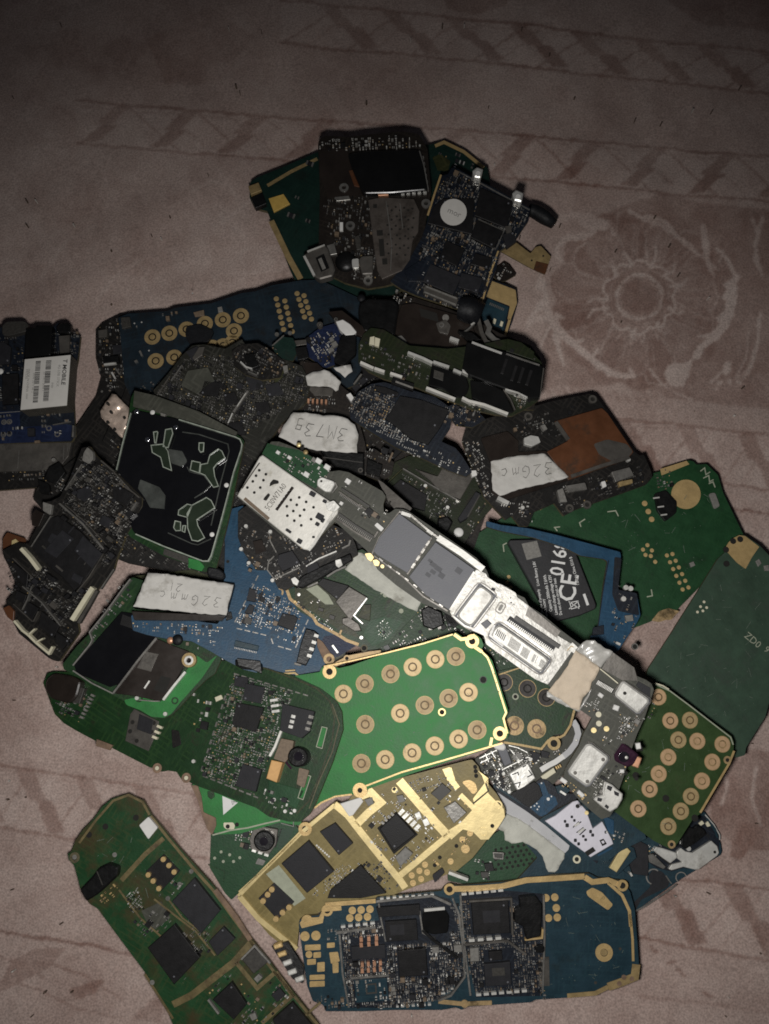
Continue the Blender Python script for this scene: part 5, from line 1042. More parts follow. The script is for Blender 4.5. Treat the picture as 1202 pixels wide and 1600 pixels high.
t.field('880,930 1010,960 1000,1040 900,1010', 5.5, .6, 18, pal='bright'); t.dots('solder_joint', [(968, 1020), (1005, 1018), (925, 975), (610, 825)], 7, 'silver_bright', .5)
t.field('600,560 700,570 660,720 600,700', 9, .3, 10, pal='bright'); t.chip('690,575 715,565 722,580 695,592', 'cream_plastic', .5, 'small_contact'); t.chip('520,700 550,705 560,760 525,775', 'pcb_black', .1, 'burn_mark', r=8)
t.chip('360,640 375,620 470,668 468,700 430,785 340,745', 'nickel_grey', .35, 'sim_card_plate', cham=.05); t.chip('395,640 450,665 440,720 385,700', 'chip_charcoal', .5, 'dark_patch'); t.row('gold_contact', (478, 680), (450, 742), 3, 10, 20, 'cream_plastic', 1.1, .3, each=True); t.pads('plate_hole', [(372, 672), (362, 708), (388, 745), (455, 675), (445, 710)], 8, 'hole_dark', .37, 10)
t.chip('30,505 60,480 130,490 165,510 150,570 120,600 50,580 25,545', 'brown_film', 2.2, 'camera_barrel', r=14, cham=.3); t.chip('120,520 180,540 160,600 110,590', 'ceramic_dark', 1.4, 'metal_can'); t.field('60,600 170,560 220,560 160,680 70,640', 6, .6, 25, pal='mixed'); t.row('contact_row', (215, 560), (165, 660), 7, 8, 14, 'ceramic_grey', .6)
t.chip('228,738 290,762 278,782 225,765', 'brown_rust', .6, 'edge_tab'); t.eyelet([(466, 852), (580, 890)], 18, 9, 'brown_rust', .15); t.dots('via_pad', [(466, 852), (580, 890)], 8, 'cream_plastic', .2)
t.chip('770,425 870,440 875,470 800,465 770,450', 'black_plastic', 1.2, 'connector', r=6)

t = board('small bright green rimmed board with black screen and brown metal cover, left of centre', (215, 1010), (9.6, .3, -.2),
    '200,906 208,902 240,912 300,960 340,1020 346,1030 336,1052 320,1064 300,1084 282,1104 270,1116 258,1122 240,1122 222,1112 200,1098 184,1090 100,1046 98,1038 120,1010 142,988 170,950 190,922', 'pcb_dark_green', r=3)
t.cr = 'c7'
t.slab('green_rim', '335,585 410,570 490,590 560,500 600,440 620,410 660,440 700,410 640,500 560,590 520,640 490,655 440,650 400,625 345,605', 0, .06, 'pcb_green', r=8)
t.chip('325,240 400,250 470,330 440,380 320,520 280,535 150,480 140,450 210,370', 'dark_glass', 1.1, 'screen', r=4, cham=.1); t.line('silver_edge', '360,112 330,150 265,240 200,320 210,350 200,370 135,450', 5, 0, 1.0, 'ceramic_grey'); t.line('silver_edge', '135,470 210,520 292,560', 5, 0, 1.2, 'ceramic_grey')
t.field('290,140 400,120 300,260 220,350 220,300', 7, .35, -50, pal='mixed'); t.field('400,330 460,300 470,340 340,520 300,520', 5.5, .5, -50, pal='mixed'); t.slab('screen_fold', '330,250 460,300 440,330 320,290', 1.1, 1.16, 'chip_black')
t.chip('455,340 520,370 590,395 600,420 560,470 500,575 470,590 380,570 300,560 370,450', 'brown_film', 1.1, 'metal_cover', r=4, cham=.1); t.line('silver_edge', '462,342 390,430 292,560', 7, .3, 1.4, 'silver_dim'); t.line('silver_edge', '575,475 530,530 488,585', 9, .3, 1.3, 'silver'); t.line('silver_edge', '395,585 450,590 475,590', 4, .3, 1.3, 'silver_dim')
t.chip('420,395 470,405 440,475 385,460', 'nickel_grey', 1.2, 'grey_patch'); t.slab('cover_opening', '480,490 520,500 495,560 450,545', 1.1, 1.13, 'hole_dark', r=6); t.eyelet([(595, 430)], 28, 12, 'gold_dull', 1.2); t.eyelet([(595, 432)], 18, 10, 'silver', 1.35); t.eyelet([(395, 580), (535, 588)], 14, 8, 'pcb_dark_green', .1)
t.line('metal_strip', '435,510 415,540', 6, 1.1, 1.3, 'silver'); t.dots('solder_joint', [(368, 535), (390, 578), (500, 640)], 8, 'silver_bright', .8); t.dome('gold_stud', (517, 352), 14, 1., 'copper', hf=.6); t.dome('black_stud', (545, 350), 22, 1., 'black_rubber', hf=.5)

t = board('bright blue board with shield tab outlines and a black six-pin connector, left of centre', (370, 980), (9.4, -1.3, -.7),
    '205,962 215,958 240,962 340,975 352,960 350,920 352,850 345,800 380,790 405,880 440,905 480,930 540,985 545,1000 505,1052 470,1062 440,1064 425,1060 415,1062 405,1052 380,1046 350,1030 330,1018 300,1002 260,998 230,992 208,985', 'pcb_blue', r=3)
t.cr = 'p6'
for p in (((300, 540), (120, 900), 6), ((130, 930), (360, 985), 4), ((660, 860), (560, 1080), 4), ((390, 1010), (400, 1040), 1), ((430, 1060), (540, 1090), 2)): t.row('shield_clip', p[0], p[1], p[2], 42, 8, 'silver_dim', .3)
t.row('connector_pin', (120, 1072), (285, 1108), 14, 6, 12, 'silver_dim', .5); t.chip('130,1020 300,1060 290,1095 120,1060', 'pcb_dull_blue', .7, 'flat_connector')
t.chip('470,825 560,842 580,860 545,950 430,905', 'chip_black', 1.0); t.chip('230,760 270,770 250,830 195,820', 'chip_charcoal', .9); t.chip('230,640 290,660 270,740 210,730', 'chip_charcoal', .9); t.chip('200,850 250,860 240,905 190,895', 'ceramic_dark', .8)
t.field('250,600 480,700 600,840 580,980 140,900', 4.6, .72, 20, avoid=['460,815 590,850 555,960 420,910', '220,640 290,650 250,830 190,820'], pal='mixed', size=(.4, .9)); t.field('400,960 600,990 560,1080 400,1040', 6, .25, 20, pal='mixed')
t.chip('640,935 700,950 730,975 700,1090 640,1200 570,1180 600,1050', 'black_plastic', 1.7, 'six_pin_connector', cham=.15)
t.row('connector_contact', (722, 962), (655, 1155), 4, 22, 32, 'silver_bright', 1.95, 1.2, each=True); t.chip('555,1178 610,1190 600,1205 555,1195', 'ceramic_grey', .5, 'small_contact')
t.slab('royal_patch', '770,990 850,980 1000,1060 870,1140 780,1120 740,1050', 0, .05, 'pcb_royal'); t.line('metal_strip', '830,1055 870,1110', 14, 0, .7, 'silver'); t.chip('720,1000 760,1030 830,1130 800,1180 760,1150 720,1060', 'brown_rust', .7, 'metal_arm', r=10); t.eyelet([(805, 1158)], 40, 20, 'gold_worn', .9)
t.chip('140,1150 310,1170 320,1260 230,1220 150,1200', 'black_plastic', 1.5, 'connector', r=6); t.chip('60,820 100,810 110,860 60,880', 'black_plastic', .5, 'rubber_stud', r=8); t.dots('stud', [(75, 450), (440, 1280)], 12, 'hole_dark')
t.cr = 'c7'
t.field('370,275 720,300 700,330 520,330 370,300', 5.5, .65, 3, pal='mixed'); t.chip('365,238 735,255 718,275 375,272', 'brown_film', 1.4, 'block_side'); t.field('520,335 700,340 690,400 600,400', 6, .2, 3, pal='mixed')
blk = t.chip('370,222 432,85 768,130 735,255', 'black_plastic', 2.6, 'memory_block', cham=.1)
pp = t.sheet('paper_label', '372,220 430,86 520,95 600,108 765,134 752,180 735,252 640,248 520,235', 2.6, 'paper', .08, .15, step=5, sub=None)
t.scrawl('32Gmmc', (585, 190), 40, 187, 'ink_pencil', 2.82, 1.8, adv=1.1, sub=pp); t.scrawl('2IC', (518, 140), 32, 188, 'ink_pencil', 2.82, 1.7, adv=.95, sub=pp)
t.chip('660,62 710,70 735,95 720,115 660,100', 'black_rubber', 2.0, 'rubber_stud', r=14, cham=.3)

t = board('bright green board with a white warning triangle, under the camera-corner board', (370, 1260), (4.6, .2, .5),
    '300,1226 310,1222 480,1240 470,1290 436,1285 400,1296 372,1303 340,1304 332,1298 322,1280 316,1262', 'pcb_green', r=2)
t.cr = 'q5'
t.slab('rusty_edge', '-10,180 60,180 100,300 120,460 160,480 250,520 255,600 210,700 160,640 110,500 60,330', 0, .3, 'brown_rust', r=10); t.slab('warning_triangle', '318,292 480,360 328,490', 0, .05, 'print_white')
t.line('mark', '415,340 425,385', 5, .05, .07, 'print_dark'); t.line('mark', '425,350 470,358', 5, .05, .07, 'print_dark'); t.line('mark', '440,345 435,380', 4, .05, .07, 'print_dark')
t.slab('white_pad', '330,570 430,568 450,600 440,640 360,640 332,615', 0, .05, 'cream_plastic', r=12); t.pads('screw_hole', [(375, 610), (470, 590)], 22, 'hole_dark', .08, 12); t.chip('160,240 230,240 240,300 200,330 165,300', 'pcb_dark_green', .05, 'dark_patch', r=12)
t.line('board_rim', '215,700 400,650 580,625 760,580 920,545', 16, 0, .12, 'silk_cream'); t.line('white_frame', '930,575 1060,610 1060,540', 9, 0, .5, 'ceramic_grey')

t = board('mid green board with a small round black camera, beside the gold-framed board', (395, 1345), (2.6, 0, .6),
    '330,1302 340,1296 455,1278 470,1300 445,1330 400,1370 362,1406 352,1396 328,1356', 'pcb_mid_green', r=3)
t.cr = 'q5'
cm = t.chip('640,640 740,610 900,640 880,800 800,910 620,860 600,740', 'nickel_grey', 1.2, 'camera_frame', r=12, cham=.1); c = t.chip(circ(752, 765, 108, 26), 'black_plastic', 2.4, 'camera_module', cham=.25, h0=.6); t.slab('camera_lens', circ(750, 765, 45, 18), 3.0, 3.1, 'camera_glass', sub=c)
t.row('metal_tab', (615, 855), (810, 920), 3, 44, 24, 'silver', 1.5, each=True); t.row('metal_tab', (760, 640), (860, 680), 2, 40, 20, 'silver_dim', 1.5, each=True); t.field('430,700 620,640 640,850 560,850 470,760', 6, .7, 15, pal='mixed'); t.chip('690,940 770,970 740,1020 660,1000', 'ceramic_grey', .7, 'metal_can', r=8); t.line('metal_strip', '930,640 870,830', 10, 0, .8, 'black_plastic')
t.dots('pad', [(305, 875), (238, 940), (395, 905), (328, 975), (500, 935), (435, 975)], 16, 'silk_cream', .04); t.line('stamped_groove', '170,1010 340,1080 330,1190', 8, 0, .06, 'pcb_dark_green'); t.slab('lighter_area', '900,640 1080,620 1000,760 900,860', 0, .05, 'pcb_grey_green')

# ---- gold framed board
t = board('gold-framed board with black chips and two shield compartments, below the bright green keypad board', (590, 1310), (5.6, 1.0, 1.3),
    '372,1398 374,1392 430,1340 470,1296 520,1256 524,1252 540,1258 552,1240 600,1222 700,1196 731,1188 738,1187 748,1198 752,1212 776,1240 789,1262 790,1270 783,1284 739,1340 715,1360 651,1384 600,1404 560,1416 508,1420 468,1444 464,1484 440,1476 420,1460 400,1436', 'pcb_khaki', r=2)
t.cr = 'b'
def gold(p, w): t.line('gold_frame', p, w, 0, .35, 'gold_bright')
gold('82,552 180,450 320,310 458,195', 15); gold('458,192 510,235 560,300 640,400 715,490 735,520', 27); gold('545,270 590,225 640,185 600,145 560,160', 30); gold('712,100 790,190 850,260 898,312', 34); gold('905,312 800,400 715,470', 24); gold('898,50 910,90 940,130', 22)
gold('950,155 1010,215 960,270 905,305', 20); gold('85,552 160,640 240,705 310,760', 20); gold('84,535 200,430 330,300', 7)
t.slab('gold_area', '1000,170 1060,90 1020,60 1035,80 1060,150 1120,210 1125,240 1100,280 1060,330 1030,330 1000,300 960,290 915,330 900,310 1010,220', .0, .3, 'gold_bright'); t.slab('gold_area', '880,55 915,48 930,95 900,100', 0, .3, 'gold_bright'); t.slab('gold_area', '955,105 985,95 1010,110 1018,140 1000,155 980,130', 0, .2, 'gold', r=10)
t.line('gold_trace', '1000,190 1060,140 1050,110', 6, 0, .33, 'pcb_olive'); t.eyelet([(344, 287)], 26, 12, 'gold', .4); t.eyelet([(1096, 195), (1040, 300)], 19, 13, 'gold_bright', .42); t.pads('screw_hole', [(1075, 275), (1008, 45), (1010, 62), (1012, 80)], 8, 'hole_dark', .4, 10)
t.chip('250,425 355,335 455,455 350,540', 'chip_charcoal', 1.3, cham=.12); t.chip('400,300 460,265 530,345 475,392', 'chip_charcoal', 1.0, cham=.1); t.chip('635,288 700,228 775,310 690,375', 'chip_black', 1.3, cham=.12); t.chip('430,560 440,530 560,430 660,540 560,560', 'chip_black', 1.1)
t.slab('chip_underlay', '625,285 700,220 785,310 690,388', 0, .15, 'hole_dark'); t.chip('160,560 220,500 300,575 235,645', 'chip_charcoal', .5, 'sim_contact_block')
t.pads('gold_contact', [(200, 540), (216, 520), (182, 565), (232, 635), (258, 610), (283, 590)], 11, 'gold', 1.0, 9, h0=.2)
t.chip('480,190 560,165 570,182 530,235 515,240', 'white_plastic', .9, 'white_can', cham=.1); t.chip('575,175 605,165 612,190 590,200', 'ceramic_grey', .8); t.chip('695,400 735,360 765,385 715,438', 'ceramic_grey', 1.2, 'metal_can', cham=.1); t.chip('885,205 930,180 975,225 925,268', 'silver_dim', 1.0, 'metal_can', cham=.1); t.chip('835,150 880,110 915,140 870,180', 'ceramic_dark', .9, 'metal_can')
t.row('solder_tab', (712, 215), (790, 290), 5, 14, 26, 'silver', .8, each=True); t.row('solder_tab', (640, 270), (690, 225), 4, 10, 14, 'silver_dim', .6); t.chip('700,160 725,155 735,180 710,188', 'ceramic_grey', .9, 'capacitor'); t.chip('770,230 790,220 800,245 782,255', 'silver', 1., 'capacitor'); t.chip('800,255 820,245 832,270 812,280', 'silver', 1., 'capacitor')
t.field('600,180 700,120 790,200 880,310 715,450 640,400 560,290', 6, .38, 42, avoid=['620,280 700,215 800,310 690,395'], pal='bright'); t.field('740,110 880,60 900,90 800,180', 5.5, .7, -20, pal='dark'); t.field('850,100 930,100 1000,200 930,290 840,220', 6.5, .4, 42, pal='bright', avoid=['880,200 930,170 985,225 925,275'])
t.field('330,560 470,440 560,420 640,420 660,530 560,430 430,540', 5, .5, 42, pal='bright'); t.field('560,420 640,410 730,520 700,540 640,520', 5.5, .45, 42, pal='dark'); t.slab('pale_strip', '190,465 240,430 345,560 300,590', 0, .05, 'silk_cream'); t.row('solder_ball', (385, 350), (440, 400), 7, 7, 6, 'silver', .3); t.field('410,500 500,420 540,440 440,540', 3.6, .8, 42, pal='bright', size=(.3, .5))
t.pads('test_pad', [(760, 470), (790, 452), (812, 428), (765, 500), (797, 484), (820, 458), (912, 415), (958, 330), (988, 305)], 12, 'gold', .06, 12); t.pads('test_pad', [(970, 366)], 17, 'gold', .07, 14); t.dots('hole', [(935, 355), (850, 430), (870, 400)], 8, 'hole_dark'); t.field('830,420 990,300 1010,330 880,440', 6.5, .35, 42, pal='gold'); t.chip('840,470 880,440 890,460 850,500', 'chip_charcoal', .6, r=6)
t.line('metal_pin', '905,460 980,488', 12, 0, 1.6, 'silver_bright'); t.dots('gold_dot', [(693, 135)], 12, 'gold_bright', .1)

# ---- lower left phone board
t = board('long green phone board with four black chips and a white square, bottom left corner', (290, 1440), (4.4, .6, .7),
    '112,1330 118,1313 130,1296 146,1280 160,1260 175,1248 190,1243 201,1240 212,1246 225,1251 237,1273 280,1324 333,1383 391,1464 420,1500 442,1529 501,1604 540,1660 330,1660 270,1600 262,1580 256,1566 250,1556 234,1529 190,1470 153,1420 140,1412 126,1390 120,1366 116,1352 108,1344 106,1334', 'pcb_worn_green', r=3)
t.cr = 'a'
def wr(p, w=10): t.line('board_rim', p, w, 0, .06, 'trim_olive')
wr('120,320 190,225 265,140 330,115 390,145 420,200'); wr('425,205 500,300 600,420 690,520 850,740 980,905 1150,1110', 12); wr('860,740 780,830 600,970 520,1010', 30); wr('300,480 400,370 480,300', 20); wr('290,520 380,640 470,720', 8); wr('640,700 560,640 500,560', 7); wr('1150,1000 1060,1080 1000,1110'); wr('790,830 880,940 960,870', 18); wr('960,870 1030,970 900,1090', 18); wr('400,880 470,990 520,1070'); wr('440,560 620,700 700,800', 8)
t.line('brown_trim', '700,520 790,640 850,735', 20, 0, .5, 'brown_rust')
t.chip('515,570 610,470 722,610 640,708', 'chip_charcoal', 1.3, cham=.12); t.chip('412,768 525,668 635,810 525,925', 'chip_black', 1.4, cham=.12); t.chip('672,742 735,678 785,730 710,802', 'chip_charcoal', 1.0, cham=.1); t.chip('690,990 770,915 835,1010 780,1075', 'chip_black', 1.2, cham=.1); t.chip('945,1075 1030,1000 1120,1110 1000,1180', 'chip_black', 1.2, cham=.1)
t.chip('375,245 415,208 455,255 415,305', 'white_plastic', .9, 'white_square', r=6, cham=.08); t.chip('405,440 480,368 550,440 470,525', 'chip_black', .4, 'sim_contact_block')
t.pads('gold_contact', [(420, 452), (441, 478), (465, 510), (484, 386), (508, 412), (530, 440)], 11, 'gold', .9, 9, h0=.2)
t.chip('122,520 180,460 205,425 240,408 285,425 280,465 200,540 150,570', 'black_plastic', 2.0, 'metal_socket', r=10, cham=.3); t.line('socket_seam', '195,440 220,500', 4, 2.0, 2.1, 'ceramic_dark'); t.field('190,560 290,480 310,500 230,590', 6, .6, -40, pal='gold')
t.field('320,540 370,510 400,600 340,620', 4.6, .85, 40, pal='bright', size=(.35, .7)); t.field('350,640 500,590 520,680 400,730', 6, .5, 40, pal='mixed'); t.field('560,700 680,640 680,780 620,790', 4.6, .6, 40, pal='mixed'); t.slab('bare_field', '385,610 470,570 510,640 430,700', 0, .05, 'pcb_smoke'); t.field('440,540 520,480 600,460 520,560', 7, .35, 40, pal='mixed')
t.chip('815,820 865,770 925,830 865,880', 'ceramic_dark', 1.1, 'metal_can', r=4, cham=.12); t.line('can_frame', '812,818 868,760 935,835', 8, 0, .8, 'ceramic_grey'); t.chip('865,900 885,880 902,895 880,918', 'ceramic_grey', .9, 'capacitor'); t.chip('940,970 975,940 1000,970 965,1000', 'chip_charcoal', .8); t.chip('845,1055 870,1045 880,1070 858,1080', 'ceramic_grey', .8, 'capacitor')
t.field('660,960 760,870 880,960 1000,1180 800,1180', 7, .4, 40, avoid=['680,980 770,905 845,1010 780,1085'], pal='mixed'); t.field('890,930 980,880 1060,1000 940,1050', 7, .3, 40, pal='mixed'); t.line('silver_rail', '670,990 715,1050', 8, 0, .8, 'ceramic_grey'); t.dots('mount_hole', [(232, 250), (362, 212), (162, 285)], 13, 'hole_dark'); t.pads('small_pad', [(101, 380), (432, 915), (272, 370)], 10, 'ceramic_grey', .1, 10); t.eyelet([(101, 382)], 22, 11, 'board_edge', .08)
t.dots('via_pad', [(600, 440), (550, 495), (500, 555)], 10, 'silver_dim', .3)
t = Thing('gold_spring_contacts', 'row of shiny gold spring contacts between the two lowest left boards', 'contacts', (452, 1508), (5.2, .8, -.8)); t.cr = 'a'
t.chip('940,760 1010,740 1080,850 1075,920 1030,900', 'black_plastic', 1.0, 'contact_housing', r=5)
for x, y in ((968, 760), (985, 795), (1008, 832), (1028, 872), (1060, 902)): t.chip(rc(x, y, 38, 22, -20), 'silver_bright' if y > 820 else 'gold', 1.8, 'spring_contact', r=4, cham=.2)

# ---- lower right
t = board('blue board with bare edges and a silver shield plate, right end of the heap', (1040, 1350), (1.8, -.3, .2),
    '900,1335 960,1300 1040,1280 1095,1268 1101,1268 1118,1292 1126,1318 1128,1330 1126,1336 1060,1376 990,1426 984,1424 982,1380 930,1370', 'pcb_dull_blue', r=3)
t.cr = 'q7'
t.slab('dark_area', '400,640 470,690 600,720 700,690 830,700 1000,580 1010,460 880,240 800,260 600,300', 0, .05, 'pcb_navy'); t.slab('dark_area', '440,700 520,720 580,800 570,850 340,960 290,1050 270,990 420,850 400,760', 0, .07, 'chip_charcoal', r=20)
t.line('bare_edge', '270,1070 380,1010 560,890 640,830', 14, 0, .08, 'silver_dim'); t.line('bare_edge', '885,235 960,320 1010,410 1010,450', 9, 0, .08, 'silver'); t.line('silk_line', '900,270 970,360 990,430', 20, .05, .09, 'pcb_dull_blue')
t.line('silver_ring', [(445 + 60 * math.cos(a), 765 + 65 * math.sin(a)) for a in np.linspace(1.9, 5.4, 14)], 11, .0, .12, 'ceramic_grey'); t.line('silver_ring', [(680 + 44 * math.cos(a), 770 + 44 * math.sin(a)) for a in np.linspace(2.2, 6.0, 12)], 9, 0, .12, 'ceramic_grey'); t.line('silver_ring', '550,755 580,800 600,825', 10, 0, .12, 'silver_dim')
t.chip('640,575 650,545 680,520 720,550 780,560 940,458 990,505 1005,560 990,585 830,705 800,705 700,680 600,710 575,700 600,660 690,640 650,610', 'silver_bright', .9, 'shield_plate', r=5, cham=.12); t.pads('plate_hole', [(953, 547)], 12, 'hole_dark', .93)
t.chip('445,540 470,510 520,520 640,560 650,600 590,650 520,610', 'silver', 1.4, 'metal_bracket', r=4, cham=.15); t.line('bracket_edge', '455,560 590,660', 10, 1.2, 1.5, 'hole_dark')
t.chip('690,370 720,330 790,350 820,320 880,360 900,400 800,480 720,530 680,500', 'black_plastic', 1.2, 'camera_module', r=12, cham=.2); t.chip('400,580 440,570 550,680 530,700 470,670 410,640', 'silver_dim', 1.1, 'metal_clip', r=6); t.field('380,500 500,440 560,500 440,640 400,640', 6, .7, 40, pal='bright')
t.chip('830,310 860,285 880,310 850,330', 'cream_plastic', .5, 'small_contact', r=5); t.chip('890,310 910,290 935,330 905,340', 'cream_plastic', .5, 'small_contact', r=5); t.dots('solder_joint', [(735, 520), (675, 465)], 20, 'silver', .7); t.chip('260,420 400,500 400,760 270,740 220,600', 'chip_charcoal', .9, 'dark_module', r=10); t.line('metal_clip', '245,730 262,760', 16, 0, 1.3, 'silver_bright')
t = Thing('gold_block', 'plain gold rectangle block lying right of the perforated white tray', 'metal block', (970, 1341), (4.6, -.2, .3)); t.cr = 'q7'
t.chip('70,690 190,485 250,548 130,728', 'gold_bright', .8, 'block_body', cham=.12)
t.chip('60,690 170,470 280,520 300,600 130,760 60,740', 'pcb_dull_blue', .1, 'carrier', h0=-.6)

t = board('dark green board with a field of punched holes under the torn grey label', (800, 1340), (1.8, 0, .2),
    '740,1340 760,1310 785,1295 850,1300 860,1340 855,1378 740,1384 700,1376 700,1360', 'pcb_mid_green', r=4)
t.cr = 'q6'
t.dots('punched_hole', [(190 + 48 * i + 24 * (j % 2), 1080 + 42 * j - 8 * i) for i in range(9) for j in range(5)], 13, 'hole_dark', .03); t.chip('165,1100 255,1100 260,1160 180,1170', 'ceramic_dark', .9, 'metal_can', r=8); t.line('can_ring', '170,1105 255,1110 250,1160 175,1150', 8, .9, 1.1, 'silver_dim', closed=True)
t.field('0,1150 200,1180 180,1330 20,1340', 6, .5, 10, pal='mixed'); t.chip('90,1200 160,1190 180,1260 110,1270', 'chip_black', .9); t.chip('60,1270 130,1270 130,1320 70,1320', 'ceramic_dark', .9, 'coil', r=10)
t = board('long steel blue board with a screw eyelet under the torn grey paper label', (880, 1300), (3.2, -.2, .4),
    '770,1222 790,1214 800,1225 860,1276 905,1310 960,1350 990,1372 960,1385 850,1388 800,1384 840,1340 780,1270', 'pcb_dull_blue', r=3)
t.cr = 'q6'
t.eyelet([(880, 1160)], 34, 19, 'cream_plastic', .25)
t.line('board_rim', '180,560 300,640 440,730 600,840 830,1020 960,1110 1060,1190', 22, 0, .35, 'pcb_navy')
t.slab('grey_label', '195,575 300,640 430,735 600,860 820,1045 810,1080 760,1130 500,900 290,780 240,690', .0, .18, 'grey_paper')
t.line('label_seam', '290,775 480,890 780,1110', 5, .18, .25, 'ceramic_grey'); t.text('8', (500, 835), 34, -60, 'print_grey', .21); t.text('ll', (650, 1005), 40, -55, 'print_grey', .21); t.text('e', (480, 870), 30, -60, 'print_grey', .21); t.text('1', (680, 965), 34, -55, 'print_grey', .21)
t.sheet('torn_paper', '285,780 400,820 500,900 620,985 780,1110 770,1160 720,1250 690,1272 640,1270 610,1200 590,1140 540,1080 470,1040 420,1010 330,1030 270,1000 260,930 200,890 240,830', .18, 'fuzzy_paper', .12, .4, step=5)

t = board('crowded silver component board between the gold board and the dim green keypad board', (830, 1200), (4.4, .2, .5),
    '742,1186 760,1176 775,1160 800,1158 900,1130 920,1150 905,1190 870,1220 850,1240 820,1246 798,1242 770,1222 752,1206', 'pcb_smoke', r=2)
t.cr = 'q6'
t.chip('200,215 275,190 330,340 265,370', 'chip_grey', 1.3, 'metal_can', cham=.15); t.chip('172,180 200,165 262,172 280,205 262,235 215,230 178,215', 'white_plastic', 1.6, 'bright_can', r=14, cham=.25); t.chip('300,430 440,345 470,345 530,470 400,580 370,570', 'silver', 1.6, 'usb_socket', cham=.2)
t.line('socket_slot', '330,440 380,420 385,445', 9, 1.6, 1.66, 'chip_charcoal'); t.line('socket_slot', '345,520 400,505 385,550', 9, 1.6, 1.66, 'chip_charcoal'); t.line('socket_slot', '470,400 500,440 460,460', 9, 1.6, 1.66, 'chip_charcoal'); t.line('socket_slot', '420,375 450,360', 9, 1.6, 1.66, 'chip_charcoal')
t.chip('490,240 570,260 560,310 510,340', 'chip_charcoal', 1.0); t.chip('575,230 650,250 640,300 580,290', 'chip_charcoal', 1.0); t.chip('330,270 400,250 420,300 350,320', 'ceramic_grey', .9, 'metal_can')
for p in ('50,300 200,230', '100,260 130,330', '150,240 190,300', '60,340 140,300', '240,400 460,290 560,320', '300,190 380,210 460,250', '320,230 400,330'): t.line('silver_rail', p, 7, 0, .9, 'silver')
t.field('40,310 200,220 480,230 560,330 300,430 330,590 180,540 100,440', 4.6, .85, -28, avoid=['300,420 470,340 540,470 400,590', '200,215 275,190 330,340 265,370'], pal='bright', size=(.45, .95), hmax=.8)
t.field('480,230 820,200 700,320 560,370', 5.5, .6, -28, pal='bright'); t.dots('solder_joint', [(480, 305), (250, 425), (300, 580), (270, 480)], 16, 'silver_bright', 1.0); t.field('140,440 300,420 320,590 200,540', 4.4, .8, 30, pal='bright', hmax=.9)
t = Thing('white_flex_cable', 'curved white flex cable with cream end, left of the lower silver shield', 'cable', (880, 1180), (6.2, .4, .3)); t.cr = 'q6'
t.line('cable_band', '850,-20 880,30 895,90 870,170 820,240 760,290', 50, 0, .35, 'grey_paper'); t.line('cable_band', '770,280 700,330 640,360 575,400', 46, -.1, .4, 'white_plastic'); t.chip('575,455 685,380 705,420 620,478 590,475', 'cream_plastic', .9, 'cable_end', cham=.1); t.row('gold_contact', (700, 385), (750, 360), 3, 10, 26, 'gold', .5); t.dome('shiny_dot', (880, 145), 12, .3, 'silver_bright', hf=.5)

t = board('small dark and blue board with white marks between the white tray and the silver components', (850, 1245), (5.4, .1, .2),
    '798,1243 812,1236 838,1222 846,1216 856,1220 880,1240 905,1240 900,1250 872,1262 852,1278 846,1279 830,1268', 'pcb_navy', r=2)
t.cr = 'q6'
t.chip('320,600 520,500 560,530 590,620 480,720 440,700', 'chip_black', .9, 'black_film', cham=.05); t.slab('blue_patch', '540,520 600,500 640,600 700,630 720,690 600,800 560,790 480,720 570,650', 0, .06, 'pcb_blue'); t.dots('white_mark', [(635, 645), (580, 512), (540, 685), (520, 705), (558, 712), (665, 625), (490, 715), (545, 735)], 7, 'print_white', .1)
t.line('metal_pin', '740,580 790,612', 17, 0, 1.2, 'silver'); t.chip('700,540 760,520 830,570 800,600 720,600', 'pcb_dull_blue', .8, 'module'); t.dots('solder_joint', [(635, 645)], 14, 'white_plastic', .5)

t = board('lilac-white perforated SIM tray plate on a blue board, lower right', (905, 1295), (6.6, -.1, .2),
    '842,1282 850,1276 900,1250 950,1260 1000,1280 1010,1310 970,1330 950,1345 925,1344 905,1330 880,1310', 'pcb_dull_blue', r=2)
t.cr = 'q6'
t.chip('610,835 700,790 850,670 890,660 960,740 1020,900 1100,840 1180,990 1195,1030 1000,1145 960,1110 850,1030', 'lilac_tin', .7, 'sim_card_tray', r=4, cham=.1)
for q in (rc(840, 800, 22, 24), rc(862, 830, 22, 24), rc(782, 838, 22, 26), rc(800, 872, 30, 34), rc(870, 1000, 26, 30), rc(898, 1030, 24, 28), rc(1000, 925, 24, 30), rc(1018, 955, 26, 28), rc(938, 965, 24, 24), rc(958, 995, 24, 24), rc(1130, 930, 22, 26)): t.slab('tray_hole', q, .7, .72, 'chip_charcoal', r=8)
for q in ('850,890 900,840 910,850 862,905', '870,880 920,840 925,850 885,895', '880,935 940,890 950,900 900,945', '905,955 960,905 965,920 915,965'): t.line('tray_slot', [tuple(float(a) for a in z.split(',')) for z in q.split()][:2], 10, .7, .72, 'chip_charcoal')
t.line('tray_spring', '862,878 905,852', 17, .7, .95, 'silver_bright'); t.line('tray_spring', '895,935 945,900', 17, .7, .95, 'silver_bright'); t.slab('tray_opening', '1075,1000 1110,985 1140,1030 1100,1050', .7, .72, 'hole_dark'); t.slab('tray_opening', '950,1100 1020,1055 1045,1090 975,1135', .7, .72, 'hole_dark')
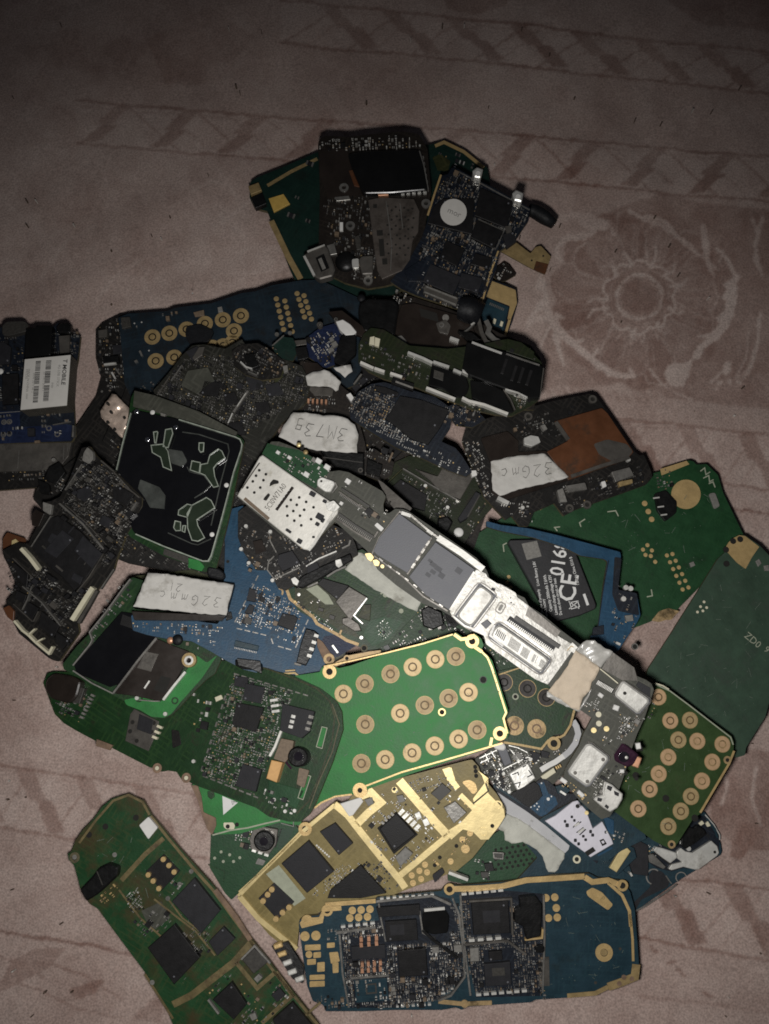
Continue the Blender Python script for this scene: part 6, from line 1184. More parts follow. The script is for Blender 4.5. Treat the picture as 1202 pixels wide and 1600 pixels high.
t.slab('tray_tongue', '1090,1010 1110,1000 1120,1020 1105,1030', .72, .8, 'lilac_tin'); t.chip('1100,780 1200,830 1200,960 1150,930', 'pcb_blue', .4, 'module'); t.dots('solder_joint', [(1190, 955), (1130, 925)], 9, 'silver', .8); t.line('board_rim', '1190,1060 1060,1130', 16, 0, .2, 'pcb_blue'); t.field('1180,900 1300,940 1280,1020 1200,1010', 6, .7, 20, pal='bright')

t = board('dim green keypad board with brown ring contacts, tucked under the bright green one', (835, 1110), (8.6, .4, -.2),
    '740,1060 779,1049 800,1044 850,1050 904,1100 900,1112 894,1130 884,1140 880,1146 866,1148 856,1158 844,1172 815,1164 775,1159 740,1150', 'pcb_dark_green', r=3)
t.cr = 'd'
t.keys([(888, 402), (968, 413)], 34, 'gold_worn', 'brown_rust'); t.keys([(935, 268), (850, 245), (1003, 300)], 32, 'brown_film', 'hole_dark'); t.eyelet([(891, 297)], 12, 7, 'silk_cream', .1); t.eyelet([(1030, 466)], 24, 13, 'gold_dull', .15)
t.line('gold_edge', '1104,345 1090,400 1068,435 1050,445', 8, 0, .08, 'gold_dull'); t.line('gold_edge', '1050,442 1010,455 985,486 900,470 815,457', 8, 0, .08, 'gold_dull'); t.line('gold_edge', '830,218 900,195 920,190', 5, 0, .08, 'gold_dull')

# ---- middle
t = board('olive green board with cream label strip and worn copper rim, under the diagonal board', (560, 930), (8.6, .5, .3),
    '432,930 446,922 460,918 500,896 524,888 548,866 566,858 600,880 665,930 660,945 650,960 620,990 608,1006 590,1014 572,1016 540,1000 508,976 480,962 455,948 448,936', 'pcb_dark_green', r=3)
t.cr = 'p6'
t.line('copper_rim', '500,650 525,720 600,780 690,850 720,900 880,985 935,1020 1020,1050', 22, 0, .12, 'gold_worn'); t.line('copper_rim', '880,985 895,945', 14, 0, .12, 'gold_worn'); t.eyelet([(446, 672)], 33, 20, 'gold_worn', .2); t.eyelet([(1060, 1076)], 26, 17, 'board_edge', .2)
t.slab('olive_area', '560,640 760,600 900,760 1000,960 1040,1010 900,960 700,820 560,740', 0, .03, 'pcb_olive'); t.chip('760,570 950,625 870,730 720,610', 'chip_black', 1.2, cham=.1); t.slab('pale_area', '640,650 720,620 800,690 840,760 780,760', .03, .06, 'silk_cream')
t.chip('950,630 1085,710 960,880 850,740', 'nickel_grey', 1.3, 'shield_can', r=4, cham=.15); t.chip('900,860 950,850 1020,900 1040,950 990,955 900,900', 'nickel_grey', 1.3, 'shield_can', r=6, cham=.15); t.line('shield_edge', '1080,715 985,840 1050,900', 9, .3, 1.5, 'silver'); t.chip('1060,760 1110,760 1100,880 1010,850', 'pcb_olive', .8, 'module', r=4)
t.field('560,740 700,800 900,960 840,980 700,850 580,770', 6, .55, 38, pal='mixed'); t.field('560,670 760,720 860,860 780,860 600,740', 8, .3, 38, pal='mixed'); t.dots('gold_dot', [(560, 740), (576, 750)], 8, 'gold', .2); t.chip('730,780 770,790 760,815 725,800', 'ceramic_dark', .7); t.chip('810,830 850,845 840,875 805,860', 'ceramic_dark', .7); t.dots('solder_joint', [(1040, 1000), (590, 690)], 12, 'silver', .5)
t.slab('green_area', '1100,880 1202,850 1340,880 1240,1010 1120,1060 1050,980', 0, .04, 'pcb_mid_green')
t.cr = 'c6'
C_ = [(648 + 14 * i + 6 * j + random.uniform(-3, 3), 870 - 14 * i + 10 * j - 30 + random.uniform(-3, 3)) for i in range(4) for j in range(4)]
t.field('640,840 680,800 720,850 680,890', 3.6, .9, 45, pal='bright', size=(.3, .6)); t.dots('gold_dot', [(685, 705), (750, 770)], 10, 'silk_cream', .06); t.line('silk_mark', '665,700 690,690 705,710', 6, 0, .06, 'silk_cream')
pp = t.sheet('cream_label', '548,545 560,530 590,532 700,620 832,725 815,772 780,760 640,680 520,600 545,570', .2, 'fuzzy_paper', .1, .3, step=5)
t = Thing('black_switch', 'tiny black square switch with metal legs beside the long diagonal board', 'switch', (666, 960), (8.6, 0, 0)); t.cr = 'c6'
t.chip('832,765 860,750 915,775 925,825 880,845 840,830', 'black_plastic', 1.6, 'switch_body', r=5, cham=.2); t.row('metal_leg', (850, 842), (925, 832), 2, 14, 16, 'silver_dim', .5, each=True); t.row('metal_leg', (835, 755), (905, 760), 2, 12, 14, 'silver_dim', .5, each=True)

t = board('black board with a grey chip, thin wires and glossy parts below the silver SIM tray', (455, 860), (10.6, .2, -.4),
    '372,800 385,790 420,800 480,830 520,820 548,832 556,852 560,866 540,878 500,900 480,905 466,912 446,922 434,918 420,890 400,890 380,862 372,840', 'pcb_black', r=3)
t.cr = 'p6'
t.chip('440,400 540,370 600,460 470,520 430,460', 'chip_charcoal', 1.2, cham=.1); t.line('metal_wire', '375,245 380,300 425,385', 9, .2, .8, 'silver_dim'); t.line('metal_wire', '410,410 370,450 360,510 410,575 490,540 590,495', 9, .2, .8, 'silver_dim'); t.line('metal_wire', '640,485 730,430 860,375', 9, .2, 1.0, 'silver'); t.line('metal_wire', '900,355 950,330 960,295', 12, .2, 1.0, 'ceramic_grey'); t.line('metal_wire', '790,560 850,520 930,485', 12, .2, .9, 'ceramic_grey'); t.line('metal_wire', '650,635 725,600', 10, .2, .8, 'silver_dim')
t.chip('600,560 760,480 960,390 980,440 800,540 620,640 560,640', 'black_plastic', 1.2, 'black_frame', r=10, cham=.2); t.chip('255,305 320,290 350,370 280,400', 'brown_film', 1.0, 'metal_can'); t.chip('530,575 560,560 590,590 575,625 545,610', 'silver', 1.5, 'metal_leg', r=5); t.chip('850,440 890,430 905,475 875,495 855,480', 'silver', 1.5, 'metal_leg', r=5); t.chip('645,470 720,455 740,500 680,560 650,540', 'chip_charcoal', 1.0, 'socket')
t.field('150,150 400,260 350,560 200,500', 6.5, .45, 25, pal='mixed'); t.field('420,250 900,200 950,330 620,470 480,370', 5.6, .55, -25, avoid=['430,380 600,360 610,480 460,530'], pal='mixed'); t.field('360,400 620,470 600,600 400,620', 5.5, .4, -25, pal='mixed'); t.dots('solder_joint', [(385, 240), (210, 200), (175, 365), (400, 590), (565, 600), (230, 465)], 14, 'silver', .8)

# ---- the long diagonal board on top
t = board('long diagonal grey board on top with silver SIM tray, two grey chips and tape', (700, 940), (16.0, 1.5, 1.5),
    '371,777 380,762 395,735 412,706 424,690 436,690 455,697 475,706 500,722 516,737 530,735 545,738 570,752 598,768 603,776 599,788 600,800 608,802 618,795 631,796 640,800 696,838 745,872 760,890 764,900 764,906 772,913 784,914 795,918 806,928 820,934 826,946 850,962 876,984 900,1002 936,1028 980,1050 1009,1062 1018,1068 1022,1078 1016,1096 1008,1120 996,1146 988,1168 976,1210 965,1240 962,1262 953,1276 940,1280 925,1268 905,1250 890,1232 880,1218 884,1200 905,1165 912,1146 925,1122 915,1115 866,1080 838,1050 800,1025 770,1005 752,990 735,986 718,976 704,962 690,954 660,943 620,915 590,890 578,868 573,860 524,815 482,858 478,858 440,836', 'pcb_smoke', 'o', 1.0, r=2)
t.cr = 'c6'
t.slab('green_area', '182,128 205,85 240,95 330,112 400,150 460,195 420,250 400,270 300,215', 0, .03, 'pcb_mid_green')
t.chip('80,300 88,285 172,140 184,133 300,215 440,310 495,345 490,372 440,430 388,505 372,522 350,518 240,430', 'tin_white', 1.5, 'sim_card_tray', r=3, cham=.18)
H = []
for x, y in ((178, 200), (205, 216), (165, 222), (195, 240), (152, 245), (182, 270), (130, 270), (158, 290), (340, 310), (368, 328), (306, 320), (330, 340), (360, 360), (398, 350), (290, 346), (316, 365), (343, 384), (292, 384), (320, 404), (348, 423), (388, 398)):
    H.append((x, y))
t.pads('tray_hole', H, 6, 'hole_dark', 1.52, 8)
for q in ('228,232 250,238 250,250 232,252 212,262 215,246', '192,305 208,288 216,296 200,320 186,316'): t.slab('tray_opening', q, 1.5, 1.52, 'hole_dark', r=4)
for x, y, w_, h_, a_ in ((388, 292, 26, 20, 30), (418, 385, 32, 26, 30), (408, 415, 18, 16, 30), (335, 485, 22, 20, 30), (438, 322, 18, 14, 30), (290, 443, 26, 12, 35), (430, 400, 14, 20, 30), (392, 468, 12, 10, 0)): t.slab('tray_opening', rc(x, y, w_, h_, a_), 1.5, 1.52, 'chip_charcoal', r=4)
t.line('tray_slot', '240,358 308,264', 12, 1.5, 1.53, 'brown_film'); t.dots('slot_pip', [(250 + 9.5 * i, 345 - 13 * i) for i in range(6)], 3, 'white_plastic', .05, h0=1.53)
t.text('5CI0W71A0', (238, 305), 34, -54, 'nickel_grey', 1.53, 'stamped_lettering', xs=.72); t.line('tray_lip', '488,348 440,425 392,498 372,522', 11, 1.2, 1.8, 'silver_bright'); t.line('tray_lip', '100,270 150,195 172,165', 5, 1.5, 1.6, 'nickel_grey'); t.line('scuff', '110,310 210,395', 14, 1.49, 1.515, 'ceramic_tan'); t.chip('440,330 475,318 500,345 480,365 450,360', 'silver', 1.9, 'tray_tab', r=5)
t.chip('408,232 425,222 475,240 480,252 462,284 440,284 405,258', 'silver', 1.1, 'metal_can', r=8, cham=.15); t.line('can_ring', '480,245 488,262 470,286', 5, 0, .8, 'silver_dim'); t.pads('can_hole', [(428, 243)], 5, 'hole_dark', 1.12, 8)
for q in ((532, 240, 22, 20), (246, 122, 15, 14), (293, 143, 16, 14), (412, 157, 24, 20), (447, 182, 24, 20), (362, 212, 22, 20), (505, 330, 14, 14), (440, 318, 14, 14)): t.chip(rc(*q, 32), 'white_plastic', .8, 'capacitor', cham=.1)
t.dome('gold_stud', (332, 92), 10, 0, 'gold_bright', hf=.5); t.dome('gold_stud', (360, 122), 10, 0, 'gold_dull', hf=.5); t.pads('via_hole', [(346, 106), (286, 158)], 8, 'hole_dark', .05, 9)
t.field('230,120 400,150 480,200 400,260 300,200', 5.5, .5, 33, pal='bright'); t.field('480,200 600,230 680,290 600,330 510,260', 8, .15, 33, pal='mixed')
t.line('connector_rail', '505,270 560,305 620,345', 9, 0, .9, 'ceramic_dark'); t.line('connector_rail', '495,282 610,360', 6, 0, .8, 'nickel_grey'); t.row('connector_pins', (500, 292), (590, 350), 16, 4, 12, 'ceramic_grey', .6); t.line('connector_rail', '495,372 560,420 640,470', 9, 0, .9, 'ceramic_dark'); t.line('connector_rail', '485,392 560,445 625,485', 7, 0, .8, 'nickel_grey'); t.row('connector_pins', (490, 384), (630, 478), 22, 4, 12, 'ceramic_grey', .6)
t.line('connector_rail', '640,470 655,445', 7, 0, .8, 'nickel_grey'); t.chip('600,360 620,345 640,365 618,390', 'chip_black', .8); t.chip('640,420 652,408 680,432 668,446', 'white_plastic', 1.0, 'metal_can', r=4); t.field('540,300 700,350 690,420 600,420', 5.5, .4, 33, pal='mixed')
t.slab('edge_notch', circ(703, 330, 4), 0, .01, 'hole_dark')
# shield frames with the two grey chips
t.line('frame_rail', '742,366 660,470 630,540', 6, 0, .8, 'nickel_grey'); t.line('frame_rail', '742,364 790,380 860,440 900,470', 8, 0, .9, 'silver_dim'); t.line('frame_rail', '900,470 1000,535 1085,600', 26, 0, 1.0, 'silver_bright'); t.line('frame_rail', '875,470 775,620', 7, 0, .9, 'nickel_grey'); t.line('frame_rail', '640,545 760,632 840,710 940,770', 6, 0, .8, 'nickel_grey')
t.row('frame_clip', (740, 365), (800, 385), 1, 40, 14, 'silver_bright', 1.1); t.row('frame_clip', (850, 435), (885, 460), 1, 28, 12, 'silver_bright', 1.1); t.row('frame_clip', (868, 478), (790, 600), 4, 22, 10, 'silver_dim', 1.1); t.row('frame_clip', (650, 548), (930, 760), 8, 18, 6, 'silver_dim', .9)
t.chip('660,470 742,372 872,468 775,615 650,540 636,525', 'chip_grey', 1.1, 'memory_chip', r=3, cham=.08)
t.chip('782,630 890,488 1050,600 945,765 850,705', 'chip_grey', 1.15, 'processor_chip', r=3, cham=.08)
for x, y, w_, h_ in ((880, 580, 26, 18), (902, 598, 30, 20), (880, 610, 24, 16), (915, 625, 26, 22), (860, 622, 22, 16), (985, 605, 28, 24), (868, 565, 18, 12)): t.slab('chip_print', rc(x, y, w_, h_, 35), 1.15, 1.156, 'chip_mark')
t.chip('600,535 625,532 640,550 628,570 612,560', 'gold_bright', .9, 'gold_contact', r=5); t.chip('632,562 650,558 664,570 658,588 640,585', 'gold_bright', .9, 'gold_contact', r=5); t.dots('gold_dot', [(674, 588)], 8, 'gold_bright', .4)
# bright shields
t.cr = 'c8'
t.slab('shield_base', '555,330 600,350 605,365 650,395 670,400 740,440 745,460 800,500 790,540 950,650 1020,690 890,870 830,845 600,680 590,640 500,600 450,560 430,530', 0, .5, 'base_silver', r=5)
t.line('shield_flange', '545,340 430,520', 12, .5, 1.0, 'silver_bright'); t.line('shield_flange', '440,545 500,595 545,610', 8, .5, 1.0, 'silver_bright')
def can(q, ring, h=1.5, nm='shield_can', r=22):
    t.line('can_gap', q, 11, .5, .52, 'chip_grey', closed=True)
    c = t.chip(q, 'silver_bright', h, nm, r=r, cham=.35)
    t.line('can_ring', ring, 5, .5, .8, 'nickel_grey', closed=True)
    return c
can([tuple(p) for p in rc(550, 502, 92, 190, 37)], fillet(rc(550, 502, 118, 216, 37), 34), 1.7, r=30)
cc = can([tuple(p) for p in rc(758, 700, 300, 78, 35.5)], fillet(rc(758, 700, 322, 102, 35.5), 34), 1.6, 'label_can', r=30)
mb = MB()
def bars(cx, cy, n, sp, hh, jit=0):
    for i in range(n):
        if jit and random.random() < .3: continue
        o_ = (i - n / 2) * sp; a = math.radians(35.5)
        mb.slab(t.L(rc(cx + o_ * math.cos(a), cy + o_ * math.sin(a), sp * .55, hh, 35.5 - 12), 1.62 * MM), 1.6 * MM, 1.63 * MM, 'ceramic_dark')
bars(672, 640, 6, 9, 30); bars(735, 685, 12, 5, 44); bars(785, 722, 10, 4, 44); bars(850, 765, 16, 4.5, 36, 1)
t.link(mb, 'barcode', cc, 'stuff')
t.line('clear_wrap', '640,590 620,640 680,690', 10, 1.4, 1.65, 'clear_tape')
t.slab('grey_panel', '800,500 950,620 930,650 785,545', .5, .7, 'nickel_grey'); t.line('board_connector', '705,560 920,705', 26, .5, 1.3, 'chip_charcoal'); t.line('board_connector', '735,555 945,695', 20, .5, 1.5, 'ceramic_dark'); t.row('connector_pins', (705, 568), (915, 712), 26, 5, 10, 'silver_bright', 1.4, .5); t.line('connector_rail', '690,575 900,730', 7, .5, 1.1, 'silver')
t.line('small_ring', fillet(rc(668, 510, 34, 50, 30), 12), 6, .5, .75, 'nickel_grey', closed=True); t.slab('small_core', rc(668, 510, 14, 30, 30), .5, .8, 'ceramic_grey', r=4); t.chip('575,585 605,565 625,585 600,610', 'chip_grey', .8, h0=.5); t.chip('627,415 645,420 640,432 622,426', 'chip_charcoal', .4, h0=.5)
t.field('640,430 740,470 730,500 650,470', 5.5, .7, 35, pal='bright', h0=.5); t.field('610,520 650,540 640,570 600,550', 6, .5, 35, pal='bright', h0=.5)
t.cr = 'p8'
t.line('shield_flange', '165,40 215,90', 60, .5, .9, 'silver_bright'); t.line('loop_mark', '140,90 175,50 195,60', 7, .9, .95, 'gold_dull')
# masking tape band wrapped round the board
t.sheet('tape_band', '210,90 280,130 340,180 415,230 395,290 350,350 330,420 270,480 245,590 180,570 90,500 -20,430 10,390 120,260', .9, 'masking_tape', .15, .35, step=5)
t.sheet('tape_tail', '205,85 250,40 300,0 370,5 440,60 520,95 510,130 470,170 420,232 340,180 280,130', .75, 'clear_tape', .1, .5, step=5); t.sheet('tape_tail', '-30,425 60,470 180,540 250,560 330,420 350,400 300,520 240,600 160,565 60,520 -30,470', .9, 'clear_tape', .1, .3, step=5)
# socket end
t.line('connector_rail', '415,240 490,300 565,362', 9, 0, 1.0, 'cream_plastic'); t.row('connector_pins', (395, 345), (530, 430), 1, 150, 30, 'chip_charcoal', .8); t.row('connector_pins', (390, 350), (520, 425), 12, 8, 36, 'silver_bright', 1.1)
can('595,350 620,345 820,490 825,520 745,610 720,612 545,470 540,445', [tuple(p) for p in fillet([(604, 332), (840, 490), (838, 520), (750, 622), (722, 628), (524, 460), (530, 430)], 20)], 1.5, r=16)
can('300,870 340,865 480,970 485,1000 330,1210 300,1220 160,1120 150,1090', [tuple(p) for p in fillet([(310, 845), (350, 855), (495, 970), (495, 1010)], 12)], 1.5, r=26)
t.pads('can_hole', [(611, 437)], 15, 'hole_dark', 1.53, 12); t.pads('can_hole', [(432, 985), (201, 1095), (302, 1166)], 16, 'nickel_grey', 1.53, 12)
for x, y, r_ in ((402, 620, 24), (405, 696, 24), (468, 740, 23), (362, 752, 23), (302, 1440, 17)): t.pads('test_pad', [(x, y)], r_, 'cream_plastic' if y < 700 else 'gold_bright', .1)
for q in ((422, 462, 44, 34, 35), (550, 566, 50, 44, 20), (725, 680, 50, 44, 35), (112, 1175, 60, 34, 35), (255, 1285, 64, 34, 42), (735, 885, 40, 50, -10), (600, 1095, 36, 30, 0), (655, 718, 24, 24, 0)): t.chip(rc(*q), 'white_plastic' if q[0] != 725 else 'ceramic_grey', 1.1, 'capacitor', r=5, cham=.15)
t.slab('dark_area', '735,345 835,400 830,490 790,460 715,380', 0, .3, 'chip_charcoal'); t.slab('pale_plate', '510,95 700,230 730,340 600,335 430,240', 0, .15, 'nickel_grey')
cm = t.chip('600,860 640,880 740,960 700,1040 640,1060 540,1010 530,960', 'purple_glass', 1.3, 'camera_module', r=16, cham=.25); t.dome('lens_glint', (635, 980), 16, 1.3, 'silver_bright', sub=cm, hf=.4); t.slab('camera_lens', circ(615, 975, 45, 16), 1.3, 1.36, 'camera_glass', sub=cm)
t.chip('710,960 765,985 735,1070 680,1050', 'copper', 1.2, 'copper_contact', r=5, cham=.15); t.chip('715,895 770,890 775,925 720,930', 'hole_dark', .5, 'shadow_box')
t.field('560,620 760,640 700,760 560,840', 4.6, .85, 30, pal='mixed', size=(.4, .9)); t.field('280,520 400,480 400,600 320,600', 4.6, .8, 30, pal='mixed', size=(.35, .8)); t.field('420,800 520,820 500,900 420,880', 5.5, .5, 30, pal='mixed'); t.field('340,1180 480,1060 520,1120 460,1200 380,1320', 4.8, .7, 30, pal='bright'); t.field('780,540 880,480 890,640 760,660', 5.5, .4, 30, pal='dark'); t.field('90,1120 300,1260 330,1380 200,1330 60,1180', 5.8, .5, 40, pal='gold')
t.field('500,1040 680,1060 660,1200 520,1160', 6, .4, 30, pal='mixed'); t.dots('mount_hole', [(718, 1155), (228, 1385), (630, 1110)], 18, 'hole_dark', .06)
us = t.chip('460,1180 520,1210 550,1240 605,1285 600,1330 560,1400 500,1435 440,1400 360,1330 380,1310 440,1290', 'silver_bright', 2.0, 'usb_socket', r=6, cham=.2)
for q in ('478,1210 520,1225 505,1262 470,1240', '530,1255 575,1275 570,1305 535,1290', '395,1312 435,1322 425,1350 390,1340', '465,1368 492,1390 480,1412 450,1388'): t.slab('socket_slot', q, 2.0, 2.02, 'chip_charcoal', r=4, sub=us)
t.line('socket_leg', '455,1185 440,1260 450,1300', 9, 1.9, 2.2, 'silver_bright', sub=us)

# ---- bright green keypad board
t = board('bright green keypad board with fifteen gold ring contacts and a gold rim, centre', (630, 1120), (12.4, 1.5, .8),
    '440,1064 460,1056 500,1050 503,1043 512,1038 530,1044 548,1040 600,1022 660,1004 706,992 712,988 720,993 728,1000 738,994 742,990 752,998 756,1008 752,1016 762,1024 769,1032 794,1110 793,1116 788,1124 792,1134 796,1144 792,1154 784,1156 776,1162 768,1168 640,1210 575,1233 572,1240 560,1244 548,1240 524,1244 498,1258 480,1270 470,1200', 'pcb_green', r=2)
t.cr = 'd'
for p, w_ in (('200,188 300,168 420,140 560,105 665,72', 5), ('770,135 790,155 805,190 858,355 848,375 862,430', 7), ('845,465 800,478 640,525 480,570 350,620', 6), ('300,650 240,658 190,680 165,700', 6), ('670,72 695,90 730,85 745,75', 12), ('745,118 770,135', 12), ('806,445 800,478', 10)): t.line('gold_rim', p, w_, 0, .1, 'gold')
t.keys([(270, 287), (347, 250), (440, 215), (520, 190), (602, 162), (676, 152), (349, 397), (475, 357), (564, 328), (650, 303), (722, 281), (335, 538), (421, 524), (518, 500), (600, 475), (686, 450), (753, 417)], 32.5, 'gold', 'gold_worn')
t.eyelet([(220, 207), (735, 97), (835, 430)], 25, 12, 'gold', .16); t.eyelet([(330, 635)], 26, 9, 'gold', .16); t.eyelet([(775, 236)], 14, 11, 'pcb_dark_green', .08); t.eyelet([(626, 353)], 14, 9, 'gold', .1); t.dots('rim_dot', [(815 + 8 * i, 215 + 32 * i) for i in range(4)], 2, 'hole_dark', .03, h0=.1)
t = Thing('gold_flex_strip', 'dull gold strip and springs between the blue board and the bright green keypad board', 'flex strip', (545, 1035), (10.0, .3, .3)); t.cr = 'p6'
t.slab('strip_band', '830,1190 940,1130 1100,1100 1180,1090 1180,1110 1000,1150 900,1190 840,1215', -.4, 0, 'gold_worn', r=6); t.eyelet([(935, 1150)], 24, 13, 'gold_worn', .15); t.line('spring', '480,1260 560,1255 600,1290 660,1300', 12, -.3, .3, 'gold_dull'); t.line('spring', '490,1240 560,1235', 10, -.3, .3, 'gold_dull')

# ---- bottom blue board
t = board('blue phone board with gold rim, gold pads and shield compartments, bottom of the photo', (730, 1480), (4.2, -.1, 1.6),
    '467,1446 468,1438 476,1432 498,1430 505,1422 508,1416 587,1405 590,1402 690,1392 694,1386 702,1381 716,1384 790,1378 823,1373 836,1376 862,1368 921,1365 935,1372 970,1376 978,1384 985,1394 992,1420 996,1470 999,1512 1000,1522 995,1530 976,1534 962,1546 950,1545 940,1551 900,1558 837,1562 830,1566 728,1573 722,1578 712,1574 690,1578 617,1578 570,1580 509,1580 505,1570 489,1564 480,1540', 'pcb_dull_blue', r=2)
t.cr = 'c'
def gr(p, w=11): t.line('gold_rim', p, w, 0, .12, 'gold')
gr('160,150 320,138', 14); gr('570,100 640,98 720,92 800,72 900,66 985,60', 18); gr('985,62 1010,78 1060,72 1100,88', 18); gr('1060,80 1105,120 1128,170 1132,220', 10); gr('1130,180 1138,260 1140,330', 8); t.line('gold_rim', '1150,340 1145,380 1100,398 1060,412', 26, 0, .12, 'gold_dull'); t.line('gold_rim', '1060,412 1020,432 930,440', 14, 0, .12, 'gold_dull'); t.line('gold_rim', '520,458 600,466 690,462', 14, 0, .12, 'gold_worn')
t.slab('gold_area', '78,208 92,192 140,190 150,168 158,155 210,152 212,168 158,172 152,208 85,225', 0, .12, 'gold', r=3); t.eyelet([(102, 200), (166, 167), (555, 100), (1105, 88)], 18, 10, 'gold', .2); t.eyelet([(603, 464)], 12, 5, 'gold_worn', .2)
t.pads('gold_pad', [(95, 250), (130, 248)], 15, 'gold', .06, 16); t.pads('gold_pad', [(246, 168), (274, 166), (302, 164), (238, 192), (266, 190), (294, 188)], 12, 'gold', .06, 14); t.pads('gold_pad', [(862, 128), (890, 126), (895, 160), (870, 192), (898, 190)], 12, 'gold', .06, 14); t.pads('gold_pad', [(108, 308)], 11, 'gold', .06)
for q in ('95,278 145,276 145,294 95,296', '122,302 146,300 146,318 122,320', '102,324 130,322 130,340 102,342', '134,334 158,332 158,362 134,364', '110,374 158,372 158,388 110,390', '110,394 158,392 158,410 110,412', '165,272 190,270 190,286 165,288', '172,302 200,300 206,330 178,338', '182,335 202,333 202,366 184,368'): t.slab('gold_pad', q, 0, .06, 'gold', r=3)
t.slab('gold_patch', '990,108 1010,95 1040,110 1076,150 1060,168 1020,140 995,122', 0, .07, 'gold', r=6); t.eyelet([(1047, 302)], 28, 12, 'gold', .07); t.slab('pad_core', circ(1047, 302, 11), .07, .1, 'gold_dull'); t.text('P', (1042, 132), 24, 35, 'gold_dull', .08)
t.slab('compartment_floor', '205,215 330,200 325,140 500,120 555,130 580,170 600,380 520,450 370,478 240,478 225,380', 0, .04, 'pcb_navy'); t.slab('compartment_floor', '590,110 740,105 850,115 855,250 850,440 640,445 610,300 600,180', 0, .04, 'pcb_navy')
t.line('shield_frame', '322,140 500,122 560,150', 8, 0, .9, 'silver_dim'); t.line('shield_frame', '565,130 585,180 600,300 604,380 560,440 520,456', 6, 0, .9, 'silver_dim'); t.line('shield_frame', '205,245 215,370 235,478', 6, 0, .9, 'silver_dim'); t.line('shield_frame', '330,146 336,190 352,268', 5, 0, .9, 'silver_dim'); t.line('shield_frame', '855,120 858,250 852,430', 6, 0, .9, 'silver_dim'); t.line('shield_frame', '590,120 600,260 622,440', 6, 0, .9, 'silver_dim'); t.line('shield_frame', '460,170 470,240 510,262', 5, 0, .9, 'silver_dim'); t.row('shield_clip', (330, 132), (510, 118), 9, 11, 7, 'silver', .9); t.line('shield_frame', '196,240 320,222', 8, 0, .8, 'silver_dim'); t.row('shield_clip', (205, 222), (322, 208), 5, 14, 7, 'silver', .7); t.row('shield_clip', (590, 118), (730, 104), 6, 16, 7, 'silver_bright', .8); t.row('shield_clip', (612, 265), (725, 256), 4, 18, 9, 'silver_bright', 1.0)
t.line('shield_frame', '600,278 740,266 800,310', 7, 0, .9, 'nickel_grey'); t.row('shield_clip', (636, 438), (806, 424), 7, 16, 8, 'silver_bright', .8); t.row('shield_clip', (380, 475), (500, 468), 7, 10, 6, 'silver', .6); t.line('shield_frame', '240,385 360,375', 7, 0, .8, 'silver_dim'); t.row('shield_clip', (365, 390), (375, 470), 6, 8, 7, 'silver_dim', .6); t.row('shield_clip', (240, 395), (250, 470), 6, 8, 7, 'silver_dim', .6)
t.chip('322,160 460,150 462,182 330,190', 'chip_black', 1.0, 'flat_connector'); t.chip('350,205 450,198 455,262 355,268', 'chip_black', 1.0); t.slab('chip_print', '365,215 410,212 412,245 368,248', 1.0, 1.01, 'chip_charcoal'); t.chip('468,180 490,162 540,165 555,185 550,240 500,245 470,230', 'dark_shield', 1.2, 'coin_holder', r=10, cham=.15); t.line('silver_rail', '475,168 540,162', 9, 1.0, 1.4, 'silver_bright')
t.chip('390,298 480,290 486,375 396,380', 'chip_black', 1.3, cham=.1); t.chip('625,145 742,138 748,240 632,246', 'chip_black', 1.2, cham=.1); t.slab('chip_print', '660,170 715,167 717,205 664,208', 1.2, 1.21, 'chip_charcoal'); t.line('shield_frame', '618,140 752,132 756,246', 6, 0, 1.0, 'nickel_grey')
t.chip('665,340 748,332 752,405 670,410', 'chip_charcoal', 1.0); t.slab('chip_print', '690,352 730,350 732,375 692,377', 1.0, 1.01, 'ceramic_dark'); t.chip('680,300 722,298 724,325 682,328', 'chip_black', .9); t.chip('242,285 350,278 352,320 244,325', 'chip_charcoal', .7, 'sim_contact_block'); t.chip('620,290 648,288 650,330 622,332', 'ceramic_grey', 1.0, 'capacitor', cham=.1)
t.row('gold_contact', (262, 262), (335, 256), 3, 10, 14, 'copper', 1.0, .2, each=True); t.row('gold_contact', (262, 280), (335, 272), 3, 10, 14, 'copper', 1.0, .2, each=True); t.row('gold_contact', (268, 342), (345, 335), 4, 9, 14, 'copper', .9, .2, each=True); t.row('gold_contact', (268, 362), (345, 355), 4, 9, 14, 'copper', .9, .2, each=True)
t.chip('252,390 355,384 362,455 258,462', 'pcb_dull_blue', .3, 'module'); t.line('silk_line', '290,405 320,402 322,430 292,433', 5, .3, .4, 'ceramic_dark', closed=True); t.chip('778,128 830,122 850,150 845,250 800,262 790,220 762,205 762,165 780,160', 'black_plastic', 1.7, 'black_socket', r=4, cham=.15); t.line('cream_frame', '795,262 850,256 852,228', 6, 0, .9, 'gold'); t.chip('828,282 858,280 858,302 830,304', 'black_plastic', 1.1, 'screw_socket', r=8); t.slab('grey_plate', '838,318 872,316 874,408 840,410', 0, .2, 'nickel_grey')
av = ['390,290 490,285 495,380 390,385', '620,135 750,130 755,250 625,250', '660,295 755,290 758,410 665,412', '320,150 560,150 555,265 350,275', '762,120 855,120 855,265 790,265', '240,250 355,250 360,325 240,330']
t.field('215,225 330,210 600,240 605,380 520,455 370,475 240,470 220,380', 7.0, .5, -4, avoid=av, pal='bright', size=(.4, .8), hmax=.7)
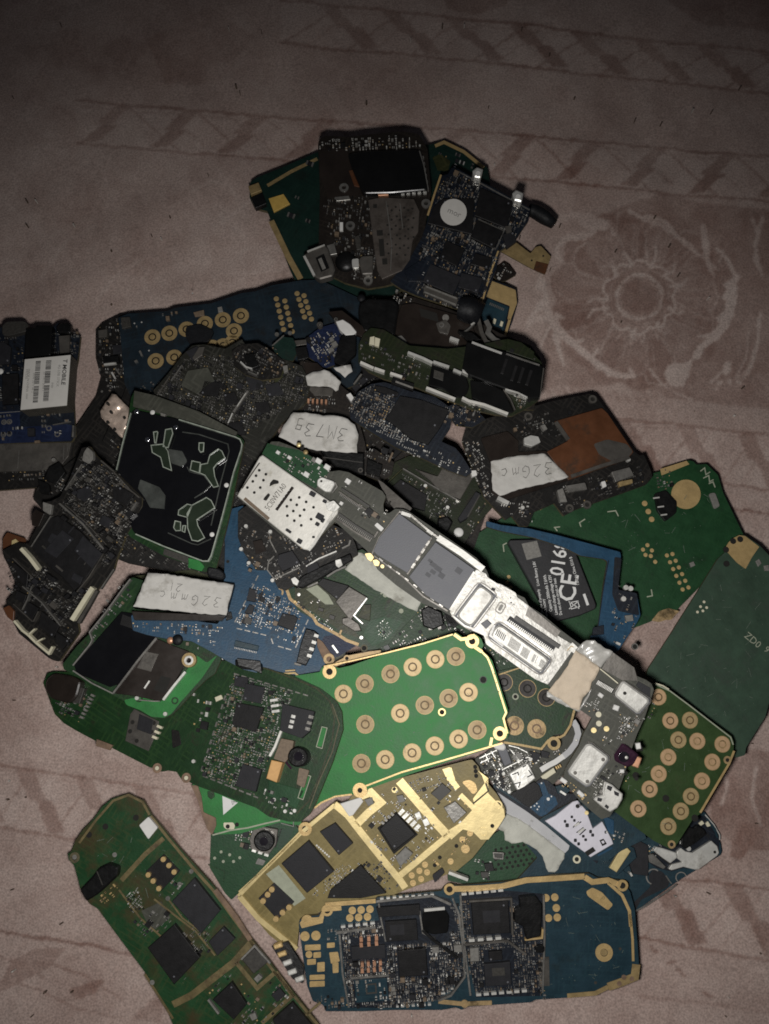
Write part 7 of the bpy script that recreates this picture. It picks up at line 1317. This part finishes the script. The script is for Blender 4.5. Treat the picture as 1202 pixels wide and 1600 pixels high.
t.field('215,225 330,210 600,240 605,380 520,455 370,475 240,470 220,380', 4.0, .88, -4, avoid=av + ['250,384 362,380 365,460 252,465'], pal='mixed', size=(.35, .85)); t.field('560,150 620,130 770,120 850,260 850,430 640,430 600,300', 4.2, .85, -4, avoid=av, pal='mixed', size=(.35, .85)); t.field('160,225 200,220 200,262 165,268', 6, .6, -4, pal='mixed'); t.field('120,440 230,440 230,480 150,485', 5.5, .5, -4, pal='mixed'); t.field('820,420 870,420 870,450 820,450', 6, .5, 0, pal='mixed')
t.line('black_wire', '470,232 500,260 580,320', 9, 1.0, 1.4, 'black_plastic'); t.dots('via_pad', [(1098, 290), (1020, 398), (560, 340)], 5, 'ceramic_dark'); t.dots('rust_spot', [(1095, 400), (1135, 385), (1110, 380)], 8, 'brown_rust', .15)

# ---- scratches on the plain boards, lint on the cloth
def scratches(nm, P, n, seed):
    ob = next(o for o in COL.objects if o.get('label', '').startswith(nm)); s = Thing.__new__(Thing); s.root = ob
    s.o = ob.location.copy(); R_ = ob.rotation_euler.to_matrix(); s.x, s.y, s.n = R_.col[0].copy(), R_.col[1].copy(), R_.col[2].copy(); s.cr = 'o'
    r = random.Random(seed); mb = MB(); Q = pts('o', P); us = [q[0] for q in Q]; vs = [q[1] for q in Q]; k = 0
    while k < n:
        u, v = r.uniform(min(us), max(us)), r.uniform(min(vs), max(vs)); a = r.uniform(0, 6.3); l = r.uniform(1.5, 16) if r.random() < .45 else r.uniform(.8, 1.6); u2, v2 = u + l * math.cos(a), v + l * math.sin(a)
        if inside(Q, u, v) and inside(Q, u2, v2): s.line('x', [(u, v), ((u + u2) / 2 + r.uniform(-.4, .4), (v + v2) / 2), (u2, v2)], r.uniform(.35, .7), .055, .065, 'scratch', mb=mb); k += 1
    s.link(mb, 'scratch_marks', kind='stuff')
scratches('plain grey green', '1125,880 1165,860 1202,900 1200,1080 1165,1160 1080,1090 1025,1050 1060,985', 70, 1); scratches('large dark green', '880,800 1060,750 1120,780 1140,840 1050,930 980,960 960,860', 60, 2); scratches('bright green keypad', '540,1060 740,1010 780,1120 580,1220 520,1200', 45, 3)
scratches('blue phone board with gold', '850,1400 950,1400 985,1480 960,1530 860,1540', 40, 4); scratches('long green phone', '140,1290 200,1260 320,1400 380,1500 300,1560 160,1400', 60, 5); scratches('olive green keypad', '1000,1120 1120,1160 1050,1300 970,1240', 30, 6)
r = random.Random(9); mb = MB()
for k in range(150):
    u, v = r.uniform(10, 1190), r.uniform(20, 1590); g = ground(u, v); a = r.uniform(0, 6.3); w_ = r.uniform(.00008, .00022)
    mb.box((g.x, g.y), (w_ * math.cos(a), w_ * math.sin(a)), (-w_ * .6 * math.sin(a), w_ * .6 * math.cos(a)), -.0012, .0002, r.choice(('lint_dark', 'lint_pale', 'lint_dark')))
me = mb.mesh('lint'); lo = bpy.data.objects.new('lint', me); COL.objects.link(lo); lo['kind'] = 'stuff'; lo['label'] = 'crumbs and lint specks scattered on the patterned cloth'; lo['category'] = 'lint'
